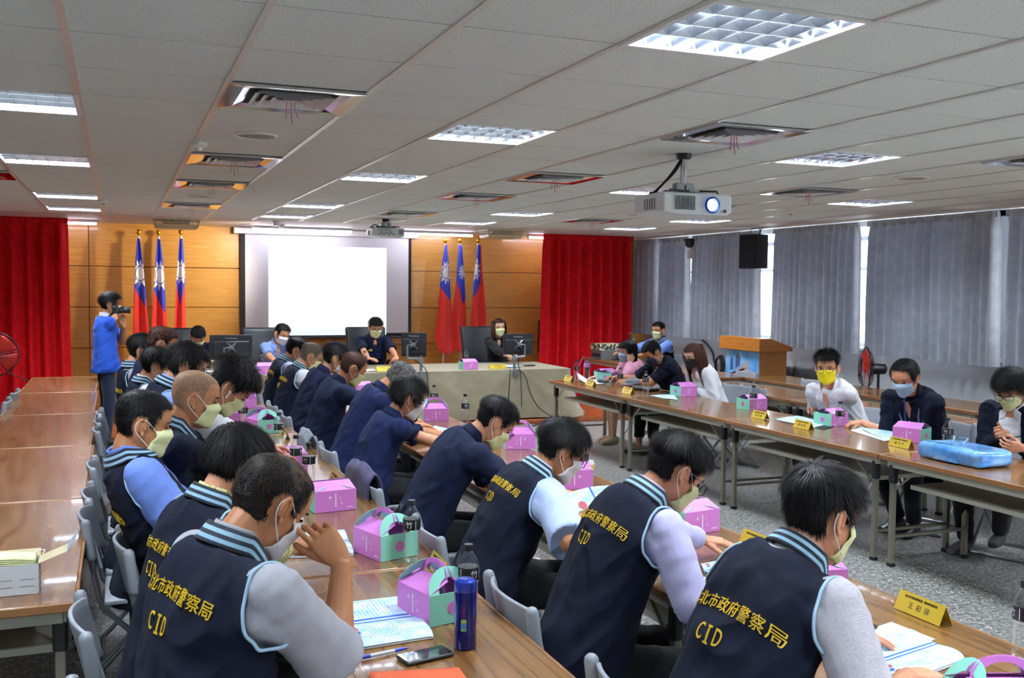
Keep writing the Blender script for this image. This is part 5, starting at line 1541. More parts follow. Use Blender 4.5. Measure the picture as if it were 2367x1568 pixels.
sit('heavy navy-shirted man with short thinning hair in the middle row', at, 0, 'grey folding chair behind the heavy man with thinning hair', CB, cd=0.0, near=1, top='shirt', cloth=M_polo, lean=12, lean2=38, nod=30, wide=1.16, belly=.03, mask='y', skin=1,
    hair=Hk(top=.014, side=.006, front=.085, col='brown', len=1.5, lift=.3, jit=.2, fade=.02), handR=Hk(p=(2.1, 7.2, .78)), handL=Hk(p=(2.1, 7.6, .78)))
at = onx(774, 828, 1.74)
sit('navy-shirted man with spiky black hair in the middle row', at, 0, 'grey folding chair behind the man with spiky hair', CB, cd=0.0, near=1, top='shirt', cloth=M_polo, lean=12, lean2=36, nod=22, wide=1.08, mask='w', skin=0, glasses='m',
    hair=Hk(top=.03, side=.008, front=.07, len=1.5, lift=.9, jit=.2, fade=.01), handR=Hk(p=(2.1, 7.9, .78)), handL=Hk(p=(2.1, 8.3, .78)))
at = onx(718, 825, 1.70)
sit('man in navy vest with white sleeves, grey crop and glasses in the middle row', at, 0, 'grey folding chair behind the vest wearer with white sleeves', CB, cd=0.0, near=1, top='vest', shirt='white', lean=10, lean2=34, nod=26, wide=1.05, mask='y', skin=1, glasses='m',
    hair=Hk(top=.018, side=.004, front=.072, col='salt', len=1.6, lift=.3, jit=.25, fade=.035), handR=Hk(p=(2.1, 8.6, .78)), handL=Hk(p=(2.1, 9.0, .78)))
at = onx(684, 810, 1.68)
sit('man in navy vest with lavender sleeves, farthest of the middle row', at, 0, 'grey folding chair behind the farthest vest wearer of the middle row', CB, cd=0.0, near=1, top='vest', shirt='lav', lean=10, lean2=34, nod=26, wide=1.08, mask='w', skin=1,
    hair=Hk(top=.018, side=.006, front=.072, len=1.5, lift=.3, jit=.2, fade=.03), handR=Hk(p=(2.1, 9.3, .78)), handL=Hk(p=(2.1, 9.7, .78)))
# ---- left row
at = onx(622, 1165, .36)
sit('man with thinning crown in navy vest resting forehead on hand', at, 20, 'grey folding chair under the man with the thinning crown', CA, cd=0.0, near=0, txt=(.82, .06), top='vest', shirt='grey', lean=8, lean2=34, nod=36, turn=6, wide=1.24, belly=.03, mask='w', skin=1,
    hair=Hk(top=.007, side=.005, front=.075, col='buzz', bald=(-.005, .062), len=1.3, lift=.2, jit=.2, fade=-.02, n=6500, nape=-.07), handR=Hk(p=ony(790, 1298, 2.55), e=ony(778, 1535, 2.46), f=(-.6, .12, .8), n=(-.2, .9, -.1), curl=[.1, .8, 1.0, 1.1], thumb=.5, pole=(.5, -.35, -1)), handL=Hk(p=tb(690, 1440, .04), f=(.9, .1, -.1), n=dn), sleeve=.95, sl_r=.085, sl_r1=.09)
at = onx(548, 1075, .36)
sit('man in navy vest over a yellow checked shirt in the left row', at, 18, 'grey folding chair behind the man in the yellow checked shirt', CA, cd=0.0, near=0, top='vest', shirt='check', lean=10, lean2=30, nod=24, turn=8, wide=1.04, mask='w', skin=0,
    hair=Hk(top=.026, side=.008, front=.06, len=1.7, lift=.12, jit=.1, fade=-.03, grav=.4, sweep=(.6, 0, -.1), nape=-.06), handR=Hk(p=tb(770, 1290, .035), f=(.8, .5, 0), n=dn, curl=.4), handL=Hk(p=(.72, 3.75, .79)), sleeve=1.0)
at = onx(330, 978, .085)
sit('stout man in navy vest with blue sleeves sitting back with his head bowed', at, 4, hipx=.27, chair_label='grey folding chair under the stout man in blue sleeves', chair_group=CA, cd=0.0, near=0, top='vest', shirt='blue', lean=-6, lean2=10, nod=14, wide=1.2, belly=.07, mask='y', skin=1,
    hair=Hk(top=.012, side=.005, front=.07, len=1.5, lift=.5, jit=.2, fade=.01, nape=-.06), handR=Hk(p=(.44, 4.16, .70), e=(.26, 3.94, .80)), handL=Hk(p=(.44, 4.34, .70), e=(.26, 4.5, .80)), sleeve=.95, sl_r=.088, sl_r1=.092)
at = onx(450, 920, .32)
sit('bald man in a navy jacket with striped collar, behind the stout man', at, 0, 'grey folding chair behind the bald man', CA, cd=0.0, near=1, top='jacket', topname='jacket', cloth=M_navy, long=True, collar=False, collar2=True, lean=4, lean2=16, nod=14, wide=1.14, mask='y', skin=1,
    hair=Hk(top=.002, side=.002, front=.072, col='stub', n=0, fade=.0), handR=Hk(p=(.75, 5.15, .8)), handL=Hk(p=(.75, 5.5, .8)))
at = onx(530, 895, .52)
sit('man with tousled black hair and a white earbud bent over the left table', at, 0, 'grey folding chair behind the tousled-haired man', CA, cd=0.0, near=1, top='vest', shirt='white', lean=26, lean2=52, nod=46, mask='y', skin=0,
    hair=Hk(top=.05, side=.006, front=.07, len=1.6, lift=.55, jit=.5, fade=.02, n=4200, seg=5), handR=Hk(p=(.95, 5.45, .79)), handL=Hk(p=(.95, 5.8, .79)), extra=lambda root, Mh, arms, sp: earbud(root, Mh))
at = onx(430, 846, .36)
sit('man in navy vest with sky blue sleeves and glasses in the left row', at, 0, 'grey folding chair behind the left-row man with sky blue sleeves', CA, cd=0.0, near=1, top='vest', shirt='light', lean=8, lean2=24, nod=24, mask='w', glasses='k', skin=0,
    hair=Hk(top=.032, side=.012, front=.065, len=1.7, lift=.25, jit=.2, fade=-.02), handR=Hk(p=(.8, 6.3, .79)), handL=Hk(p=(.8, 6.6, .79)))
at = onx(363, 845, .25)
sit('man in navy vest with white sleeves leaning in the left row, dark hair', at, 0, 'grey folding chair behind the left-row man with white sleeves', CA, cd=0.0, near=1, top='vest', shirt='white', lean=10, lean2=24, nod=20, mask='w', skin=1, glasses='m',
    hair=Hk(top=.026, side=.01, front=.065, len=1.6, lift=.25, jit=.2, fade=-.01), handR=Hk(p=(.7, 7.1, .79)), handL=Hk(p=(.7, 7.4, .79)))
at = onx(328, 810, .17)
sit('man in navy vest with grey collar next to the standing photographer', at, 0, 'grey folding chair behind the vest wearer nearest the photographer', CA, cd=0.0, near=1, top='vest', shirt='grey', lean=6, lean2=18, nod=14, mask='w', skin=0,
    hair=Hk(top=.026, side=.008, front=.065, len=1.6, lift=.3, jit=.2, fade=.0), handR=Hk(p=(.6, 7.9, .79)), handL=Hk(p=(.6, 8.2, .79)))
at = onx(374, 795, .30)
sit('mostly hidden man in the left row, only his hair and brow showing', at, 0, 'grey folding chair behind the hidden man of the left row', CA, cd=0.0, near=2, top='shirt', cloth=M_polo, lean=10, lean2=22, nod=18, mask='w', skin=1, hair=Hk(top=.016, side=.006, front=.065, col='brown', len=1.5))
# ---- head table
FY = 13.55
GPF = 'black leather armchairs at the head table'
hands_f = lambda x, w=.14: (Hk(p=(x + w, FY - .52, .79), f=(-.45, -.9, 0), n=dn), Hk(p=(x - w, FY - .52, .79), f=(.45, -.9, 0), n=dn))
at = ony(458, 778, FY + .0); h = hands_f(at.x)
person('man in navy uniform bowing his head at the left end of head table', (at.x, 13.80), -90, at=at, head=1.08, top='shirt', cloth=M_polo, lean=16, lean2=34, nod=42, mask='y', skin=0, hair=Hk(top=.02, side=.008, front=.062, len=1.6, lift=.1, jit=.1), handR=h[1], handL=h[0])
at = ony(652, 772, FY + .02); h = hands_f(at.x)
person('man in light blue shirt and white mask at the head table', (at.x, 13.80), -86, at=at, head=1.08, top='shirt', cloth=M_sh['light'], lean=14, lean2=28, nod=24, turn=22, roll=-6, mask='w', skin=0, hair=Hk(top=.022, side=.012, front=.075, len=1.6, lift=.1, jit=.1), handR=h[1], handL=h[0])
at = ony(868, 757, FY); h = hands_f(at.x, .2)
def uniform_front(root, cl, sp, sc):
    me = cl['shirt'].data; bm = bmesh.new(); bm.from_mesh(me); bvh = BVHTree.FromBMesh(bm); bm.free()
    def patch(cx, cy, w, hh, m, name, th=.004):
        c, T, F, Y = sp(.66)
        def fn(u, v):
            o = c + F * .2 + Y * (cx + (u - .5) * w) + T * (cy + (v - .5) * hh); h = bvh.ray_cast(o, -F, 1)
            return (h[0] + F * .004) if h[0] is not None else c + F * .13 + Y * (cx + (u - .5) * w) + T * (cy + (v - .5) * hh)
        MB().grid(fn, 8, 4).build(name, m, cl['shirt'], solid=th, smooth=180)
    patch(-.085, .03, .10, .028, mat('yellow name badge', 'e3d22a', .5), 'name_badge')
    patch(-.08, -.06, .11, .09, M_polo2, 'pocket', .003); patch(.08, -.06, .11, .09, M_polo2, 'pocket', .003); patch(0, -.05, .026, .34, M_polo2, 'placket', .003)
person('presiding man in navy uniform with a yellow name badge at the head table', (at.x, 13.80), -90, at=at, head=1.08, near=1, top='shirt', cloth=M_polo, lean=2, lean2=14, nod=22, mask='y', skin=0, glasses='m', hair=Hk(top=.026, side=.006, front=.062, col='black', len=1.6, lift=.4, jit=.2, fade=.01), handR=h[1], handL=h[0], wide=1.1, front=uniform_front)
at = ony(1153, 757, FY + .05)
def blouse(root, cl, sp, sc):
    pass
person('woman with long brown hair and black jacket at the head table', (at.x, 13.80), -98, at=at, head=1.08, near=1, top='jacket', topname='jacket', cloth=M_sh['blk'], long=True, lean=2, lean2=12, nod=4, turn=8, roll=4, mask='y', skin=2, size=.95, wide=.9, collar_m=M_sh['blk'], loops=False,
       hair=Hk(top=.014, side=.012, front=.07, col='brown', len=1.5, lift=.05, jit=.05, long=.36, open=58, fade=.0, nape=-.1), handR=Hk(p=(at.x - .02, FY - .50, .79), f=(.3, -.95, 0), n=(0, 0, -1), curl=.7), handL=Hk(p=(at.x + .1, FY - .48, .79), f=(-.6, -.8, 0), n=dn, curl=.7))
# ---- right row, facing the middle
GR = CR
WHO = ['the woman in pink', 'the man with the grey cap', 'the woman in the white blouse', 'the man in the yellow mask', 'the man in the navy polo', 'the young man with the phone', 'the technician']
RR = []
at = onx(1449, 812, 5.55)
RR.append(person('woman in pink cardigan resting her cheek on her hand in the right row', (5.80, at.y), 180, at=at, near=1, top='shirt', topname='cardigan', cloth=M_sh['pink'], collar=False, long=True, lean=14, lean2=26, nod=10, turn=6, roll=-6, mask='b', skin=2, size=.95, wide=.9, bare=True, trouser=fabric('dusty pink skirt', 'c9a0aa', 'bd929d'), shoe=M_shoe_b,
       hair=Hk(top=.02, side=.018, front=.055, len=1.6, lift=.1, jit=.12, long=.22, open=66, hang=.6, fade=-.1, nape=-.1), handL=Hk(p=V((at.x - .02, at.y - .125, at.z - .13)), f=(.1, .2, 1), n=(.2, 1, 0), curl=.5, pole=(.6, 1.2, -1)), handR=Hk(p=tb(1385, 878, .03), f=(-1, .1, 0), n=dn), kneeL=(.42, .06, .50), kneeR=(.42, -.06, .50), ankleL=(.42, .04, .09), ankleR=(.38, -.1, .09), toeL=(1, .2, 0), toeR=(1, .1, 0)))
at = onx(1508, 815, 5.42)
RR.append(person('man in navy shirt and navy mask bowing over a grey cap', (5.80, at.y), 184, at=at, near=1, top='shirt', cloth=M_navy, lean=22, lean2=42, nod=38, mask='n', skin=1, ankle_skin=True, hem=.78, trouser=M_trouser,
       hair=Hk(top=.018, side=.008, front=.068, len=1.6, lift=.3, jit=.2), handL=Hk(p=tb(1455, 893, .05), f=(-1, .3, 0), n=(0, .5, -.9), curl=.5), handR=Hk(p=tb(1420, 886, .06), f=(-1, -.2, 0), n=(0, -.5, -.9), curl=.5), sleeve=.8, ankleL=(.36, .0, .09), ankleR=(.46, -.12, .09)))
at = onx(1603, 822, 5.5)
RR.append(person('woman with long straight brown hair, black mask and white blouse in the right row', (5.80, at.y), 182, at=at, near=1, top='shirt', topname='blouse', cloth=M_sh['white'], long=True, lean=6, lean2=16, nod=18, turn=6, mask='k', glasses='m', skin=2, size=.95, wide=.9, ankle_skin=True, shoe=M_shoe_b, hem=.85, loops=False,
       hair=Hk(top=.014, side=.012, front=.062, col='brown', len=1.5, lift=.05, jit=.04, long=.40, open=60, fade=.0, nape=-.1), handR=Hk(p=tb(1585, 908, .04), f=(-1, -.3, 0), n=dn, curl=.6), handL=Hk(p=tb(1605, 912, .04), f=(-1, .4, 0), n=dn, curl=.6), kneeL=(.38, -.02, .52), kneeR=(.36, -.14, .50), ankleL=(.12, -.28, .2), ankleR=(.30, -.1, .09)))
at = onx(1912, 852, 5.42)
RR.append(person('man in white shirt with bright yellow mask and black glasses looking towards the camera', (5.80, at.y), 192, at=at, near=0, top='shirt', cloth=M_sh['white'], lean=12, lean2=22, nod=2, turn=30, roll=3, mask='Y', glasses='k', skin=0, wide=1.08, trouser=M_trouser_n, sleeve=.92, sl_r=.078, sl_r1=.084, buttons=True,
       hair=Hk(top=.036, side=.007, front=.07, len=1.3, lift=.9, jit=.15, fade=.03, fcut=.0, sweep=(-.6, 0, .6)), handL=Hk(p=tb(1850, 955, .03), f=(-.3, -1, 0), n=dn, curl=.7), handR=Hk(p=tb(1925, 955, .04), f=(-.6, .8, 0), n=dn, curl=.8), kneeL=(.42, .08, .5), kneeR=(.42, -.2, .5), ankleL=(.25, .1, .09), ankleR=(.3, -.26, .09)))
at = onx(2092, 872, 5.40)
def polo_trim(root, cl, sp, sc):
    me = cl['shirt'].data; bm = bmesh.new(); bm.from_mesh(me); bvh = BVHTree.FromBMesh(bm); bm.free()
    c, T, F, Y = sp(.6)
    def strip(pts, w, m, name):
        def fn(u, v):
            k = u * (len(pts) - 1); i = min(int(k), len(pts) - 2); t = k - i
            x = pts[i][0] + (pts[i + 1][0] - pts[i][0]) * t; y = pts[i][1] + (pts[i + 1][1] - pts[i][1]) * t
            ww = w * math.sin(PI * (.08 + .84 * u))
            o = c + F * .2 + Y * x + T * (y + (v - .5) * ww); h = bvh.ray_cast(o, -F, 1)
            return h[0] + F * .003 if h[0] is not None else c + F * .14 + Y * x + T * (y + (v - .5) * ww)
        MB().grid(fn, 16, 5).build(name, m, cl['shirt'], solid=.002, smooth=180)
    strip([(-.02, -.05), (.04, -.04), (.09, .01), (.11, .07)], .035, mat('bright green print', '49b93a', .8), 'green_stripe')
    strip([(.06, .04), (.075, .09), (.085, .15)], .08, mat('grey blue print', '6a779b', .8), 'shoulder_print')
    strip([(-.085, .1), (-.075, .04), (-.06, -.02)], .08, mat('pale blue print', '8792ae', .8), 'chest_print')
    MB().tube([c + Y * (-.045 + .045) + F * .10 + T * .25, c + F * .145 - Y * .03 + T * .05, c + F * .15 - Y * .01 - T * .12], .006, 6, flat=.4).build('lanyard', mat('blue lanyard', '2a3f9a', .7), root)
RR.append(person('man with receding hair in a navy polo with green stripe and light blue mask', (5.80, at.y), 196, at=at, near=0, top='shirt', cloth=M_navy, lean=16, lean2=28, nod=26, turn=4, mask='b', skin=0, wide=1.1, trouser=M_trouser_n, front=polo_trim, sleeve=.9, sl_r=.072, buttons=True,
       hair=Hk(top=.02, side=.013, front=.09, len=1.6, lift=.1, jit=.1, fade=-.02), handL=Hk(p=tb(2062, 997, .03), f=(-.9, -.5, 0), n=dn, curl=.35), handR=Hk(p=tb(1992, 990, .045), f=(-.8, .5, -.1), n=(0, .2, -1), curl=.8), kneeL=(.4, .1, .5), kneeR=(.4, -.16, .5), ankleL=(.3, .06, .09), ankleR=(.24, -.1, .09)))
at = onx(2335, 898, 5.62)
def open_front(root, cl, sp, sc):
    me = cl['jacket'].data; bm = bmesh.new(); bm.from_mesh(me); bvh = BVHTree.FromBMesh(bm); bm.free()
    c, T, F, Y = sp(.5)
    def fn(u, v):
        o = c + F * .19 + Y * ((u - .5) * (.16 - .02 * v)) + T * (-.12 + .3 * v); h = bvh.ray_cast(o, -F, 1)
        return h[0] + F * .004 if h[0] is not None else c + F * .14 + Y * ((u - .5) * .16) + T * (-.12 + .3 * v)
    MB().grid(fn, 8, 16).build('inner_shirt', M_sh['white'], root, solid=.003, smooth=180)
RR.append(person('young man in dark cardigan and white shirt looking at his phone', (5.80, at.y), 200, at=at, near=0, top='jacket', topname='jacket', cloth=M_navy, long=True, collar_m=M_sh['white'], lean=6, lean2=20, nod=30, turn=0, mask='y', glasses='m', skin=0, trouser=M_trouser, front=open_front,
       hair=Hk(top=.036, side=.014, front=.05, len=1.7, lift=.35, jit=.25, fade=-.02), handR=Hk(p=onx(2322, 1003, 5.55), f=(-.95, -.1, .05), n=(-.1, -1, .4), curl=.8), handL=Hk(p=onx(2362, 1036, 5.46), f=(-.95, .15, .1), n=(-.1, 1, .4), curl=.8), kneeL=(.45, .1, .5), kneeR=(.4, -.2, .5), ankleL=(.25, .0, .2), ankleR=(.2, -.25, .09), shoe=mat('grey canvas shoe', '4a4a4c', .8)))
# ---- technician at the side desk
at = onx(1522, 765, 7.6)
RR.append(person('man in navy vest with copper chest badge sitting at the side desk', (7.72, at.y), 188, at=at, near=1, top='vest', shirt='blue', lean=-4, lean2=6, nod=2, turn=12, mask='y', skin=1, text=False, badge=True, wide=1.12,
       hair=Hk(top=.02, side=.003, front=.066, len=1.6, lift=.5, jit=.2, fade=.04), handL=Hk(p=(at.x - .45, at.y - .25, .84)), handR=Hk(p=(at.x - .62, at.y + .15, .84)), sleeve=1.0))
# ---- the photographer
at = ony(255, 703, 12.0)
def cam_hold(root, Mh, arms, sp): pass
ph = person('standing photographer in a royal blue polo aiming a black camera', (at.x - .06, at.y), 8, at=at, stand=True, near=1, top='shirt', topname='polo_shirt', cloth=M_sh['royal'], collar_m=mat('white polo collar', 'd8d8e0', .8), lean=-2, lean2=8, nod=4, turn=-4, mask='w', skin=1, wide=1.04, trouser=M_jean, sleeve=.85,
       hair=Hk(top=.03, side=.01, front=.062, len=1.6, lift=.3, jit=.2, fade=-.01), handR=Hk(p=ony(254, 748, 11.86), f=(.55, .1, .8), n=(.3, .9, .1), curl=.7, pole=(-.1, -.5, -1)), handL=Hk(p=ony(286, 752, 11.98), f=(-.15, -.1, 1), n=(.2, -.9, .2), curl=.7, pole=(.4, .3, -1)))

for q, w in zip(RR, WHO): chair(q.location.x, q.location.y, q.rotation_euler.z, 'grey folding chair under ' + w, CR)
# empty chairs
chair(5.86, onx(1690, 930, 5.86).y, rad(178), 'empty grey folding chair between the white blouse and the yellow mask', CR)
chair(-1.16, 9.45, rad(181), 'empty grey folding chair left of the far left tables', 'chairs of the left outer row'); chair(-1.16, 10.2, rad(178), 'farthest empty grey folding chair beside the left outer tables', 'chairs of the left outer row')
chair(7.02, onx(1840, 862, 7.0).y, rad(182), 'empty grey folding chair tucked under the window-side table behind the yellow mask', 'empty chairs by the windows')
chair(6.98, onx(1690, 880, 7.0).y, rad(180), 'empty grey folding chair by the window-side tables, nearest the lectern', 'empty chairs by the windows')
for k, (px, lb) in enumerate(((1838, 'dark grey folding chair standing against the wall right of the lectern'), (1812, 'dark grey folding chair next to the lectern, behind its twin'))):
    o = folding_chair(True) if k == 0 else dup(o); o.location = (8.15, onx(px, 860, 8.1).y, 0); o.rotation_euler = (0, 0, rad(200)); o['label'] = lb; o['group'] = 'dark folding chairs by the lectern'
print('\n'.join(LOG))
# ================================================================== THINGS ON THE TABLES
# ---- lunch boxes of pink and mint card
M_pk = mat('pink card', 'd47fcf', .45); M_mint = mat('mint card', '8fdcc4', .45); M_pkd = mat('magenta print', 'd07ac4', .5); M_prt = mat('white print', 'f4e6f4', .5)
def tbl(px, py, z=TH):
    q = onz(px, py, z)
    if q.x > 4.3 and q.x < 6.4: q.x = min(max(q.x, 4.75), 5.33); q.y = min(q.y, 10.38)
    return q
def lunch_box(L=.205, W=.175, H=.10, up=True):
    """pink along x, mint at the two ends facing +-x"""
    t = thing('lunch_box', (0, 0, 0), None, 'lunch box', 0, 'pink and mint lunch boxes')
    m = MB()
    for s in (-1, 1): m.add([(-L / 2, s * W / 2, 0), (L / 2, s * W / 2, 0), (L / 2, s * W / 2, H), (-L / 2, s * W / 2, H)], [(0, 1, 2, 3)])
    m.add([(-L / 2, -W / 2, .001), (L / 2, -W / 2, .001), (L / 2, W / 2, .001), (-L / 2, W / 2, .001)], [(0, 1, 2, 3)])
    m.add([(-L / 2, -W / 2, H), (L / 2, -W / 2, H), (L * .46, -.012, H + .035), (-L * .46, -.012, H + .035), (-L / 2, W / 2, H), (L / 2, W / 2, H), (L * .46, .012, H + .036), (-L * .46, .012, H + .036)], [(0, 1, 2, 3), (5, 4, 7, 6)])
    m.build('carton', M_pk, t, smooth=0, solid=.0016)
    for s in (-1, 1):
        x = s * L / 2
        MB().box((x, 0, H / 2), (.003, W, H)).build('end_panel', M_mint, t, smooth=0)
        d = MB(); d.lathe([(.0, 0), (.021, 0), (.021, .001), (.0, .0012)], 24, (x + s * .0022, .0, H * .5), Ry(s * PI / 2)); d.build('round_print', M_pkd, t)
        tilt = .55 if up else 1.32
        def arch(a, r): return V((x - s * math.sin(tilt) * r * math.sin(a), r * math.cos(a) * W / 2 / .0875, H + math.cos(tilt) * r * math.sin(a)))
        g = MB(); n = 18; A = [PI * k / n for k in range(n + 1)]
        vs = [arch(a, .0865) for a in A] + [arch(a, .05) + V((0, 0, .0)) for a in A]
        g.add(vs, [(k, k + 1, n + 2 + k, n + 1 + k) for k in range(n)]); g.build('handle', M_mint, t, smooth=0, solid=.0016)
    if up:
        for s in (-1, 1):
            g = MB(); n = 16; A = [PI * k / n for k in range(n + 1)]
            P = lambda a, r: V((r * math.cos(a), s * .012 + s * -.01 * math.sin(a), H + .034 + r * .62 * math.sin(a)))
            g.add([P(a, .085) for a in A] + [P(a, .058) for a in A], [(k, k + 1, n + 2 + k, n + 1 + k) for k in range(n)]); g.build('carry_handle', M_pk, t, smooth=0, solid=.0016)
    for s in (-1, 1):
        y = s * (W / 2 + .0012)
        MB().box((0, y, H * .52), (.006, .001, H * .62)).build('white_stripe', M_prt, t, smooth=0)
        for (dx, dz, r) in ((-.028, .018, .008), (.022, .012, .004), (.03, -.014, .005)): MB().box((dx, y, H * .5 + dz), (r * 2, .001, r * .5)).box((dx, y, H * .5 + dz), (r * .5, .001, r * 2)).build('star_print', M_prt, t, smooth=0)
        MB().box((.07, y, .016), (.03, .001, .004)).build('small_print', M_prt, t, smooth=0)
    return t
LBu, LBd = None, None
boxes = [  # pixel of the box middle on the table, turn, handles up?, label
 (891, 1283, -72, 1, 'open-handled pink and mint lunch box at the near end of the second left-row table'), (1008, 1424, -76, 1, 'pink and mint lunch box partly behind the dark blue flask'),
 (762, 1178, 8, 0, 'flat-topped lunch box with its long pink side forward, before the yellow-checked man'), (660, 1090, 10, 0, 'lunch box almost hidden behind the thinning crown, by two water bottles'),
 (606, 1003, -70, 1, 'lunch box with both handles raised near the tousled-haired man'), (516, 988, 12, 1, 'lunch box in front of the bald man'), (564, 945, 176, 0, 'lunch box behind the bottle at the tousled-haired man'),
 (2310, 1690, -20, 1, 'lunch box at the right end of the nearest middle-row table, cut by the frame'), (1592, 1228, 10, 0, 'lunch box showing pink beside the mask of the man in lavender sleeves'), (1318, 1128, 170, 0, 'lunch box in front of the man holding the large sheet'),
 (1198, 1038, 168, 1, 'lunch box with raised handles in front of the hunched navy-shirted man'), (1003, 975, 174, 1, 'lunch box with mint handle standing up beside the thick-haired man'), (835, 917, 160, 0, 'lunch box in front of the heavy man with thinning hair'), (1868, 1372, -10, 0, 'lunch box mostly hidden by the nearest man of the middle row'),
 (2130, 1022, 112, 0, 'lunch box in front of the man in the navy polo and blue mask'), (1944, 985, 192, 0, 'lunch box behind the bottle between the yellow and blue masks'), (1785, 948, 186, 0, 'lunch box beside the bottle left of the man in the yellow mask'),
 (1600, 918, 188, 0, 'lunch box in front of the woman in the white blouse'), (1413, 884, 220, 0, 'lunch box with its mint end forward beside the microphone'), (1341, 868, 186, 0, 'lunch box at the far end of the right row by the woman in pink')]
for px, py, rz, up, lb in boxes:
    if up: o = LBu = lunch_box() if LBu is None else LBu; first_ = len(LBu.get('label') or '') == 0
    else: o = LBd = lunch_box(up=False) if LBd is None else LBd; first_ = len(LBd.get('label') or '') == 0
    if not first_: o = dup(o)
    q = tbl(px, py - 4); o.location = (q.x, q.y, TH + .0005); o.rotation_euler = (0, 0, rad(rz)); o['label'] = lb
for px, y, rz, lb in ((1082, 12.42, 186, 'lunch box on the head table near the right flags'), (612, 12.42, 180, 'lunch box on the head table before the man in light blue')):
    o = dup(LBd); q = ony(px, 838, y); o.location = (q.x, y, DZ + .008); o.rotation_euler = (0, 0, rad(rz)); o['label'] = lb
# ---- water bottles
n = NT('clear bottle plastic', 'ffffff', .05)
tr = n.node('ShaderNodeBsdfTransparent'); tr.inputs[0].default_value = (.975, .985, .99, 1)
gl = n.node('ShaderNodeBsdfGlossy'); gl.inputs['Roughness'].default_value = .12; gl.inputs[0].default_value = (1, 1, 1, 1)
lw = n.node('ShaderNodeLayerWeight'); lw.inputs[0].default_value = .35
fc = n.math('ADD', n.math('MULTIPLY', lw.outputs['Fresnel'], .38), .03)
mx = n.node('ShaderNodeMixShader'); n.t.links.new(fc, mx.inputs[0]); n.t.links.new(tr.outputs[0], mx.inputs[1]); n.t.links.new(gl.outputs[0], mx.inputs[2])
n.t.links.new(mx.outputs[0], n.n['Material Output'].inputs['Surface']); M_pet = n.m
M_blab = mat('black bottle label', '16171a', .35); M_wlab = mat('white label print', 'eceef0', .5)
def wrap_text(s, size, r, zc, ang, m, name, par):
    me = text_mesh(s, size, 0, res=2)
    for v in me.vertices:
        a = ang + v.co.x / r; z = v.co.y; v.co = (r * math.cos(a), r * math.sin(a), zc + z)
    return link(name, me, m, par, smooth=0)
def bottle():
    t = thing('water_bottle', (0, 0, 0), None, 'water bottle', 0, 'bottles of water with black labels')
    pr = [(.0, .004), (.022, .001), (.030, .006), (.0315, .02)]
    for k in range(5): pr += [(.0315, .03 + k * .014), (.0295, .036 + k * .014)]
    pr += [(.0285, .1), (.0315, .112), (.032, .118), (.032, .158), (.0315, .164), (.026, .18), (.016, .197), (.013, .202), (.013, .212), (.0, .212)]
    MB().lathe(pr, 28).build('body', M_pet, t, smooth=60)
    w = MB(); w.lathe([(.0, .006), (.028, .008), (.0300, .02), (.0280, .1), (.0305, .15), (.0, .15)], 24)
    MB().lathe([(.0326, .12), (.0328, .121), (.0328, .157), (.0326, .158)], 28).build('label_band', M_blab, t)
    MB().lathe([(.0, .226), (.0135, .226), (.0145, .222), (.0145, .207), (.0, .207)], 20).build('cap', M_black, t)
    lb = t.children[1]
    for a in (PI * .5, PI * 1.17, -PI * .16):
        wrap_text('竹', .026, .0332, .138, a, M_wlab, 'label_character', lb); MB().grid(lambda u, v, a=a: V((.0331 * math.cos(a + .72 + .06 * u), .0331 * math.sin(a + .72 + .06 * u), .122 + .033 * v)), 2, 6).build('label_print', M_wlab, lb, smooth=0)
    return t
BT = None
bots = [(951, 1300, TH, 'tall clear water bottle beside the nearest open-handled lunch box'), (1082, 1430, TH, 'water bottle standing just behind the dark blue flask'), (714, 1130, TH, 'right-hand of two water bottles behind the thinning crown'), (684, 1108, TH, 'left-hand of two water bottles behind the thinning crown'),
 (645, 1041, TH, 'water bottle beside the raised-handle lunch box of the left row'), (562, 998, TH, 'water bottle in front of the tousled-haired man'), (1003, 958, TH, 'water bottle behind the mint-handled lunch box in the middle row'), (1075, 985, TH, 'water bottle before the hunched man with glasses'),
 (1346, 1122, TH, 'water bottle next to the yellow paper cup'), (2366, 1535, TH, 'water bottle at the right edge of the nearest middle-row table'), (2189, 1052, TH, 'water bottle beside the blue plastic bag'), (1941, 1004, TH, 'water bottle between the yellow-masked and blue-masked men'),
 (1741, 957, TH, 'water bottle left of the lunch box before the yellow mask'), (1492, 915, TH, 'water bottle in front of the bowing man with the grey cap'), (1433, 905, TH, 'water bottle next to the mint end of the far lunch box'), (1305, 878, TH, 'water bottle at the far corner of the right row')]
for px, py, z, lb in bots:
    if BT is None: o = BT = bottle()
    else: o = dup(BT)
    q = tbl(px, py - 3, z); o.location = (q.x, q.y, z + .0005); o.scale = (1.07, 1.07, 1.07); o.rotation_euler = (0, 0, rad((px * 37) % 360)); o['label'] = lb
for px, y, lb in ((482, 12.4, 'water bottle at the left end of the head table'), (606, 12.75, 'water bottle in front of the man in light blue'), (843, 12.7, 'water bottle in front of the presiding man'), (1077, 12.75, 'water bottle behind the head table lunch box')):
    o = dup(BT); q = ony(px, 840, y); o.location = (q.x, y, DZ + .008); o.rotation_euler = (0, 0, px); o['label'] = lb
q = tbl(1326, 874)
t = thing('flask', (q.x, q.y, TH), 'clear drinking flask with a purple lid at the far end of the right row', 'flask')
MB().lathe([(.0, 0), (.035, 0), (.038, .02), (.038, .14), (.034, .16), (.0, .16)], 24).build('body', M_pet, t); MB().lathe([(.0, .2), (.03, .2), (.035, .19), (.035, .158), (.0, .158)], 24).build('lid', mat('purple plastic', 'b48ad6', .4), t)
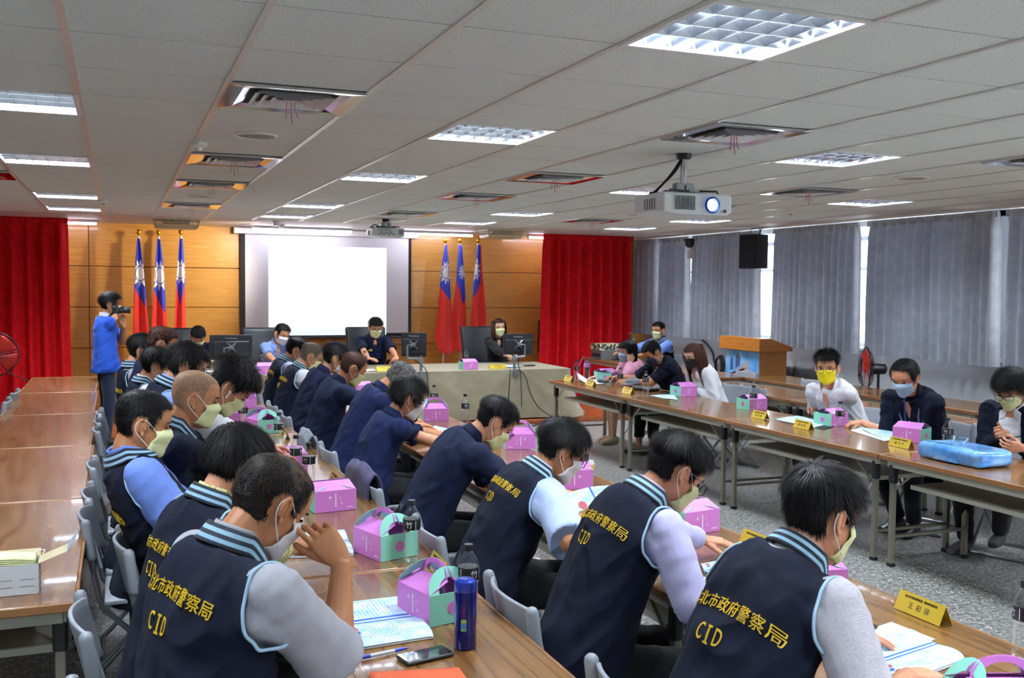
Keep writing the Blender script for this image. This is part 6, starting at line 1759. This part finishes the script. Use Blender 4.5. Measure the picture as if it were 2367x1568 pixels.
MB().tube([(.03 * math.cos(a), 0, .2 + .03 * math.sin(a)) for a in [PI * k / 10 for k in range(11)]], .005, 6).build('handle', mat('purple plastic', 'b48ad6', .4), t)
# ---- gold name plates
M_plate = mat('brushed gold acrylic', 'd8b93c', .3, .35); M_ink = mat('black engraved ink', '2a2410', .6)
def plate(nm, lab, x, y, rz, z=TH, w=.20, h=.062):
    t = thing('name_plate', (x, y, z + .001), lab, 'name plate', rad(rz), 'gold folded name plates')
    m = MB(); d = .028
    m.add([(-w / 2, -d, 0), (w / 2, -d, 0), (w / 2, 0, h), (-w / 2, 0, h), (-w / 2, d, 0), (w / 2, d, 0)], [(0, 1, 2, 3), (3, 2, 5, 4)])
    m.build('folded_plate', M_plate, t, smooth=0, solid=.0022)
    for s in (1, -1):
        up = V((0, s * d, h)); fr = frame(V((0, -s * (d * .56 + .0022), h * .40)), (s, 0, 0), up)
        text_on(nm, .024, M_ink, 'lettering', t, fr, spacing=1.9)
        fr = frame(V((0, -s * (d * .18 + .0022), h * .80)), (s, 0, 0), up)
        text_on('新北市政府警察局  偵查隊偵查員', .0098, M_ink, 'small_lettering', t, fr)
    return t
GPX = [('王崧瑑', 2132, 1425, -90, 'gold name plate nearest the camera, before the nearest man of the middle row'), ('倪憲明', 1752, 1268, -90, 'gold name plate by the hand of the man in lavender sleeves'),
 ('陳志明', 1018, 1325, 88, 'gold name plate just behind the second lunch box of the left row'), ('林文章', 905, 1222, 88, 'gold name plate beside the tall water bottle of the left row'), ('張明德', 776, 1120, 88, 'gold name plate on the left row beyond the flat-topped lunch box'),
 ('李國華', 658, 1012, 88, 'gold name plate near the raised-handle lunch box'), ('黃志成', 607, 960, 88, 'gold name plate at the far part of the left row'),
 ('鐘沛宇', 2083, 1034, -92, 'gold name plate beside the lunch box of the blue-masked man'), ('賴明章', 1857, 991, -92, 'gold name plate in front of the yellow-masked man'), ('吳家豪', 1757, 968, -92, 'gold name plate near the bottle left of the yellow-masked man'),
 ('周文賓', 1452, 910, -92, 'gold name plate near the bowing man with the grey cap'), ('許志偉', 1366, 892, -92, 'gold name plate in front of the microphone'), ('何文山', 1277, 873, -92, 'gold name plate at the far corner of the right row')]
for nm, px, py, rz, lb in GPX: q = tbl(px, py); plate(nm, lb, q.x, q.y, rz)
for nm, px, lb in (('何宗翰', 890, 'gold name plate in front of the presiding man'), ('江美玲', 1150, 'gold name plate in front of the woman with long hair')): q = ony(px, 845, 12.36); plate(nm, lb, q.x, 12.36, 0, DZ + .008, .23)
q = onz(1478, 845, TH); plate('工作人', 'gold name plate on the side table by the technician', 6.86, 11.5, -80)
# ---- papers and booklets
n = NT('printed blue booklet page', 'dfeaf4', .7)
uv = n.sep(n.co('UV')); u, v = uv[0], uv[1]
ln_ = n.math('GREATER_THAN', n.math('SINE', n.math('MULTIPLY', v, 150)), .35); gap = n.math('GREATER_THAN', n.noise(n.co('UV', (26, 40, 1)), 1.0, 2), .47)
mg = n.math('MULTIPLY', n.math('MULTIPLY', n.math('GREATER_THAN', u, .12), n.math('LESS_THAN', u, .88)), n.math('MULTIPLY', n.math('GREATER_THAN', v, .1), n.math('LESS_THAN', v, .78)))
tint = n.ramp(n.noise(n.co('UV', (2, 2, 1)), 1.6, 2), [(.35, 'a9d4ee'), (.65, 'e6eff7')])
n.color(n.mix(n.math('MULTIPLY', n.math('MULTIPLY', ln_, gap), n.math('MULTIPLY', mg, .55)), tint, '55708c')); M_pg = n.m
M_paper = mat('white paper', 'e8ebef', .7); M_bl = mat('blue printed bar', '2f6fd6', .6); M_crest = mat('red portrait print', 'b0505a', .6); M_navyp = mat('navy square print', '38509a', .6)
def quad_on(pts, z):
    return [V((p.x, p.y, z)) for p in pts]
def booklet(px4, lab, grp='open booklets with blue printed pages', z=TH, thick=.006, rise=.018):
    """an open two-page booklet; px4: its four corners on the table, spine halfway along the first and third edges"""
    A, B, C_, D = [onz(x, y, z) for x, y in px4]
    o = (A + B + C_ + D) / 4
    t = thing('booklet', (o.x, o.y, z), lab, 'booklet', 0, grp)
    def S(u, w): return (A.lerp(B, u)).lerp(D.lerp(C_, u), w)
    for s in (0, 1):
        def fn(u, w, s=s):
            uu = .5 * u + .5 * s; p = S(uu, w); k = u if s == 0 else 1 - u
            q = p - o; q.z = .003 + thick + rise * math.sin(PI * (k ** .55)) * .9 * (1 if s == 0 else .55) * (1 - .2 * w); return q
        pg = MB().grid(fn, 14, 8).build('page', M_pg, t, smooth=180)
        def bar(u0, u1, w0, w1, m, nm, s=s, fn=fn):
            MB().grid(lambda a, b: fn(u0 + (u1 - u0) * a, w0 + (w1 - w0) * b) + V((0, 0, .0012)), 8, 8).build(nm, m, pg, smooth=0)
        bar(.9 if s == 0 else .04, .95 if s == 0 else .09, 0, 1, M_bl, 'blue_bar'); bar(.3, .42, .12, .2, M_navyp, 'square_print'); bar(.48, .64, .1, .22, M_crest, 'portrait_print')
    m = MB(); P = [S(0, 0), S(1, 0), S(1, 1), S(0, 1)]
    m.add([V((p.x - o.x, p.y - o.y, .001)) for p in P] + [V((p.x - o.x, p.y - o.y, thick)) for p in P], [(3, 2, 1, 0), (4, 5, 6, 7), (0, 1, 5, 4), (1, 2, 6, 5), (2, 3, 7, 6), (3, 0, 4, 7)])
    m.build('page_block', M_paper, t, smooth=0)
    return t
def sheet(px4, lab, z=TH, m=None, name='paper', cat='paper', bow=.006, lift=(0, 0, 0, 0), grp=None):
    A, B, C_, D = [onz(x, y, z) + V((0, 0, l)) for (x, y), l in zip(px4, lift)]; o = (A + B + C_ + D) / 4; o.z = z
    def fn(u, w): p = A.lerp(B, u).lerp(D.lerp(C_, u), w) - o; p.z += .0025 + bow * math.sin(PI * u) * math.sin(PI * w * .8 + .3); return p
    ob = MB().grid(fn, 12, 10).build(name, m or M_pg, None, smooth=180, solid=.0012); ob.location = o
    return tag(ob, lab, cat, grp)
booklet([(815, 1507), (706, 1410), (925, 1384), (1002, 1477)], 'open blue-printed booklet under the forearm of the man with the thinning crown')
booklet([(652, 1292), (668, 1240), (795, 1230), (818, 1285)], 'open blue-printed booklet before the man in the yellow checked shirt')
booklet([(2045, 1600), (1965, 1500), (2100, 1462), (2230, 1530)], 'open blue-printed booklet under the hands of the nearest man of the middle row')
sheet([(1960, 1478), (2060, 1440), (2162, 1480), (2040, 1520)], 'white sheet under the booklet of the nearest middle-row man', m=M_paper, z=TH - .0015)
booklet([(1640, 1345), (1618, 1312), (1690, 1296), (1730, 1312)], 'open booklet under the hand of the man in lavender sleeves')
A, B, C_, D = onx(1288, 1150, 1.98), onx(1432, 1123, 2.42), onx(1425, 1160, 2.40), onx(1345, 1207, 2.05)
o = (A + B + C_ + D) / 4
def bigs(u, w): p = A.lerp(B, u).lerp(D.lerp(C_, u), w) - o; p.z += .02 * math.sin(PI * u); return p
ob = MB().grid(bigs, 16, 10).build('paper_sheet', M_pg, None, smooth=180, solid=.0015); ob.location = o; tag(ob, 'large printed sheet held up by the man with pale blue sleeves', 'paper')
MB().grid(lambda u, w: bigs(.48 + .03 * u, w) + V((0, 0, .003)), 4, 8).build('blue_bar', M_bl, ob, smooth=0)
MB().grid(lambda u, w: bigs(.22 + .07 * math.cos(u * 6.283) * w, .62 + .16 * math.sin(u * 6.283) * w) + V((0, 0, .0035)), 20, 2).build('round_chart', M_crest, ob, smooth=0)
sheet([(968, 1000), (1005, 985), (1035, 992), (1000, 1010)], 'printed sheet before the thick-haired man in navy')
sheet([(820, 935), (842, 905), (862, 912), (845, 945)], 'printed sheet before the heavy man with thinning hair')
sheet([(672, 1070), (690, 1055), (712, 1062), (700, 1085)], 'light blue paper between the two bottles of the left row')
sheet([(1985, 995), (2085, 1003), (2130, 1018), (2050, 1020)], 'fanned printed sheets under the hands of the blue-masked man', lift=(.02, .0, 0, .0), bow=.02)
sheet([(1965, 996), (1990, 990), (2060, 1018), (2045, 1021)], 'lower printed sheet beneath the fanned sheets of the blue-masked man', m=M_paper, z=TH - .001)
sheet([(1790, 970), (1845, 962), (1925, 980), (1880, 990)], 'printed sheets in front of the yellow-masked man', bow=.01)
sheet([(1805, 976), (1830, 970), (1935, 985), (1905, 995)], 'dark folder under the sheets of the yellow-masked man', z=TH - .0015, m=M_black, name='folder', cat='folder')
sheet([(1502, 915), (1560, 912), (1566, 925), (1535, 922)], 'printed sheet in front of the woman in the white blouse')
sheet([(1334, 872), (1358, 878), (1356, 888), (1336, 882)], 'folded white paper standing up before the woman in pink', m=M_paper, lift=(.05, .0, 0, .03))
sheet([(1350, 880), (1395, 876), (1400, 888), (1362, 890)], 'white sheet on the table before the woman in pink', m=M_paper)
sheet([(2190, 1040), (2235, 1030), (2245, 1045), (2215, 1052)], 'white paper beside the blue plastic bag', m=M_paper, bow=.012)
def dsheet(x0, x1, y0, y1, lab, m): 
    a = ony(x0, 840, y0).x; b = ony(x1, 840, y0).x
    ob = MB().grid(lambda u, v: V(((u - .5) * (b - a), (v - .5) * (y1 - y0), .004 * math.sin(PI * u))), 6, 4).build('paper', m, None, solid=.004); ob.location = ((a + b) / 2, (y0 + y1) / 2, DZ + .012); tag(ob, lab, 'paper', 'papers on the head table')
dsheet(903, 962, 12.5, 12.85, 'white papers in front of the presiding man', M_paper); dsheet(1160, 1208, 12.5, 12.85, 'blue printed papers in front of the woman with long hair', M_pg); dsheet(470, 500, 12.7, 12.95, 'paper read by the bowed man at the head table', M_paper); dsheet(850, 872, 12.4, 12.6, 'small white paper left of the presiding name plate', M_paper)
# ---- phones, pens, flask, folder, bag, cup
M_phone = mat('black phone glass', '121319', .12, coat=.5)
def phone(px, py, rz, lab, z=TH, big=1.0):
    q = onz(px, py, z)
    t = thing('phone', (q.x, q.y, z + .001), lab, 'phone', rad(rz), 'black mobile phones')
    MB().box((0, 0, .0055), (.155 * big, .076 * big, .011)).build('case', M_black, t, bevel=.005, seg=3)
    MB().box((0, 0, .0113), (.148 * big, .069 * big, .0008)).build('screen', M_phone, t, smooth=0)
    return t
phone(983, 1521, 12, 'black phone lying beside the pen at the bottom of the picture'); phone(1965, 1449, -60, 'black phone beside the booklet of the nearest middle-row man'); phone(1538, 909, -85, 'dark phone before the bowing man with the grey cap')
ob = phone(1224, 833, 0, 'grey phone on the head table right of the clamp arm'); q = ony(1224, 836, 12.7); ob.location = (q.x, 12.7, DZ + .01)
q = onz(712, 1228, TH); t = thing('card_holder', (q.x, q.y, TH + .001), 'dark green and purple card holder behind the second open booklet', 'card holder', rad(8))
MB().box((-.05, 0, .004), (.1, .06, .008)).build('cover', mat('dark green leatherette', '23382c', .5), t, bevel=.002); MB().box((.05, 0, .004), (.1, .06, .008)).build('cover', mat('dark purple leatherette', '46203c', .5), t, bevel=.002)
q0, q1 = onz(838, 1526, TH), onz(951, 1502, TH); d = q1 - q0
t = thing('pen', (q0.x, q0.y, TH + .007), 'white ballpoint pen with blue cap and end beside the black phone', 'pen', math.atan2(d.y, d.x)); Lp = .148
R = Ry(PI / 2); M_pb = mat('blue pen plastic', '2b3fa8', .35)
MB().lathe([(.0, .02), (.0052, .02), (.0052, Lp * .7), (.0, Lp * .7)], 14, (0, 0, 0), R).build('barrel', mat('white pen plastic', 'dcdde0', .35), t)
MB().lathe([(.0, .0), (.006, .0), (.006, .024), (.0, .024)], 14, (0, 0, 0), R).build('end_cap', M_pb, t); MB().lathe([(.0, Lp * .69), (.0058, Lp * .69), (.0052, Lp * .85), (.0016, Lp), (.0, Lp)], 14, (0, 0, 0), R).build('tip', M_pb, t)
MB().box((.012, .006, .0), (.03, .003, .004)).build('clip', M_pb, t)
q = onz(1075, 1497, TH)
t = thing('thermos', (q.x, q.y, TH), 'dark blue steel thermos flask standing before the lunch box', 'thermos flask')
M_th = mat('metallic dark blue enamel', '141f7a', .22, .55, coat=.4); M_th2 = mat('bright blue lid', '2440b0', .25, .4, coat=.3)
MB().lathe([(.0, 0), (.030, 0), (.0335, .004), (.0335, .165), (.0325, .172), (.0, .172)], 40).build('body', M_th, t, smooth=50)
MB().lathe([(.0, .21), (.021, .2105), (.026, .207), (.0325, .204), (.0335, .198), (.0335, .176), (.0325, .173), (.0, .173)], 40).build('lid', M_th2, t, smooth=50)
a0 = -2.05
MB().grid(lambda u, v: V((.0338 * math.cos(a0 + .5 * (u - .5)), .0338 * math.sin(a0 + .5 * (u - .5)), .06 + .035 * v)), 8, 4).build('sticker', mat('green and yellow sticker', '7fa84a', .5), t)
MB().grid(lambda u, v: V((.0341 * math.cos(a0 + .42 * (u - .5)), .0341 * math.sin(a0 + .42 * (u - .5)), .066 + .018 * v)), 8, 3).build('sticker_print', mat('blue sticker print', '3a76c0', .5), t)
sheet([(840, 1640), (855, 1556), (1060, 1545), (1130, 1640)], 'orange card folder at the bottom edge on the nearest left-row table', m=mat('orange card', 'e8663a', .6), name='folder', cat='folder', bow=.0)
# yellow paper cups
def cup(px, py, lab):
    q = onz(px, py, TH); t = thing('paper_cup', (q.x, q.y, TH + .0005), lab, 'paper cup', 0, 'yellow paper cups')
    MB().lathe([(.0, 0), (.028, 0), (.0295, .002), (.041, .11), (.0, .11)], 28).build('cup', mat('yellow paper', 'eecf22', .5), t)
    MB().lathe([(.0, .128), (.035, .128), (.039, .122), (.041, .114), (.043, .113), (.043, .108), (.0, .108)], 28).build('lid', M_white, t)
cup(1356, 1118, 'yellow paper cup with white lid beside a bottle in the middle row'); cup(1336, 1116, 'yellow paper cup partly hidden behind the glasses of the man with pale blue sleeves')
# blue plastic bag
n = NT('shiny blue plastic film', '5f9fe0', .15, coat=.6); n.color(n.ramp(n.noise(n.co('Object'), 7, 3), [(.35, '4a8fdc'), (.6, '7db6ea'), (.75, 'a9cfee')])); M_bag = n.m
q = onz(2305, 1066, TH)
t = thing('plastic_bag', (5.0, onz(2300, 1062, TH).y, TH + .001), 'shiny light blue plastic bag wrapped round a flat parcel on the right-hand table', 'plastic bag')
m = MB(); hx, hy, hh = .15, .26, .105
def bagp(u, v):
    a = 2 * PI * u; ph = (v - .5) * PI; cx, sy_ = math.cos(a), math.sin(a); e = .2
    r = abs(math.cos(ph)) ** .16; x = math.copysign(abs(cx) ** e, cx) * r * hx; y = math.copysign(abs(sy_) ** e, sy_) * r * hy; z = hh / 2 + math.copysign(abs(math.sin(ph)) ** .5, math.sin(ph)) * hh / 2
    k = sst(.15, 1, v); w = .010 * noise.noise(V((x * 14, y * 14, z * 20))) + .007 * abs(noise.noise(V((x * 30, y * 22, 3))))
    return V((x + w, y + w, max(0.001, z + w * k)))
m.grid(bagp, 72, 30).build('film', M_bag, t, smooth=180)
tri = MB(); tri.add([(-hx - .004, -.1, .01), (-hx - .004, .1, .01), (-hx * .8, .02, hh + .004)], [(0, 1, 2)]); tri.build('folded_end', M_bag, t, solid=.003)
for s in (-1, 1): MB().tube(smoothp([(.05, s * .04 + .1, hh), (.11, s * .06 + .12, hh + .03), (.14, s * .03 + .2, hh + .015)]), .006, 6, flat=.4).build('handle', M_bag, t)
q0 = onz(2205, 1041, TH); t = thing('pen', (q0.x, q0.y, TH + .012), 'blue pen lying on the paper beside the blue bag', 'pen', rad(-75)); MB().lathe([(.0, 0), (.005, 0), (.005, .12), (.001, .14), (.0, .14)], 12, (0, 0, 0), Ry(PI / 2)).build('barrel', M_pb, t)
MB().lathe([(.0, .1), (.0056, .1), (.0056, .13), (.0, .13)], 12, (0, 0, 0), Ry(PI / 2)).build('cap', mat('dark blue pen plastic', '1d2a80', .4), t)
# microphone, cap, black bag on the right row
q = onz(1385, 886, TH); t = thing('microphone', (q.x, q.y, TH + .028), 'hand microphone lying beside the mint lunch box', 'microphone', rad(-78))
MB().ell((0, 0, 0), (.03, .028, .028)).build('grille', mat('grey wire mesh', '77797c', .5, .6), t); MB().lathe([(.0, .02), (.022, .02), (.022, .035), (.014, .12), (.012, .16), (.0, .16)], 16, (0, 0, 0), Ry(PI / 2)).build('handle', M_black, t)
q = onz(1462, 890, TH + .03); t = thing('cap', (q.x, q.y, TH + .05), 'grey cloth cap held by the bowing man in navy', 'cap', rad(200)); M_cap = fabric('grey cap cloth', '6f737c', '63676f')
MB().lathe([(.0, .06), (.05, .055), (.08, .03), (.088, .0), (.08, .0), (.0, .05)], 24).build('crown', M_cap, t); MB().grid(lambda u, v: V(((.085 + .07 * v * math.sin(PI * u)) * math.cos((u - .5) * 1.9), (.085 + .05 * v * math.sin(PI * u)) * math.sin((u - .5) * 1.9), -.01 * v)), 14, 5).build('brim', M_cap, t, solid=.004)
q = onz(1492, 903, TH); t = thing('pouch', (q.x, q.y, TH + .001), 'flat black pouch lying before the bowing man in navy', 'pouch', rad(-80))
MB().box((0, 0, .02), (.3, .16, .04)).build('body', M_leather, t, bevel=.018, seg=3); MB().tube([(-.13, .0, .042), (.13, 0, .042)], .004, 6).build('zip', M_steel, t)
# the phone in the young man's hands and the camera of the photographer
q = onx(2328, 1012, 5.45)
t = thing('phone', q, 'dark phone held in both hands by the young man in the cardigan', 'phone', 0, 'black mobile phones'); R = Rz(rad(-70)) @ Ry(rad(-12))
MB().box((0, 0, 0), (.15, .074, .009), R).build('case', M_black, t, bevel=.003); MB().box(R @ V((0, 0, .005)), (.142, .068, .001), R).build('screen', M_phone, t, smooth=0)
c = ony(268, 716, 12.0)
hq = ph.matrix_world
t = thing('camera', (ony(277, 717, 11.98).x - .05, 11.97, ony(277, 717, 11.98).z), 'black camera with a long lens held to the eye by the standing photographer', 'camera', rad(2))
MB().box((0, 0, 0), (.07, .14, .095)).build('body', M_black, t, bevel=.012); MB().box((.0, 0, .058), (.07, .06, .035), None, .7).build('viewfinder', M_black, t, bevel=.006)
MB().lathe([(.0, .0), (.036, .0), (.037, .05), (.034, .06), (.036, .065), (.036, .11), (.04, .115), (.04, .13), (.034, .13), (.03, .12), (.0, .118)], 24, (.03, 0, 0), Ry(PI / 2)).build('lens', M_black, t)
MB().tube(smoothp([(0, -.07, .02), (-.06, -.12, -.06), (-.12, -.13, -.11), (-.1, -.1, -.13), (-.02, -.075, -.03)]), .011, 6, flat=.3).build('strap', M_black, t)
# ---- mask box on the left table
o = V((onz(-15, 1372, TH).x, onz(40, 1372, TH).y, TH))
bx1 = onz(93, 1372, TH); t = thing('mask_box', (bx1.x - .11, bx1.y + .055, TH + .0005), 'open white carton of pale yellow masks on the empty left table', 'box')
w, d, h = .21, .11, .105; M_cd = mat('grey white card', 'c9cbcd', .7); M_tan = mat('raw card inside', 'b9ac88', .8)
m = MB()
for s in (-1, 1): m.box((s * w / 2, 0, h / 2), (.002, d, h)); m.box((0, s * d / 2, h / 2), (w, .002, h))
m.box((0, 0, .001), (w, d, .002)); m.build('carton', M_cd, t, smooth=0)
fl_ = MB(); fl_.add([(w / 2, -d / 2, h), (w / 2, d / 2, h), (w / 2 + .09, d / 2 + .02, h + .03), (w / 2 + .09, -d / 2 + .035, h + .025)], [(0, 1, 2, 3)]); fl_.build('flap', M_tan, t, smooth=0, solid=.0016)
fl_ = MB(); fl_.add([(w / 2 + .09, -d / 2 + .035, h + .025), (w / 2 + .09, d / 2 + .02, h + .03), (w / 2 + .12, d / 2 + .03, h + .075), (w / 2 + .12, -d / 2 + .055, h + .07)], [(0, 1, 2, 3)]); fl_.build('tuck_flap', mat('blue grey card', '8fa3b4', .7), t, smooth=0, solid=.0016)
fl_ = MB(); fl_.add([(-w / 2, d / 2, h), (w / 2, d / 2, h), (w / 2, d / 2 + .03, h + .02), (-w / 2, d / 2 + .03, h + .02)], [(0, 1, 2, 3)]); fl_.build('flap', M_tan, t, smooth=0, solid=.0016)
for k in range(3):
    for j in range(2): MB().box((-.07 + .07 * k, -d / 2 - .0014, .03 + .025 * j), (.045, .001, .004)).build('faint_print', mat('faint grey print', 'a4a7ab', .7), t, smooth=0)
for k in range(8):
    def mk(u, v, k=k): return V(((u - .5) * .19, (v - .5) * .095, h - .016 + .005 * k + .012 * math.sin(PI * u) * (k / 8) - .01 * (2 * v - 1) ** 2 + .002 * math.sin(v * 18)))
    ob = MB().grid(mk, 14, 12).build('face_mask', M_mask_y, None, smooth=180, solid=.0022); ob.location = t.location; tag(ob, 'pale yellow face mask stacked in the open carton', 'face mask', 'masks stacked in the carton')
ob = MB().tube(smoothp([(.09, .02, .0), (.11, .035, .006), (.125, .02, .008), (.115, -.0, .0)]), .0018, 5).build('ear_loop', M_loop, ob); ob.location = (0, 0, h + .02)
# clothes over chairs
def draped(x, y, z, w, dr, m, lab, rz=0, seed=0):
    def fn(u, v):
        t_ = (v - .35) * dr; s_ = .03 if t_ < 0 else -.03
        xx = -.02 - (.035 if t_ > 0 else -.03) * min(1, abs(t_) / .05) + .015 * math.sin(u * 14 + seed) * abs(t_) * 2
        zz = -abs(t_) - .025 * math.sin(PI * u) * -1 + .01 * noise.noise(V((u * 5, v * 4, seed)))
        return V((xx - .06 * max(0, t_), (u - .5) * w * (1 + .2 * abs(t_)), zz))
    ob = MB().grid(fn, 40, 36).build('draped_jacket', m, None, smooth=180, solid=.008); ob.location = (x, y, z); ob.rotation_euler = (0, 0, rz); tag(ob, lab, 'jacket'); return ob
draped(1.22, onz(840, 1105, .8).y - .02, .87, .52, .78, fabric('purple grey jacket cloth', '4a4568', '403b5c'), 'purple grey jacket draped over the back of a folding chair', 0, 2)
draped(1.20, onz(700, 1010, .8).y, .83, .36, .3, fabric('grey jacket cloth', '8d95a2', '6d7480'), 'grey jacket hung over a folding chair back in the middle row', 0, 5)
# white power adapters on the floor, small towel of the head table
for k, (px, py) in enumerate(((222, 1022), (236, 1029))): q = onz(px, py, 0); tag(MB().box((q.x, q.y, .03), (.1, .06, .06)).build('power_adapter', M_white, bevel=.012), ['white power adapter on the floor, farther of the pair by the photographer', 'white power adapter on the floor, nearer of the pair by the photographer'][k], 'adapter', 'white adapters on the floor')
q = ony(578 + 30, 838, 12.6)
t = thing('table_microphone', (ony(580, 838, 12.5).x, 12.5, DZ + .008), 'white conference microphone base on the head table left of the lunch box', 'microphone')
MB().box((0, 0, .015), (.16, .1, .03)).build('base', M_white, t, bevel=.01); MB().ell((.02, 0, .04), (.03, .025, .025)).build('head', M_white, t); MB().tube(smoothp([(-.08, 0, .01), (-.2, -.05, .008), (-.26, -.22, .0), (-.26, -.32, -.3)]), .005, 6).build('cable', M_rubber, t)
